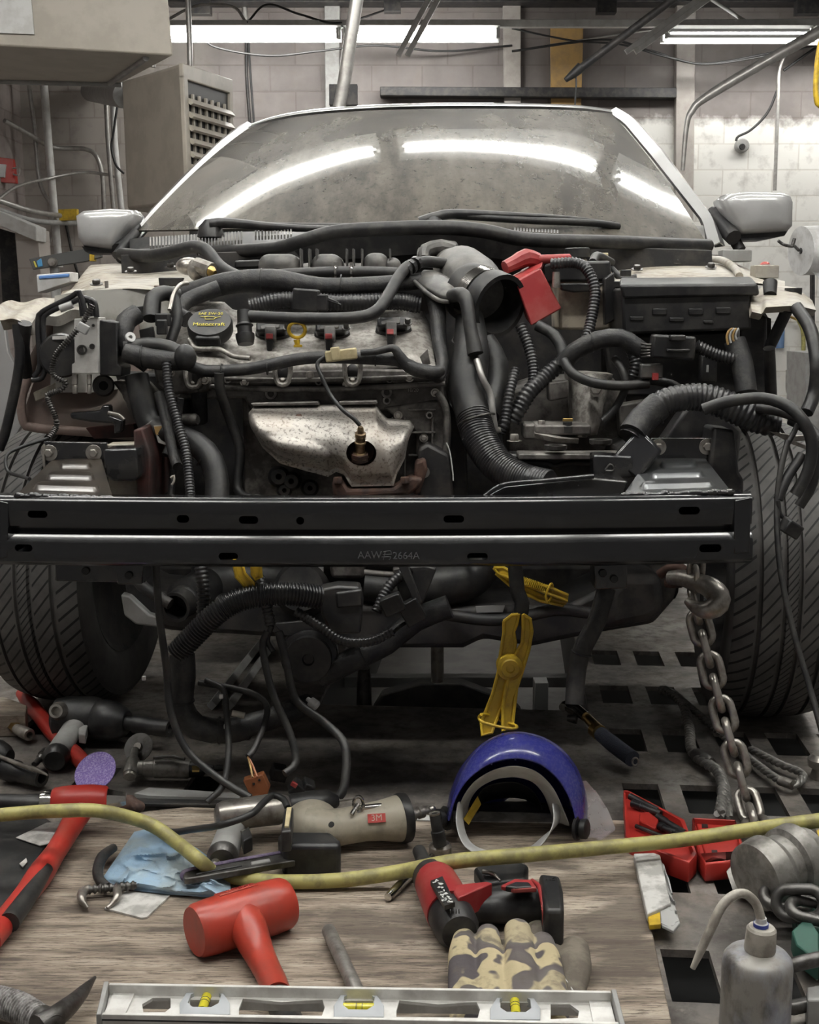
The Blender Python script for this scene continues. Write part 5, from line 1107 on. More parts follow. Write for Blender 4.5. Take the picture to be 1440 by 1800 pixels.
# gearbox castings under the battery
gb = plate('gearbox', K['alud'], car, [(890, 690), (945, 672), (1075, 660), (1100, 690), (1106, 760), (1060, 800), (896, 800)], 2.62, .2, bev=.008)
patch('mount_arm', K['alu'], gb, [(1000, 655, 2.58), (1040, 655, 2.56), (1078, 658, 2.58)], [(1010, 764, 2.54), (1030, 766, 2.52), (1050, 764, 2.54)], n=20, mm=16, bulge=.02, skirt=.08)
plate('gearbox_box', K['alud'], gb, [(964, 672), (1000, 668), (1000, 700), (966, 706)], 2.54, .05, bev=.004)
lath('mount_bolt', K['steel'], gb, at(1048, 684, 2.54), at(1048, 684, 2.52), [(0, .018), (.5, .018), (.5, .012), (1, .010)], 6)
plate('mount_plate', K['alud'], gb, [(1088, 712), (1140, 704), (1140, 760), (1092, 770)], 2.56, .05, bev=.004)
box('valve_body', K['alud'], gb, at(985, 752, 2.5), (.11, .10, .02), bev=.004); box('valve_body', K['alud'], gb, at(945, 756, 2.52), (.06, .08, .03), bev=.004)
patch('selector_plate', K['alu'], gb, [(938, 750, 2.52), (960, 746, 2.54), (1008, 758, 2.54)], [(940, 762, 2.44), (980, 770, 2.43), (1018, 772, 2.45)], n=16, mm=6, skirt=.01, skv=V((0, .01, -.01)))
for x, y, r in ((952, 752, .008), (904, 776, .010), (1022, 768, .008)): hexbolt('gearbox_bolt', K['steel'], gb, at(x, y, 2.47), r, UP, .014, washer=r * 1.5)
lath('shift_sensor', K['plastic'], gb, at(998, 760, 2.46), at(998, 742, 2.46), [(0, .013), (.6, .013), (.65, .010), (1, .009)], 18)
box('sensor_terminal', K['brass'], gb, at(998, 738, 2.46), (.02, .006, .006), bev=.001)
bm = bmn(); aBox(bm, at(1000, 800, 2.42), (.20, .06, .012)); build(bm, 'radiator_tie_bar', K['alud'], car, bev=.003)
for x, y in ((977, 786), (1056, 776)):
    bm = aLath(bmn(), at(x, y, 2.40) - UP * .006, at(x, y, 2.40) + UP * .004, [(0, .018), (.3, .022), (1, .022), (1, .014), (.2, .013), (.2, .0005)], 28); build(bm, 'rubber_bushing', K['steeld'], car)
plate('tie_bar_channel', K['plastic'], car, [(895, 798), (1046, 806), (1046, 850), (900, 846)], 2.44, .06, bev=.006)
tube('tie_bar_edge', K['dark'], car, [(900, 812, 2.42), (960, 814, 2.42), (975, 820, 2.42), (1000, 814, 2.42), (1046, 815, 2.42)], .005)
# right hand bracket, arm and thick loom
plate('support_bracket', K['glossblack'], car, [(1043, 800), (1112, 802), (1116, 840), (1044, 846)], 2.26, .05, bev=.004)
br_ = build(hexa(bmn(), [at(1075, 804, 2.27), at(1124, 750, 2.29), at(1164, 792, 2.27), at(1122, 846, 2.25)], [at(1080, 804, 2.34), at(1128, 752, 2.36), at(1166, 792, 2.34), at(1124, 846, 2.32)]), 'bracket_arm', K['glossblack'], car, bev=.006)
bm = bmn(); aTube(bm, [(1064, 826, 2.258), (1072, 816, 2.258), (1078, 820, 2.258), (1078, 827, 2.258), (1064, 827, 2.258)], .0018, seg=6); build(bm, 'bracket_hole_rim', K['steeld'], br_)
plate('support_bar', K['glossblack'], car, [(850, 876), (888, 856), (1045, 840), (1105, 846), (1098, 868), (1040, 880)], 2.2, .06, bev=.004)
tube('support_bar_edge', K['glossblack'], car, [(852, 872, 2.195), (886, 852, 2.195), (960, 845, 2.195), (1044, 837, 2.195)], .004)
th = tube('main_loom', K['loom'], car, [(1108, 770, 2.30), (1130, 738, 2.32), (1165, 708, 2.33), (1210, 698, 2.34), (1250, 702, 2.34), (1300, 722, 2.33), (1345, 742, 2.32), (1368, 746, 2.32)], [.022, .023, .024, .024, .026, .028, .028, .02], ribs=.0095, amp=.05, seg=18)
tube('tape_wrap', K['tape'], th, [(1112, 764, 2.298), (1130, 738, 2.318), (1160, 712, 2.326)], .027, seg=16)
for r, pts in ((.011, [(1236, 720, 2.28), (1280, 706, 2.27), (1340, 700, 2.26), (1385, 714, 2.24), (1412, 740, 2.22), (1428, 780, 2.22), (1420, 830, 2.22), (1398, 870, 2.22)]),
               (.010, [(1330, 716, 2.30), (1375, 724, 2.28), (1415, 744, 2.26), (1434, 790, 2.26), (1428, 850, 2.26), (1405, 890, 2.26)]),
               (.012, [(1390, 736, 2.28), (1420, 752, 2.26), (1445, 780, 2.24)]),
               (.0055, [(1385, 775, 2.24), (1372, 830, 2.22), (1366, 900, 2.20), (1372, 1000, 2.16), (1395, 1110, 2.12), (1424, 1210, 2.08), (1446, 1290, 2.04)]),
               (.004, [(1368, 880, 2.2), (1372, 905, 2.2), (1382, 912, 2.2)]),
               (.009, [(1410, 800, 2.24), (1384, 840, 2.22), (1368, 878, 2.21)]),
               (.005, [(1385, 780, 2.25), (1396, 760, 2.26), (1405, 740, 2.26)])):
    tube('hanging_cable', K['rubber'], car, pts, r, seg=10)
box('hanging_connector', K['plastic'], car, at(1390, 928, 2.19), (.034, .028, .026), rot=(.2, .5, .3), bev=.003)
plate('bent_metal_strip', K['steel'], car, [(1352, 758), (1400, 766), (1440, 762), (1440, 772), (1400, 776), (1440, 792), (1440, 798), (1395, 782)], 2.3, .004, bev=.001)
# lower front: crossmember, hoses, horn, looms
cm = plate('crossmember', K['dark'], car, [(215, 1010), (270, 1040), (560, 1062), (780, 1068), (1000, 1064), (1110, 1010), (1200, 1000), (1186, 1056), (1150, 1098), (1040, 1116), (935, 1138), (850, 1124), (815, 1141), (700, 1141), (560, 1126), (300, 1110), (228, 1092)], 2.46, .18, bev=.012)
plate('engine_sump', K['dark'], car, [(255, 985), (1200, 985), (1195, 1060), (270, 1062)], 2.68, .3, bev=.02)
plate('paint_label', K['tag'], cm, [(836, 1066), (888, 1064), (884, 1076), (838, 1077)], 2.456, .003, bev=0)
tube('pressure_line', K['dark'], car, [(780, 1080, 2.44), (860, 1090, 2.42), (920, 1084, 2.42), (980, 1072, 2.42), (1040, 1078, 2.42)], .012)
plate('subframe_arm', K['gray'], car, [(212, 1045), (228, 1048), (262, 1080), (280, 1085), (280, 1103), (238, 1098), (218, 1082)], 2.44, .03, bev=.004)
plate('subframe_mount', K['dark'], car, [(1095, 1010), (1165, 1010), (1170, 1080), (1140, 1096), (1060, 1112), (1070, 1040)], 2.4, .15, bev=.02)
lath('lower_radiator_hose', K['rubber'], car, at(360, 1030, 2.5), at(308, 1068, 2.36), [(0, .040), (.5, .038), (.55, .042), (.65, .042), (.68, .032), (.72, .032), (.75, .029), (.9, .030), (1, .030), (1, .024), (.6, .022), (.6, .001)], 28)
tube('radiator_hose', K['rubber'], car, [(340, 1030, 2.52), (420, 1020, 2.54), (520, 1015, 2.58)], .042, seg=20, step=.012)
tube('radiator_hose', K['rubber'], car, [(640, 1030, 2.48), (700, 1036, 2.48), (760, 1030, 2.48), (830, 1015, 2.5), (860, 990, 2.5)], [.03, .034, .045, .045, .03], seg=20, step=.012)
lath('oil_filter', K['white'], car, at(538, 985, 2.5), at(538, 1012, 2.5), [(0, .036), (.9, .036), (1, .03), (1, .001)], 28)
plate('drain_box', K['alud'], car, [(578, 985), (642, 985), (640, 1018), (582, 1018)], 2.46, .08, bev=.008)
hn = lath('horn', K['plastic'], car, at(546, 1142, 2.42), at(542, 1160, 2.33), [(0, .05), (.2, .056), (.5, .056), (.55, .050), (.6, .054), (.8, .054), (.85, .046), (1, .044), (1, .012), (.9, .010), (.9, .001)], 36)
plate('horn_bracket', K['dark'], hn, [(480, 1096), (560, 1090), (552, 1122), (500, 1118)], 2.36, .01)
fanm = lath('fan_motor', K['plastic'], car, at(535, 1040, 2.5), at(528, 1034, 2.4), [(0, .055), (.8, .055), (1, .045), (1, .001)], 32)
sb_ = plate('fan_controller', K['plastic'], car, [(562, 1036), (594, 1030), (632, 1032), (638, 1060), (634, 1114), (582, 1116), (564, 1080)], 2.32, .05, bev=.005)
plate('controller_lid', K['plastic'], sb_, [(590, 1042), (636, 1036), (638, 1066), (592, 1070)], 2.312, .02, bev=.004)
for r, m, pts, rb in ((.021, 'loom', [(310, 1150, 2.26), (340, 1118, 2.26), (385, 1075, 2.26), (430, 1052, 2.27), (500, 1044, 2.28), (565, 1050, 2.30)], .006),
                      (.024, 'tape', [(320, 1150, 2.27), (322, 1190, 2.26), (318, 1240, 2.25), (345, 1278, 2.24), (400, 1285, 2.26), (430, 1278, 2.28)], 0),
                      (.022, 'tape', [(420, 1280, 2.28), (480, 1262, 2.32), (540, 1238, 2.4)], 0),
                      (.012, 'loom', [(352, 990, 2.30), (358, 1040, 2.29), (356, 1090, 2.28)], .008),
                      (.010, 'loom', [(452, 1008, 2.30), (462, 1038, 2.28), (472, 1080, 2.27), (476, 1100, 2.27)], .007),
                      (.009, 'loom', [(520, 1075, 2.28), (560, 1100, 2.27), (600, 1126, 2.27), (650, 1128, 2.27), (690, 1110, 2.28)], .007),
                      (.010, 'loom', [(662, 1075, 2.3), (685, 1030, 2.32), (720, 1000, 2.34)], .007),
                      (.024, 'tape', [(560, 1190, 2.36), (620, 1160, 2.36), (680, 1130, 2.38), (730, 1090, 2.4), (790, 1066, 2.4)], 0),
                      (.014, 'rubber', [(905, 985, 2.3), (910, 1040, 2.29), (918, 1060, 2.28), (912, 1100, 2.27)], 0),
                      (.017, 'tape', [(1066, 1035, 2.24), (1050, 1090, 2.22), (1020, 1150, 2.20), (1012, 1200, 2.19), (1010, 1238, 2.18)], 0),
                      (.007, 'rubber', [(274, 990, 2.2), (280, 1080, 2.2), (292, 1170, 2.2), (300, 1250, 2.19), (330, 1320, 2.18), (390, 1372, 2.16), (440, 1402, 2.14)], 0),
                      (.007, 'rubber', [(470, 1110, 2.26), (462, 1140, 2.25), (480, 1220, 2.22), (510, 1290, 2.2), (520, 1340, 2.18), (500, 1360, 2.16)], 0),
                      (.008, 'rubber', [(490, 1110, 2.26), (505, 1170, 2.25), (520, 1230, 2.24), (570, 1270, 2.22), (606, 1310, 2.18), (606, 1380, 2.14), (595, 1402, 2.13)], 0),
                      (.006, 'rubber', [(350, 1200, 2.3), (400, 1208, 2.28), (450, 1222, 2.26), (470, 1250, 2.25), (450, 1310, 2.2), (436, 1330, 2.18)], 0),
                      (.006, 'rubber', [(362, 1196, 2.28), (392, 1212, 2.26), (398, 1250, 2.24), (402, 1320, 2.2), (392, 1380, 2.16), (364, 1410, 2.14)], 0),
                      (.005, 'rubber', [(478, 1100, 2.26), (470, 1125, 2.26), (480, 1145, 2.25)], 0),
                      (.0035, 'rubber', [(730, 1085, 2.35), (705, 1100, 2.3), (692, 1112, 2.28)], 0)):
    tube('wiring_loom' if m != 'rubber' else 'hanging_cable', K[m], car, pts, r, ribs=rb, seg=12)
lath('white_plug', K['white'], car, at(540, 1228, 2.26), at(558, 1242, 2.25), [(0, .004), (.3, .005), (.32, .009), (.9, .010), (1, .008), (1, .004), (.8, .0005)], 12)
for p0, p1 in (((408, 1253), (430, 1258)),): tube('grey_clip', K['milky'], car, [(*p0, 2.24), (*p1, 2.24)], .006)
for x, y in ((389, 1224), (397, 1277), (253, 1192)): box('white_clip', K['white'], car, at(x, y, 2.235), (.007, .006, .008), bev=.001)
box('loom_connector', K['plastic'], car, at(690, 1062, 2.28), (.04, .03, .034), rot=(0, -.4, 0), bev=.003)
box('loom_connector', K['plastic'], car, at(725, 1075, 2.3), (.04, .03, .045), rot=(0, -.5, 0), bev=.003)
plate('loom_bracket', K['dark'], car, [(690, 1000), (745, 994), (768, 1000), (740, 1070), (715, 1085), (700, 1040)], 2.34, .02, bev=.003)
bcn = plate('brown_connector', K['brown'], car, [(427, 1372), (462, 1361), (474, 1386), (470, 1398), (440, 1402)], on(450, 1390, .03).y, .02, bev=.002)
for x, y in ((446, 1378), (456, 1371)): box('connector_pin', K['wire'], bcn, at(x, y, on(450, 1390, .03).y - .001), (.004, .002, .004), bev=0)
for k in range(2): tube('connector_wire', K['ochre'] if k else K['brown'], bcn, [(452 - 8 * k, 1366, 2.15), (444 - 4 * k, 1345, 2.17), (436, 1330, 2.18)], .002, seg=6)
for x, y, s, rr in ((490, 1358, .03, .3), (522, 1386, .026, .8), (540, 1384, .022, .5)):
    box('loom_connector', K['plastic'], car, on(x, y, .03), (s, .03, .026), rot=(.2, rr, .3), bev=.003)
box('red_lock', K['bred'], car, on(517, 1379, .05), (.012, .008, .008), rot=(0, .6, 0), bev=.001)

# small fittings all over the bay
def ring_at(name, m, x, y, Y, r, d, t=.003, par=None):
    c = at(x, y, Y); d = d.normalized(); bm = bmn()
    f_, a_, b_ = frame(d); aTube(bm, [c + (a_ * math.cos(q) + b_ * math.sin(q)) * r for q in [k * math.pi / 10 for k in range(21)]], t, raw=True, seg=6)
    return build(bm, name, m, par or car)
for x, y, Y, r, d in ((262, 746, 2.48, .0255, V((.5, 0, -.7))), (362, 800, 2.43, .0255, V((.7, 0, -.6))), (350, 436, 3.02, .0172, V((1, 0, -.2))), (826, 600, 2.60, .036, V((0, -.3, 1))), (838, 738, 2.49, .0375, V((.3, -.3, -1)))):
    ring_at('hose_clamp', K['steeld'], x, y, Y, r, d, .0025)
for x, y, Y, r, d in ((470, 646, 2.476, .0132, V((1, 0, 0))), (390, 652, 2.472, .0132, V((1, 0, 0))), (660, 631, 2.475, .0132, V((1, 0, 0))), (460, 494, 2.70, .026, V((1, 0, 0))), (600, 503, 2.70, .0235, V((1, 0, 0))), (250, 627, 2.462, .021, V((1, 0, 0))), (1040, 601, 2.522, .020, V((1, 0, .2))),
                      (318, 1232, 2.252, .025, V((0, 0, 1))), (386, 1284, 2.255, .025, V((1, 0, 0))), (640, 1150, 2.365, .025, V((1, 0, .4))), (1022, 1148, 2.20, .018, V((.3, 0, 1))), (1150, 722, 2.327, .0278, V((.8, 0, .6)))):
    ring_at('cable_tie', K['wire'], x, y, Y, r, d, .0016)
for x, y, Y in ((430, 672, 2.508), (545, 660, 2.508), (610, 676, 2.508), (720, 664, 2.508), (765, 690, 2.53), (700, 730, 2.525), (745, 770, 2.525), (310, 690, 2.515), (360, 668, 2.495), (300, 655, 2.495)):
    hexbolt('head_bolt', K['steel'], eng, at(x, y, Y), .0062, FW, .007, washer=.009)
for x, y, Y in ((230, 478, 3.05), (300, 470, 3.1), (170, 500, 2.75), (1120, 474, 3.05), (1190, 462, 3.2), (1250, 470, 3.1)):
    hexbolt('tower_nut', K['steeld'], car, at(x, y, Y - .05), .009, UP + FW * .3, .010, washer=.014)
for x, y, Y in ((1085, 500, 2.7), (1100, 480, 2.8), (1060, 450, 2.95)): box('harness_clip', K['ivory'] if y < 470 else K['plastic'], car, at(x, y, Y), (.022, .02, .014), bev=.002)
for pts, Y in (([(228, 540), (262, 536), (262, 556), (230, 560)], 2.56), ([(244, 580), (268, 574), (272, 600), (248, 604)], 2.54), ([(270, 520), (282, 518), (280, 560), (268, 560)], 2.60)):
    plate('small_bracket', K['dark'], car, pts, Y, .015)
for a, b in (((300, 700, 2.49), (300, 880, 2.44)), ((318, 700, 2.48), (290, 800, 2.44)), ((280, 760, 2.5), (268, 830, 2.46))): tube('engine_harness', K['tape'], car, [a, ((a[0] + b[0]) / 2 + 6, (a[1] + b[1]) / 2, a[2]), b], .007)
tube('white_clip', K['milky'], car, [(300, 840, 2.36), (306, 836, 2.36), (306, 846, 2.36), (302, 852, 2.36)], .0022)
for y in (720, 760, 800, 840): box('block_rib', K['alud'], eng, at(742, y, 2.525), (.055, .012, .004), bev=.001)
for x in (690, 712, 760): box('block_rib', K['alud'], eng, at(x, 790, 2.525), (.004, .012, .13), bev=.001)
plate('lower_pulley_cover', K['dark'], car, [(470, 826), (560, 846), (585, 870), (585, 900), (455, 900)], 2.6, .06, bev=.01)
tube('ground_strap', K['steeld'], car, [(440, 878, 2.45), (452, 872, 2.44), (462, 876, 2.44)], .004)
tube('subframe_pipe', K['dark'], car, [(232, 1000, 2.40), (250, 1030, 2.38), (300, 1062, 2.36)], .012)
for x, y, Y in ((1080, 1018, 2.195), (1060, 1008, 2.195), (226, 1012, 2.165), (150, 1004, 2.195)):
    lath('bracket_hole', K['wire'], car, at(x, y, Y), at(x, y, Y - .003), [(0, .007), (1, .006)], 14)
plate('radiator_bracket', K['dark'], car, [(700, 995), (716, 990), (742, 1060), (730, 1066)], 2.30, .02)
tube('ac_line', K['alud'], car, [(640, 1006, 2.42), (700, 1010, 2.42), (724, 1000, 2.42)], .006)
# ---------------------------------------------------------------- tools on the rack deck
ZP = .016
def E(name, px, py, label, cat, z=0.0, group=None): return empty(name, on(px, py, z), label, cat, group)
def gl(name, m, par, a, b, prof, **k):     # turned shape along an axis between two (px, py, z) points, radii in pixels there
    p, q = on(*a), on(*b); s = (mpp(p) + mpp(q)) / 2
    return lath(name, m, par, p, q, [(t, r * s) for t, r in prof], **k)
def gt(name, m, par, pts, rpx, **k):
    P_ = [on(*p) for p in pts]; s = sum(mpp(p) for p in P_) / len(P_)
    r = [x * s for x in rpx] if isinstance(rpx, (list, tuple)) else rpx * s
    return tube(name, m, par, P_, r, **k)
def gp(name, m, par, pts, z1, z0, bev=.002, **k):   # flat piece: outline seen at its top height z1, down to z0
    return build(aPrism(bmn(), [on(x, y, z1) for x, y in pts], V((0, 0, z0 - z1))), name, m, par, bev=bev, **k)
def gcloth(name, m, par, top, bot, zf, n=40, mm=30, solid=.002):
    A, B = resamp(top, n), resamp(bot, n)
    rows = []
    for j in range(mm):
        v = j / (mm - 1); rows.append([on(A[i].lerp(B[i], v).x, A[i].lerp(B[i], v).y, zf(i / (n - 1), v)) for i in range(n)])
    bm = bmn(); aGrid(bm, rows); return build(bm, name, m, par, solid=solid, ang=70)

# spirit level
ZT = .094; ZB_ = .062
lv = E('spirit_level', 630, 1765, 'aluminium spirit level with three yellow vials across the front of the plywood', 'spirit level', ZB_)
TLp, TRp, BLp, BRp = on(192, 1729, ZT), on(1074, 1743, ZT), on(180, 1781, ZT), on(1088, 1798, ZT)
dx = (TRp - TLp).normalized(); dy = UP.cross(dx)
def bar_(name, a, b, wd, z0, z1, m, bev=.001):
    d = (b - a).normalized(); n = UP.cross(d)
    pr = bmn(); aPrism(pr, [V((*(a + n * wd / 2).xy, z0)), V((*(b + n * wd / 2).xy, z0)), V((*(b - n * wd / 2).xy, z0)), V((*(a - n * wd / 2).xy, z0))], V((0, 0, z1 - z0)))
    return build(pr, name, m, lv, bev=bev)
bar_('flange', TLp, TRp, .005, ZB_, ZT, K['alulevel']); fl = bar_('flange', BLp, BRp, .005, ZB_, ZT, K['alulevel'])
for z in (.070, .078, .086):
    bar_('flange_groove', BLp - dy * .0026, BRp - dy * .0026, .0006, z, z + .002, K['dark'], 0)
zw = (ZB_ + ZT) / 2
web = build(aPrism(bmn(), [V((*TLp.xy, zw + .002)), V((*TRp.xy, zw + .002)), V((*BRp.xy, zw + .002)), V((*BLp.xy, zw + .002))], V((0, 0, -.004))), 'web', K['alulevel'], lv)
bm = bmn()
def wpt(x, y): return on(x, y, zw)
for poly in ([(250, 1768), (268, 1757), (300, 1757), (300, 1774), (290, 1782), (252, 1782)], [(420, 1776), (427, 1758), (495, 1764), (567, 1760), (571, 1774), (566, 1788), (420, 1786)],
             [(697, 1779), (702, 1761), (770, 1768), (838, 1764), (844, 1777), (840, 1792), (697, 1790)], [(968, 1768), (1002, 1768), (1018, 1780), (1016, 1792), (968, 1794)],
             [(334, 1760), (388, 1760), (388, 1784), (334, 1784)], [(606, 1762), (656, 1762), (656, 1786), (606, 1786)], [(880, 1765), (936, 1765), (936, 1789), (880, 1789)]):
    aPrism(bm, [wpt(x, y) + V((0, 0, .02)) for x, y in poly], V((0, 0, -.04)))
cut(web, bm)
for cx_, hor in ((360, 0), (631, 1), (906, 0)):
    y0 = 1740 + (cx_ - 190) * .016
    fr = gp('vial_frame', K['greyp'], lv, [(cx_ - 44, y0 + 20), (cx_ - 32, y0 + 1), (cx_ + 32, y0 + 1), (cx_ + 44, y0 + 20), (cx_ + 44, y0 + 40), (cx_ - 44, y0 + 40)], zw + .007, zw - .004, bev=.001)
    bm = bmn(); c = on(cx_, y0 + 22, zw); s = mpp(c)
    aPrism(bm, [c + dx * (x * s * 27) + dy * (y * s * 24) + V((0, 0, .03)) for x, y in ((-1, -.55), (-.6, -1.1), (.6, -1.1), (1, -.55), (1, .55), (.6, 1), (-.6, 1), (-1, .55))], V((0, 0, -.06)))
    cut(fr, bm)
    a, b = (c - dx * s * 29, c + dx * s * 29) if hor else (c - dy * s * 26, c + dy * s * 24)
    if not hor: a += UP * .002; b += UP * .002
    vl = lath('vial', K['vial'], lv, a - dy * (.004 if hor else 0), b - dy * (.004 if hor else 0), [(0, .0062), (1, .0062)], 18)
    for t in (.42, .6):
        q = (a - dy * (.004 if hor else 0)).lerp(b - dy * (.004 if hor else 0), t); lath('vial_line', K['wire'], vl, q, q + (b - a).normalized() * .0008, [(0, .0065), (1, .0065)], 16)
for a, b in ((TLp, BLp), (TRp, BRp)):
    d = (b - a).normalized(); s = 1 if a is TRp else -1
    aa = bmn(); aBox(aa, V((*((a + b) / 2).xy, (ZB_ + ZT) / 2)) + dx * s * .004, ((b - a).length + .008, .006, ZT - ZB_ + .002), ax=(d, d.cross(UP), UP)); build(aa, 'end_cap', K['gray'], lv, bev=.001)
    gp_ = bmn(); aBox(gp_, V((*((a + b) / 2).xy, zw + .003)) - dx * s * .014, (.026, (b - a).length - .006, .004), ax=(dx, dy, UP)); build(gp_, 'end_block', K['alulevel'], lv)

# red dead blow mallet
mh = E('mallet', 430, 1640, 'orange red one-piece dead blow mallet with its handle under the spirit level', 'mallet', ZP)
hd_ = gl('mallet_head', K['mallet'], mh, (341, 1638, .054), (505, 1586, .054), [(0, 30), (0, 42), (.04, 46), (.2, 48), (.8, 48), (.96, 46), (1, 42), (1, 30)], seg=40)
gt('handle', K['mallet'], mh, [(430, 1612, .06), (440, 1640, .052), (455, 1675, .040), (478, 1722, .036), (488, 1750, .036)], [34, 33, 27, 24, 24, 24], seg=24)
gt('grip', K['rubber'], mh, [(489, 1753, .036), (500, 1778, .036), (530, 1850, .036)], [25, 26, 26], seg=20)
c = on(422, 1575, .098); bx_ = (on(490, 1568, .09) - on(370, 1605, .09)).normalized(); by_ = V((-bx_.y, bx_.x, 0)) * .75 + UP * .66
bm = bmn(); nrm_ = bx_.cross(by_).normalized(); c = on(424, 1612, .054) + by_ * 0 + nrm_ * 0
ctr = on(423, 1612, .054); rr_ = 48 * mpp(ctr); nn = (UP * .80 + V((-bx_.y, bx_.x, 0)) * .25 - V((-bx_.y, bx_.x, 0)) * .0).normalized(); yy_ = nn.cross(bx_).normalized()
aBox(bm, ctr + nn * (rr_ - .001), (.062, .020, .004), ax=(bx_, yy_, nn)); pn = build(bm, 'raised_panel', K['mallet'], hd_, bev=.001)
random.seed(3); bm = bmn()
for row, (x0, n) in enumerate(((-.026, 16), (.004, 6))):
    for k in range(n): aBox(bm, ctr + nn * (rr_ + .0012) + bx_ * (x0 + k * .0034) + yy_ * (.0045 - row * .008), (.0018, .003 + random.random() * .002, .001), ax=(bx_, yy_, nn))
build(bm, 'worn_lettering', K['bred'], hd_)
# steel drift bar
o = gl('steel_bar', K['block'], None, (576, 1632, .030), (640, 1770, .030), [(0, 9), (.03, 13), (.97, 13), (1, 9)], seg=20); tag(o, 'plain dark round steel bar lying between the mallet and the cordless tool', 'bar')
# pick hammer
ph = E('pick_hammer', 70, 1790, 'chipping hammer with grey tape-wrapped handle and pointed steel pick in the bottom left corner', 'hammer', ZP)
gt('wrapped_handle', mat('grey_wrap', (.36, .35, .34), .8, c2=(.13, .12, .115), sc_=90, amt=.9, bump=1, bsc=120), ph, [(-30, 1752, .045), (30, 1770, .045), (75, 1796, .042)], [24, 26, 24], ribs=.0045, amp=.05, seg=18)
gt('pick', K['steeld'], ph, [(66, 1806, .05), (100, 1785, .05), (135, 1755, .045), (167, 1718, .036)], [22, 18, 12, 3], seg=10)
gl('collar', K['steeld'], ph, (72, 1790, .046), (95, 1806, .046), [(0, 24), (1, 22)], seg=18)

# gloves
gv_ = E('work_gloves', 910, 1700, 'pair of dirty camouflage work gloves lying in front of the cordless tool', 'gloves', ZP)
bm = bmn()
def fing(bm, pts, r, fl=.75):
    P_ = [on(*p) for p in pts]; s = mpp(P_[0]); aTube(bm, spline(P_, .004), [x * s for x in r], raw=True, seg=14, flat=fl); aBlob(bm, P_[0], (r[0] * s * .98, r[0] * s * .98, r[0] * s * fl), u=14, v=10); aBlob(bm, P_[-1], (r[-1] * s * .98, r[-1] * s * .98, r[-1] * s * fl), u=14, v=10)
for pts, r in (([(816, 1648, .045), (812, 1680, .05), (816, 1730, .048), (822, 1790, .045)], [20, 24, 27, 28]), ([(858, 1640, .048), (862, 1680, .052), (866, 1730, .05), (870, 1790, .048)], [20, 24, 28, 28]),
               ([(910, 1634, .055), (914, 1670, .06), (918, 1730, .055), (925, 1790, .05)], [24, 26, 30, 30]), ([(954, 1654, .05), (962, 1690, .054), (968, 1740, .05), (970, 1790, .048)], [20, 25, 28, 28])):
    fing(bm, pts, r)
for x in (835, 885, 935): aBlob(bm, on(x, 1740, .044), (.034, .03, .016))
build(bm, 'back', K['glove'], gv_, remesh=.0022)
bm = bmn()
for pts, r in (([(948, 1636, .028), (960, 1670, .03), (966, 1700, .03)], [26, 30, 28]), ([(1010, 1664, .032), (1008, 1700, .034), (1000, 1745, .03)], [26, 32, 28]), ([(838, 1668, .03), (842, 1700, .032), (846, 1740, .03)], [14, 16, 16]), ([(888, 1660, .03), (892, 1700, .032)], [14, 16])):
    fing(bm, pts, r, .6)
build(bm, 'palm', K['palm'], gv_, remesh=.0022)
gt('piping', K['white'], gv_, [(986, 1712, .045), (1000, 1730, .042), (1012, 1750, .04)], 1.6)

# cordless impact tool
ct = E('cordless_driver', 850, 1600, 'red and black cordless impact driver lying on its side beside the gloves', 'driver', ZP)
gl('barrel', K['plastic'], ct, (757, 1540, .05), (808, 1640, .048), [(-.1, 18), (-.06, 28), (0, 34), (.3, 38), (.7, 40), (.93, 38), (1, 30), (1.02, 8)], seg=28)
gl('red_housing', K['bred'], ct, (764, 1546, .052), (793, 1606, .051), [(0, 35), (.1, 39), (.9, 43), (1, 42)], seg=28)
gl('nose', K['rubber'], ct, (736, 1494, .05), (756, 1540, .05), [(0, 8), (.04, 12), (.5, 13), (.5, 16), (.8, 18), (1, 24)], seg=22)
gt('handle', K['plastic'], ct, [(792, 1592, .045), (850, 1592, .045), (900, 1588, .045), (944, 1586, .045)], [36, 36, 40, 44], seg=24, flat=.8)
gp('red_side_panel', K['bred'], ct, [(790, 1556), (856, 1549), (866, 1552), (806, 1578)], .086, .05)
gt('red_trim', K['bred'], ct, [(936, 1548, .08), (948, 1560, .085), (956, 1600, .075), (957, 1626, .05)], 4)
gp('red_loop', K['bred'], ct, [(880, 1556), (905, 1544), (936, 1546), (944, 1560), (905, 1562)], .088, .08)
gp('loop_button', K['plastic'], ct, [(888, 1557), (906, 1549), (930, 1550), (936, 1558), (906, 1560)], .0895, .08)
bt2 = gp('battery_pack', K['plastic'], ct, [(948, 1534), (984, 1538), (990, 1562), (992, 1600), (958, 1600)], .092, .018, bev=.006)
text('capacity_print', '1.5', .015, on(967, 1545, .0925), V((1, -.12, 0)), V((.1, 1, 0)), K['wire'], bt2)
lb = gp('label_plate', K['plastic'], ct, [(757, 1548), (778, 1540), (800, 1586), (782, 1592)], .092, .085, bev=0)
random.seed(5); bm = bmn()
for k in range(26):
    t = random.random(); x, y = 768 + 20 * t + random.uniform(-7, 7), 1546 + 40 * t; p = on(x, y, .0935); aBox(bm, p, (.002 + random.random() * .004, .0015 + random.random() * .004, .001), rot=(0, 0, random.random() * 3))
build(bm, 'worn_label', K['whitetxt'], lb)
bm = bmn()
for k in range(4): aBox(bm, on(792 + k * 5, 1602, .09), (.0015, .006, .004))
build(bm, 'vent_slots', K['wire'], ct)

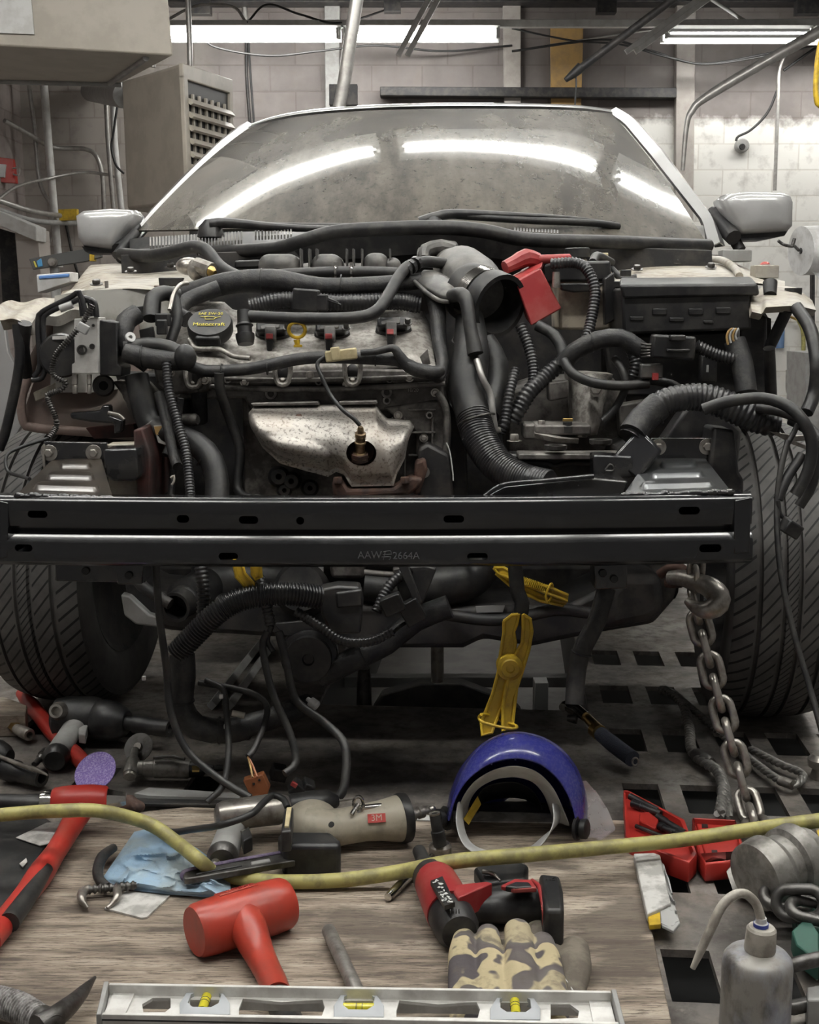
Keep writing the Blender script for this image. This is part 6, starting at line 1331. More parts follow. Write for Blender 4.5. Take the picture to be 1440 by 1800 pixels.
# ratchet with deep socket
rt = E('ratchet', 730, 1530, 'chrome ratchet with a black deep socket standing beside the sander coupling', 'ratchet', ZP)
gt('handle', K['chrome'], rt, [(774, 1490, .03), (758, 1506, .028), (735, 1528, .025), (712, 1548, .025), (696, 1564, .025), (682, 1577, .025)], [9, 5, 5, 7, 8.5, 9, 7], seg=16)
p = on(774, 1492, .034); lath('ratchet_head', K['steel'], rt, p - UP * .014, p + UP * .010, [(0, .016), (.2, .019), (.8, .019), (1, .015)], 28)
a, b = on(774, 1486, .046), on(764, 1430, .10); s = mpp(a)
sk = lath('socket', K['plastic'], rt, a, b, [(0, .011), (.45, .0115), (.47, .0095), (.97, .009), (1, .008)], 20); lath('socket_ring', K['steel'], sk, a.lerp(b, .97), a.lerp(b, 1.02), [(0, .0093), (1, .0093), (1, .006), (.2, .005), (.2, .0005)], 20)

# air belt sander
bs_ = E('belt_sander', 560, 1500, 'beige air belt sander with black guard and narrow purple belt arm', 'sander', ZP)
gt('grip', K['offwhite'], bs_, [(540, 1452, .06), (580, 1456, .058), (640, 1446, .058), (690, 1440, .06), (704, 1438, .06)], [36, 33, 31, 34, 42], seg=28)
gl('end_ring', K['plastic'], bs_, (700, 1439, .06), (718, 1436, .06), [(0, 42), (.2, 44), (.8, 43), (1, 34)], seg=30)
build(aBlob(bmn(), on(548, 1448, .058), (.048, .045, .04), u=24, v=16), 'gear_housing', K['offwhite'], bs_)
gp('guard', K['plastic'], bs_, [(487, 1466), (500, 1460), (582, 1461), (600, 1476), (598, 1486), (500, 1486)], .075, .018, bev=.008, seg=3)
arm_ = build(aPrism(bmn(), [on(x, y, .05) + V((0, 0, 0)) for x, y in ((322, 1538), (328, 1530), (492, 1500), (520, 1504), (520, 1512), (332, 1544), (324, 1544))], V((0, 0, -.011))), 'belt_arm', K['steeld'], bs_, bev=.002)
gt('belt', K['purpled'], bs_, [(500, 1497, .051), (410, 1513, .051), (335, 1528, .051), (321, 1535, .048), (321, 1543, .042), (330, 1549, .039)], 5, flat=.5)
gt('arm_slot', K['wire'], bs_, [(345, 1537, .0505), (425, 1522, .0505)], 2.2); gp('arm_plate', K['gray'], bs_, [(440, 1514), (474, 1508), (476, 1513), (442, 1519)], .0525, .045)
gt('lever', K['chrome'], bs_, [(634, 1421, .088), (660, 1418, .088), (690, 1416, .086)], 5.5)
bm = bmn(); c = on(630, 1414, .098)
aTube(bm, [c + V((math.cos(a) * .008, 0, math.sin(a) * .014)) for a in [k * math.pi / 8 for k in range(17)]], .003, raw=True, seg=8); aTube(bm, [c, on(618, 1432, .086)], .004); build(bm, 'safety_clip', K['chrome'], bs_)
lx, ln = V((1, .10, .02)).normalized(), V((0, -.80, .60)); ly = ln.cross(lx).normalized(); lc_ = on(663, 1446, .058) + ln * .0305
lp_ = build(aBox(bmn(), lc_, (.030, .015, .0016), ax=(lx, ly, ln)), 'logo_plate', K['redtxt'], bs_); text('side_logo', '3M', .015, lc_, lx, ly, mat('logo_cream', (.60, .45, .38), .6), lp_, ext=.0004, lift=.0012)
gl('air_fitting', K['steel'], bs_, (718, 1434, .055), (764, 1421, .055), [(0, 12), (.2, 12), (.22, 8), (.35, 8), (.37, 11), (.55, 11), (.57, 7), (.7, 7), (.72, 8.5), (.8, 5), (.9, 7), (1, 5)], seg=14)
gl('screw', K['wire'], bs_, (582, 1450, .085), (583, 1449, .09), [(0, 5), (1, 5)], seg=12)

# silver air drill
dr_ = E('air_drill', 440, 1470, 'silver pistol air drill with black chuck behind the blue towel', 'drill', ZP)
gl('barrel', K['steel'], dr_, (378, 1436, .072), (508, 1419, .072), [(0, 12), (.04, 22), (.12, 26), (.85, 28), (.93, 24), (1, 20)], seg=28)
gl('chuck', K['plastic'], dr_, (508, 1419, .072), (594, 1407, .072), [(0, 20), (.05, 23), (.35, 23), (.37, 24), (.8, 22), (1, 10)], seg=24)
gl('drill_bit', K['steel'], dr_, (592, 1408, .072), (632, 1402, .072), [(0, 2.5), (1, 2)], seg=8)
gt('pistol_grip', K['gray'], dr_, [(408, 1455, .06), (400, 1478, .05), (394, 1498, .045), (392, 1506, .045)], [24, 25, 27, 27], seg=22, flat=.8)
gl('grip_base', K['steeld'], dr_, (392, 1504, .045), (390, 1514, .045), [(0, 28), (.5, 28), (1, 22)], seg=22)
gl('air_fitting', K['steel'], dr_, (384, 1506, .045), (374, 1528, .04), [(0, 11), (.3, 11), (.32, 7), (.5, 9), (.55, 6), (.7, 8), (.8, 5), (1, 6)], seg=14)
gp('trigger', K['plastic'], dr_, [(424, 1462), (438, 1452), (444, 1470), (428, 1478)], .07, .045); gl('trigger_pin', K['steel'], dr_, (425, 1466, .06), (436, 1462, .06), [(0, 6), (1, 6)], seg=12)
text('grip_logo', 'CP', .010, on(401, 1472, .085), V((1, 0, 0)), V((0, .7, .7)), K['whitetxt'], dr_) if False else None
# loose plug with black lead in front of the drill
lp = E('plug_lead', 440, 1440, 'black cable looping over the air drill to an ivory striped black plug', 'cable', ZP)
gt('lead', K['wire'], lp, [(265, 1446, .05), (300, 1462, .06), (340, 1458, .08), (390, 1450, .12), (440, 1432, .13), (462, 1412, .125), (480, 1398, .12), (498, 1405, .115), (506, 1420, .11)], 6, seg=10)
gp('plug', K['plastic'], lp, [(500, 1420), (516, 1418), (512, 1460), (494, 1462)], .115, .08, bev=.003); gp('pin_strip', K['ivory'], lp, [(504, 1419), (513, 1418), (508, 1452), (500, 1452)], .118, .112, bev=.001)

# towel, wrench, card
rg = gcloth('shop_towel', K['rag'], None, [(236, 1462), (262, 1456), (300, 1468), (345, 1490), (380, 1515), (404, 1532)], [(177, 1548), (210, 1560), (262, 1568), (320, 1574), (380, 1577), (406, 1577)],
     lambda u, v: .020 + .013 * max(0, math.sin(math.pi * min(1, v * 1.05))) ** .6 * min(1, u * 6 + .1) * min(1, (1 - u) * 5 + .1) + (.013 if u < .6 else .013 - .02 * (u - .6)) * min(1, v * 5, (1 - v) * 5, u * 6, (1 - u) * 6) * sum((1 - abs(mnoise.noise(V((u * f + s, v * f * .7 + s, s * 3.1))))) ** 5 * a for f, a, s in ((2.6, 1, .3), (4.6, .6, 1.7), (8, .25, 4.1))), n=80, mm=60)
tag(rg, 'crumpled light blue shop towel lying left of the belt sander', 'towel')
wr = E('locking_pliers', 175, 1575, 'old locking clamp with two hooked steel jaws poking out from under the blue towel', 'clamp', ZP)
gt('jaw', K['steel'], wr, [(158, 1562, .03), (146, 1568, .03), (144, 1582, .03), (154, 1596, .022)], [8, 9, 8, 3], seg=10)
gt('jaw', K['steel'], wr, [(206, 1562, .03), (206, 1576, .03), (196, 1590, .024), (188, 1596, .022)], [8, 8, 6, 3], seg=10)
gt('screw_rod', K['steeld'], wr, [(156, 1564, .03), (176, 1562, .03), (204, 1560, .03), (240, 1556, .03)], 7, ribs=.008, amp=.2)
gt('frame_arm', K['dark'], wr, [(200, 1490, .035), (180, 1506, .035), (172, 1530, .035), (176, 1548, .03), (190, 1560, .03)], [8, 10, 10, 9, 8], seg=12)
o = gp('scale_card', K['paper'], None, [(184, 1596), (248, 1613), (258, 1612), (298, 1574), (220, 1566)], .0195, .0165, bev=0); tag(o, 'dirty grey marked card under the front edge of the blue towel', 'card')

# big red hammer with chrome ends
bh = E('sledge_hammer', 90, 1480, 'red hammer with chrome ended head and long red and black handle at left', 'hammer', ZP)
hh = gl('red_sleeve', K['red'], bh, (92, 1410, .075), (190, 1406, .075), [(0, 22), (.04, 25), (.3, 28), (.7, 28), (.96, 25), (1, 22)], seg=30)
gl('chrome_collar', K['chrome'], bh, (72, 1411, .075), (94, 1410, .075), [(0, 21), (.2, 22), (.8, 22), (1, 20)], seg=26)
gl('chrome_nose', K['chrome'], bh, (188, 1406, .075), (222, 1404, .075), [(0, 20), (.1, 20), (.85, 13), (1, 11)], seg=8)
gl('tail', K['plastic'], bh, (-30, 1408, .075), (73, 1411, .075), [(0, 16), (.7, 17), (.9, 19), (1, 16)], seg=20, flat=.8)
gt('handle', K['red'], bh, [(148, 1416, .07), (132, 1440, .055), (112, 1475, .045), (86, 1515, .04), (40, 1580, .04), (-20, 1655, .04)], [24, 20, 19, 23, 20, 20, 20], seg=20)
gt('black_grip', K['rubber'], bh, [(82, 1528, .047), (50, 1575, .047), (16, 1622, .047)], [12, 16, 18], seg=14)
# red pry bar under the impact wrench, sanding disc, impact wrench
pb = E('pry_bar', 100, 1300, 'red handled pry bar running under the black impact wrench', 'pry bar')
gt('handle', K['red'], pb, [(36, 1219, .02), (60, 1246, .02), (96, 1290, .02), (140, 1334, .02), (162, 1362, .02)], [9, 15, 14, 15, 13, 14, 12], seg=16)
sd = E('sanding_disc', 168, 1357, 'round purple sanding disc leaning on the red hammer head', 'sanding disc')
c = on(168, 1357, .06); n_ = V((-.22, -.66, .72)).normalized()
lath('abrasive_face', K['purple'], sd, c, c + n_ * .003, [(0, .0405), (.5, .041), (1, .0405), (1, .0005)], 48); lath('backing_pad', K['rubber'], sd, c - n_ * .014, c - n_ * .001, [(0, .012), (.6, .02), (.8, .034), (1, .038)], 40)
iw = E('impact_wrench', 165, 1290, 'black air impact wrench with grey pistol grip in front of the left tire', 'impact wrench')
gl('motor_housing', K['rubber'], iw, (92, 1262, .055), (180, 1262, .055), [(0, 22), (.08, 34), (.3, 38), (.8, 38), (1, 34)], seg=28)
gl('hammer_case', K['plastic'], iw, (172, 1265, .055), (224, 1270, .055), [(0, 34), (.15, 37), (.6, 34), (.9, 26), (1, 20)], seg=28)
gl('anvil_socket', K['plastic'], iw, (222, 1271, .055), (299, 1281, .055), [(0, 13), (.18, 13), (.2, 16), (.5, 16), (.52, 15), (1, 15), (1, 8), (.8, 7), (.8, .5)], seg=22)
gt('pistol_grip', K['gray'], iw, [(132, 1276, .05), (118, 1296, .04), (104, 1320, .03), (98, 1332, .028)], [21, 20, 22, 22], seg=20, flat=.75)
gl('grip_base', K['plastic'], iw, (100, 1328, .03), (96, 1338, .028), [(0, 24), (.6, 24), (1, 18)], seg=20)
gl('air_fitting', K['steeld'], iw, (82, 1322, .03), (60, 1344, .025), [(0, 10), (.3, 10), (.32, 7), (.5, 8), (.6, 5), (.8, 6), (1, 5)], seg=12)
gl('regulator_dial', K['steel'], iw, (108, 1250, .075), (98, 1250, .09), [(0, 17), (.6, 16), (1, 12), (1, 8), (.6, 7), (.6, .5)], seg=22)
gp('trigger', K['gray'], iw, [(138, 1268), (156, 1268), (150, 1292), (138, 1290)], .055, .035)
# air die grinder with cut off wheel
dg = E('die_grinder', 290, 1350, 'steel angle die grinder with small cut off wheel behind the red hammer', 'grinder')
gl('body', K['block'], dg, (244, 1350, .03), (335, 1352, .03), [(0, 13), (.1, 13), (.12, 15), (.3, 15), (.32, 17), (.95, 17), (1, 15)], seg=24)
gl('rear_sleeve', K['plastic'], dg, (333, 1352, .03), (392, 1350, .03), [(0, 15), (.4, 14), (.5, 7), (.7, 7), (.72, 5), (.85, 6), (1, 5)], seg=18)
gl('angle_head', K['block'], dg, (229, 1362, .025), (238, 1318, .05), [(0, 12), (.15, 13), (.6, 11), (.7, 7), (1, 7)], seg=20)
gl('head_cap', K['steel'], dg, (228, 1366, .022), (229, 1358, .027), [(0, 10), (1, 13)], seg=20)
c = on(244, 1314, .05); n_ = V((-.2, -.75, .6)).normalized(); lath('cut_off_wheel', K['steeld'], dg, c, c + n_ * .002, [(0, .030), (1, .030)], 36); lath('wheel_nut', K['steel'], dg, c, c + n_ * .008, [(0, .010), (1, .008)], 14)
gp('brass_label', K['brass'], dg, [(337, 1346), (352, 1346), (350, 1354), (338, 1354)], .0535, .05, bev=0); gt('lever', K['steeld'], dg, [(270, 1332, .055), (300, 1330, .058), (325, 1334, .056)], 3)
# small left bits
hc = E('hose_coupling', 30, 1280, 'black air hose end with brass and steel quick coupling at the left edge', 'hose')
gt('hose_end', K['rubber'], hc, [(-30, 1258, .02), (0, 1266, .02), (24, 1276, .02)], 12, ribs=.006, amp=.04)
gl('brass_nut', K['brass'], hc, (22, 1276, .022), (30, 1281, .022), [(0, 10), (1, 10)], seg=6); gl('coupling', K['steel'], hc, (29, 1281, .022), (52, 1292, .022), [(0, 9), (.2, 10), (.4, 9), (.45, 11), (.95, 11), (1, 10), (1, 6), (.6, 6), (.6, .5)], seg=20)
o = gl('impact_socket', K['plastic'], None, (10, 1352, .025), (74, 1368, .025), [(0, 20), (.3, 20), (.35, 17), (1, 16), (1, 10), (.7, 9), (.7, .5)], seg=22); tag(o, 'long black impact socket at the left edge above the red hammer', 'socket')
o = gt('steel_punch', K['steel'], None, [(-20, 1322, .05), (30, 1342, .05), (70, 1356, .05), (84, 1363, .05)], [6, 4, 4, 5, 1.5], seg=10); tag(o, 'thin steel punch lying on the long black socket', 'punch')
o = gl('black_knob_tool', K['plastic'], None, (-25, 1322, .03), (18, 1330, .03), [(0, 22), (.5, 26), (.8, 20), (1, 12)], seg=20); tag(o, 'black round tool body cut by the left picture edge above the socket', 'tool')
o = gp('flat_bar', K['gray'], None, [(236, 1394), (262, 1384), (420, 1394), (422, 1402), (260, 1398)], .028, .018, bev=.001); tag(o, 'pale flat metal bar lying behind the air drill', 'bar')
o = gp('flat_bar', K['dark'], None, [(190, 1402), (420, 1404), (420, 1414), (192, 1412)], .022, .016, bev=.001); tag(o, 'dark flat metal bar lying in front of the pale flat bar', 'bar')
o = build(aBlob(aBlob(aBlob(bmn(), on(206, 1418, .04), (.018, .016, .014)), on(224, 1412, .044), (.02, .016, .016)), on(240, 1418, .04), (.016, .014, .012)), 'hose_strap', K['rust'], None, remesh=.003); tag(o, 'brown knotted leather strap lump beside the yellow hose', 'strap')
for k, (pts, l) in enumerate((([(28, 1472), (82, 1446), (112, 1444), (96, 1480), (70, 1486)], 'torn pale paper scrap behind the red hammer handle'), ([(-10, 1410), (24, 1416), (32, 1420), (-10, 1428)], 'torn pale paper scrap at the left edge below the hammer tail'), ([(34, 1518), (46, 1508), (48, 1514), (40, 1524)], 'tiny pale paper scrap left of the black hammer grip'))):
    o = gp('paper_scrap', K['paper'], None, pts, .024, .0225, bev=0); tag(o, l, 'paper scrap')
o = gp('paper_strip', K['paper'], None, [(640, 1436), (760, 1424), (980, 1430), (990, 1446), (760, 1442)], .0185, .0165, bev=0); tag(o, 'long pale paper strip along the back edge of the plywood behind the face shield', 'paper')
# yellow hose across
yh = gt('air_hose', K['hose'], None, [(-520, 1470, .03), (-260, 1452, .06), (-40, 1436, .125), (40, 1429, .13), (110, 1425, .135), (170, 1425, .13), (225, 1436, .11), (270, 1452, .09), (310, 1480, .075), (350, 1512, .07), (385, 1538, .028), (440, 1546, .028), (500, 1550, .03), (600, 1547, .032), (700, 1533, .045), (800, 1514, .075), (920, 1503, .075), (1060, 1490, .065), (1200, 1476, .065), (1330, 1457, .08), (1480, 1438, .10), (1700, 1420, .07), (2000, 1420, .03)], [12, 11.5, 12, 12, 13, 12.5, 13, 13.5, 13], seg=18, step=.012)
tag(yh, 'long yellow rubber air hose lying across the plywood over the tools', 'hose')
# ---------------------------------------------------------------- face shield
fs = E('face_shield', 905, 1490, 'blue face shield with white headband and clear visor lying behind the yellow hose', 'face shield', ZP)
inner = [(788, 1444), (796, 1408), (818, 1372), (856, 1344), (905, 1332), (950, 1342), (986, 1374), (1006, 1412), (1016, 1456)]
outer = [(782, 1444), (787, 1400), (805, 1352), (836, 1312), (870, 1290), (905, 1282), (950, 1289), (992, 1314), (1021, 1354), (1035, 1402), (1034, 1458)]
N_ = 41
def sm(l, k=3):
    for _ in range(k): l = [l[0]] + [(a + b * 2 + c) / 4 for a, b, c in zip(l, l[1:], l[2:])] + [l[-1]]
    return l
I_, O_ = sm(resamp(inner, N_)), sm(resamp(outer, N_))
def sc_(l, k, cx=905, cy=1440): return [V((cx + (q.x - cx) * k, cy + (q.y - cy) * k, 0)) for q in l]
keys = [(I_, 2.000), (sm([a.lerp(b, .45) for a, b in zip(I_, O_)]), 2.012), (sm([a.lerp(b, .85) for a, b in zip(I_, O_)]), 2.04), (O_, 2.075), (sc_(O_, .985), 2.12), (sc_(O_, .93), 2.165), (sc_(O_, .80), 2.205), (sc_(O_, .55), 2.235), (sc_(O_, .25), 2.245)]
bm = bmn(); aGrid(bm, [[at(q.x, q.y, Y) for q in l] for l, Y in keys]); sh = build(bm, 'crown', K['blue'], fs, solid=.004, ang=60, sub=1)
for dxp in (870, 912):
    tube('crown_rib', K['blue'], sh, [at(dxp + (q.x - dxp) * 0, 0, 1) if False else at(dxp - 6, 1344 - (dxp - 870) * .2, 2.004), at(dxp + 4, 1312, 2.03), at(dxp + 14, 1290, 2.07)], .0016)
gpn = [(1001, 1396), (1016, 1398), (1019, 1420), (1003, 1418)]
build(aPrism(bmn(), [(x, y, 2.018) for x, y in gpn], V((0, .02, 0))), 'latch_window', K['plastic'], sh, bev=.001)
build(aBlob(bmn(), at(989, 1370, 2.012), (.0022, .002, .0022)), 'rivet', K['wire'], sh)
def band(name, m, a, b, th=.003, sb=1):
    A, B = sm(resamp(a, 30), 2), sm(resamp(b, 30), 2)
    bm = bmn(); aGrid(bm, [[at(*q) for q in A], [at(*(q.lerp(r, .5))) for q, r in zip(A, B)], [at(*q) for q in B]]); return build(bm, name, m, fs, solid=th, ang=60, sub=sb)
hb = band('headband', K['white'], [(800, 1440, 2.03), (808, 1405, 2.03), (830, 1372, 2.02), (866, 1350, 2.01), (905, 1342, 2.0), (945, 1352, 2.01), (975, 1382, 2.02), (990, 1415, 2.03), (1006, 1455, 2.03)],
     [(820, 1436, 2.10), (824, 1406, 2.10), (840, 1384, 2.09), (870, 1368, 2.08), (905, 1364, 2.06), (938, 1372, 2.08), (958, 1396, 2.09), (966, 1420, 2.10), (972, 1440, 2.10)])
band('headband_loop', K['white'], [(806, 1408, 2.02), (801, 1440, 2.00), (806, 1468, 1.98), (818, 1492, 1.96), (848, 1504, 1.945), (895, 1508, 1.94), (940, 1498, 1.95), (962, 1472, 1.97), (974, 1440, 2.0), (968, 1410, 2.02)],
     [(816, 1410, 2.05), (816, 1440, 2.04), (820, 1466, 2.02), (830, 1484, 1.99), (855, 1494, 1.975), (895, 1498, 1.97), (932, 1490, 1.98), (950, 1470, 2.0), (986, 1446, 2.03), (984, 1415, 2.05)])
band('brow_pad', K['rubber'], [(838, 1430, 2.12), (836, 1400, 2.12), (850, 1380, 2.11), (880, 1372, 2.10), (910, 1372, 2.10), (935, 1384, 2.11), (950, 1404, 2.12), (955, 1424, 2.12)],
     [(842, 1428, 2.2), (842, 1415, 2.2), (860, 1406, 2.2), (885, 1402, 2.2), (910, 1402, 2.2), (930, 1406, 2.2), (945, 1414, 2.2), (952, 1422, 2.2)])
build(aPrism(bmn(), [(815, 1440, 2.03), (840, 1400, 2.06), (846, 1414, 2.06), (824, 1450, 2.03)], V((0, .003, 0))), 'yellow_tab', K['yellow'], fs)
for x, y, Y in ((1016, 1456, 2.005), (784, 1438, 2.03)):
    p = at(x, y, Y); d = V((1 if x > 900 else -1, -.5, .1)).normalized()
    bm = aLath(bmn(), p - d * .004, p + d * .018, [(0, .020), (.25, .021), (.3, .013), (.5, .017), (.9, .017), (1, .013)], 12); build(bm, 'pivot_knob', K['plastic'], fs)
vis = [(1030, 1372, 2.09), (1048, 1392, 2.11), (1068, 1424, 2.10), (1081, 1456, 2.08), (1078, 1474, 2.05)]
build(aGrid_ if False else (lambda b: (aGrid(b, [[at(*q) for q in resamp(vis, 20)], [at(*(q + V((-22, 4, -.02)))) for q in resamp(vis, 20)], [at(*q) for q in resamp([(1028, 1440, 2.05), (1030, 1458, 2.05), (1026, 1466, 2.04), (1024, 1474, 2.04), (1022, 1480, 2.04)], 20)]]), b)[1])(bmn()), 'visor', K['visor'], fs, solid=.0015, ang=70)
gp('rear_ratchet', K['plastic'], fs, [(832, 1524), (850, 1516), (915, 1512), (930, 1520), (926, 1545), (850, 1552)], .045, .018, bev=.006)
gt('ratchet_screw', K['steel'], fs, [(848, 1532, .052), (866, 1536, .05), (880, 1548, .045)], [4, 4, 2])

# ---------------------------------------------------------------- yellow line clamps
def rimplate(name, par, outl, Y, th):
    o = plate(name, K['yellow'], par, outl, Y, th, bev=.001)
    n = len(outl); bm = bmn()
    aTube(bm, [at(*(p if len(p) > 2 else (*p, Y)))+V((0, -.001, 0)) for p in outl + [outl[0]]], .0034, raw=True, seg=8); build(bm, 'raised_rim', K['yellow'], o); return o
lc = empty('line_clamp', at(890, 1290, 2.2), 'large yellow hose pinching clamp hanging below the middle of the car above the face shield', 'line clamp', None)
Yc = 2.235
rimplate('jaw_arm', lc, [(886, 1092, 2.25), (900, 1081, 2.25), (912, 1080, 2.25), (908, 1098, 2.25), (903, 1110, 2.25), (906, 1130, 2.25), (902, 1165, 2.24), (906, 1185, 2.235), (900, 1200, 2.235), (880, 1245, 2.22), (864, 1288, 2.2), (848, 1292, 2.2), (846, 1270, 2.21), (866, 1220, 2.225), (876, 1182, 2.235), (880, 1150, 2.24), (886, 1112, 2.25)], Yc, .014)
rimplate('jaw_arm', lc, [(920, 1080, 2.244), (932, 1088, 2.244), (935, 1110, 2.244), (930, 1140, 2.24), (918, 1180, 2.23), (908, 1210, 2.225), (900, 1280, 2.2), (884, 1284, 2.2), (884, 1245, 2.21), (890, 1205, 2.225), (898, 1180, 2.23), (906, 1150, 2.24), (918, 1130, 2.244), (920, 1105, 2.244)], Yc, .012)
p = at(897, 1175, 2.222); lath('pivot_boss', K['yellow'], lc, p + V((0, .03, 0)), p + V((0, -.004, 0)), [(0, .024), (.8, .024), (.85, .022), (.9, .018), (.92, .018), (1, .016), (1, .008), (.9, .007), (.9, .0005)], 32)
tube('locking_ring', K['yellow'], lc, [(846, 1256, 2.18), (842, 1262, 2.185), (850, 1270, 2.175), (880, 1278, 2.17), (902, 1281, 2.175), (908, 1276, 2.185), (880, 1266, 2.22), (856, 1256, 2.21), (846, 1256, 2.18)], .0028)
lc = empty('line_clamp', at(935, 1055, 2.4), 'yellow ribbed hose clamp lying aslant under the right half of the bumper beam', 'line clamp', None)
rimplate('jaw_arm', lc, [(868, 998, 2.42), (886, 998, 2.42), (920, 1018, 2.4), (970, 1034, 2.38), (998, 1046, 2.38), (998, 1056, 2.38), (976, 1048, 2.38), (920, 1026, 2.4), (876, 1008, 2.42)], 2.4, .014)
rimplate('jaw_arm', lc, [(872, 1008, 2.44), (910, 1026, 2.42), (960, 1050, 2.40), (996, 1060, 2.39), (990, 1064, 2.39), (950, 1056, 2.40), (900, 1032, 2.42)], 2.42, .012)
for k in range(14): box('grip_ridge', K['yellow'], lc, at(920 + k * 3.2, 1020 + k * 1.1, 2.385), (.002, .004, .014), rot=(0, .3, 0), bev=0)
tube('locking_ring', K['yellow'], lc, [(962, 1060, 2.37), (960, 1046, 2.37), (966, 1030, 2.37), (970, 1026, 2.375), (972, 1034, 2.385), (968, 1052, 2.385), (962, 1060, 2.37)], .0024)
lc = empty('line_clamp', at(434, 1030, 2.28), 'yellow hose clamp with its handles showing just below the left half of the beam', 'line clamp', None)
rimplate('jaw_arm', lc, [(410, 985, 2.28), (424, 985, 2.28), (430, 1008, 2.28), (446, 1026, 2.28), (446, 1033, 2.28), (434, 1034, 2.28), (416, 1014, 2.28)], 2.28, .014)
rimplate('jaw_arm', lc, [(443, 985, 2.27), (457, 985, 2.27), (459, 1014, 2.27), (450, 1018, 2.27), (444, 1010, 2.27)], 2.27, .014)
# ---------------------------------------------------------------- chain, hook and wire rope
def link_bm(bm, c, d, side, L=.031, w=.0175, r=.0074):
    n = d.cross(side).normalized(); pts = []
    for k in range(24):
        a = 2 * math.pi * k / 24; x, y = math.cos(a) * w, math.sin(a) * w
        y += (L - w) * (1 if y >= 0 else -1) if abs(y) > 1e-6 else 0
        pts.append(c + side * x + d * y)
    n_ = len(pts); rings = []
    for i, p in enumerate(pts):
        t = (pts[(i + 1) % n_] - pts[i - 1]).normalized(); b = n; a2 = t.cross(b)
        rings.append([bm.verts.new(p + a2 * r * math.cos(2 * math.pi * k / 10) + b * r * math.sin(2 * math.pi * k / 10)) for k in range(10)])
    for i in range(n_):
        A, B = rings[i], rings[(i + 1) % n_]
        for k in range(10): bm.faces.new((A[k], A[(k + 1) % 10], B[(k + 1) % 10], B[k]))
    return bm
ch = E('tow_chain', 1300, 1420, 'heavy steel tow chain with large hook hanging from the right front frame to the deck', 'chain')
path = spline([at(1222, 1066, 2.30), at(1236, 1118, 2.28), at(1262, 1220, 2.24), at(1290, 1320, 2.20), at(1318, 1420, 2.155), on(1332, 1456, .03)], .002)
L_ = 0; last = None; k = 0
for a, b in zip(path, path[1:]):
    L_ += (b - a).length
    if L_ >= k * .0415:
        d = (b - a).normalized(); s0 = V((1, 0, 0)); s0 = (s0 - d * s0.dot(d)).normalized(); s1 = d.cross(s0)
        sd_ = (s0 * .96 + s1 * .28).normalized() if k % 2 else (s1 * .96 - s0 * .28).normalized()
        build(link_bm(bmn(), a, d, sd_), 'chain_link', K['steel'], ch, ang=80); k += 1
tube('hook', K['steel'], ch, [(1178, 1016, 2.34), (1200, 1016, 2.32), (1218, 1022, 2.30), (1244, 1030, 2.27), (1262, 1046, 2.25), (1262, 1062, 2.24), (1246, 1072, 2.24), (1224, 1068, 2.26), (1208, 1056, 2.28)], [.014, .016, .017, .018, .021, .022, .018, .013, .007], seg=16)
tube('hook_eye', K['rust'], ch, [(1160, 1010, 2.36), (1176, 1000, 2.35), (1196, 998, 2.34), (1210, 1012, 2.32), (1196, 1024, 2.33), (1172, 1024, 2.35)], .010)
for q, dd, ss in (((1224, 1000, 2.30), V((0, -.1, 1)), V((1, 0, 0))), ((1222, 1018, 2.29), V((0, -.1, 1)), V((0, 1, .1)))): build(link_bm(bmn(), at(*q), dd.normalized(), ss.normalized(), L=.024, w=.013, r=.005), 'chain_link', K['steel'], ch, ang=80)
def rope(par, pts, rpx, name='rope'):
    P_ = spline([on(*p) for p in pts], .004); s = mpp(P_[0]) * rpx; bm = bmn()
    for ph in range(3):
        Q = []
        for i, p in enumerate(P_):
            t = (P_[min(i + 1, len(P_) - 1)] - P_[max(i - 1, 0)]).normalized(); d, x, y = frame(t); a = i * .55 + ph * 2.094
            Q.append(p + (x * math.cos(a) + y * math.sin(a)) * s * .5)
        aTube(bm, Q, s * .58, raw=True, seg=8)
    return build(bm, name, K['rope'], par, ang=80)
rp = E('wire_rope_sling', 1290, 1340, 'grey wire rope sling looped on the deck behind the red socket case', 'sling')
rope(rp, [(1162, 1212, .02), (1185, 1222, .025), (1202, 1240, .025), (1212, 1280, .02), (1216, 1318, .02), (1236, 1338, .02), (1262, 1356, .02), (1272, 1390, .02), (1266, 1432, .02)], 8)
rope(rp, [(1252, 1346, .02), (1272, 1372, .02), (1280, 1400, .02), (1282, 1436, .02)], 6)
rope(rp, [(1168, 1210, .03), (1200, 1232, .03), (1250, 1275, .02), (1300, 1318, .02), (1350, 1358, .02), (1380, 1376, .02), (1400, 1378, .02), (1412, 1366, .02), (1404, 1356, .02), (1370, 1342, .02), (1320, 1316, .02)], 6)
gl('sleeve', K['steeld'], rp, (1222, 1326, .02), (1250, 1342, .02), [(0, 11), (.1, 13), (.9, 13), (1, 10)], seg=16)
gl('sleeve', K['steel'], rp, (1372, 1372, .022), (1394, 1380, .022), [(0, 9), (1, 9)], seg=14)
# round steel knob at the right edge
o = lath('steel_knob', K['steel'], None, on(1440, 1368, 0), on(1440, 1368, 0) + UP * .05, [(0, .018), (.4, .014), (.5, .022), (.8, .024), (1, .015)], 24); tag(o, 'round steel knob standing on the deck at the right edge', 'bollard')
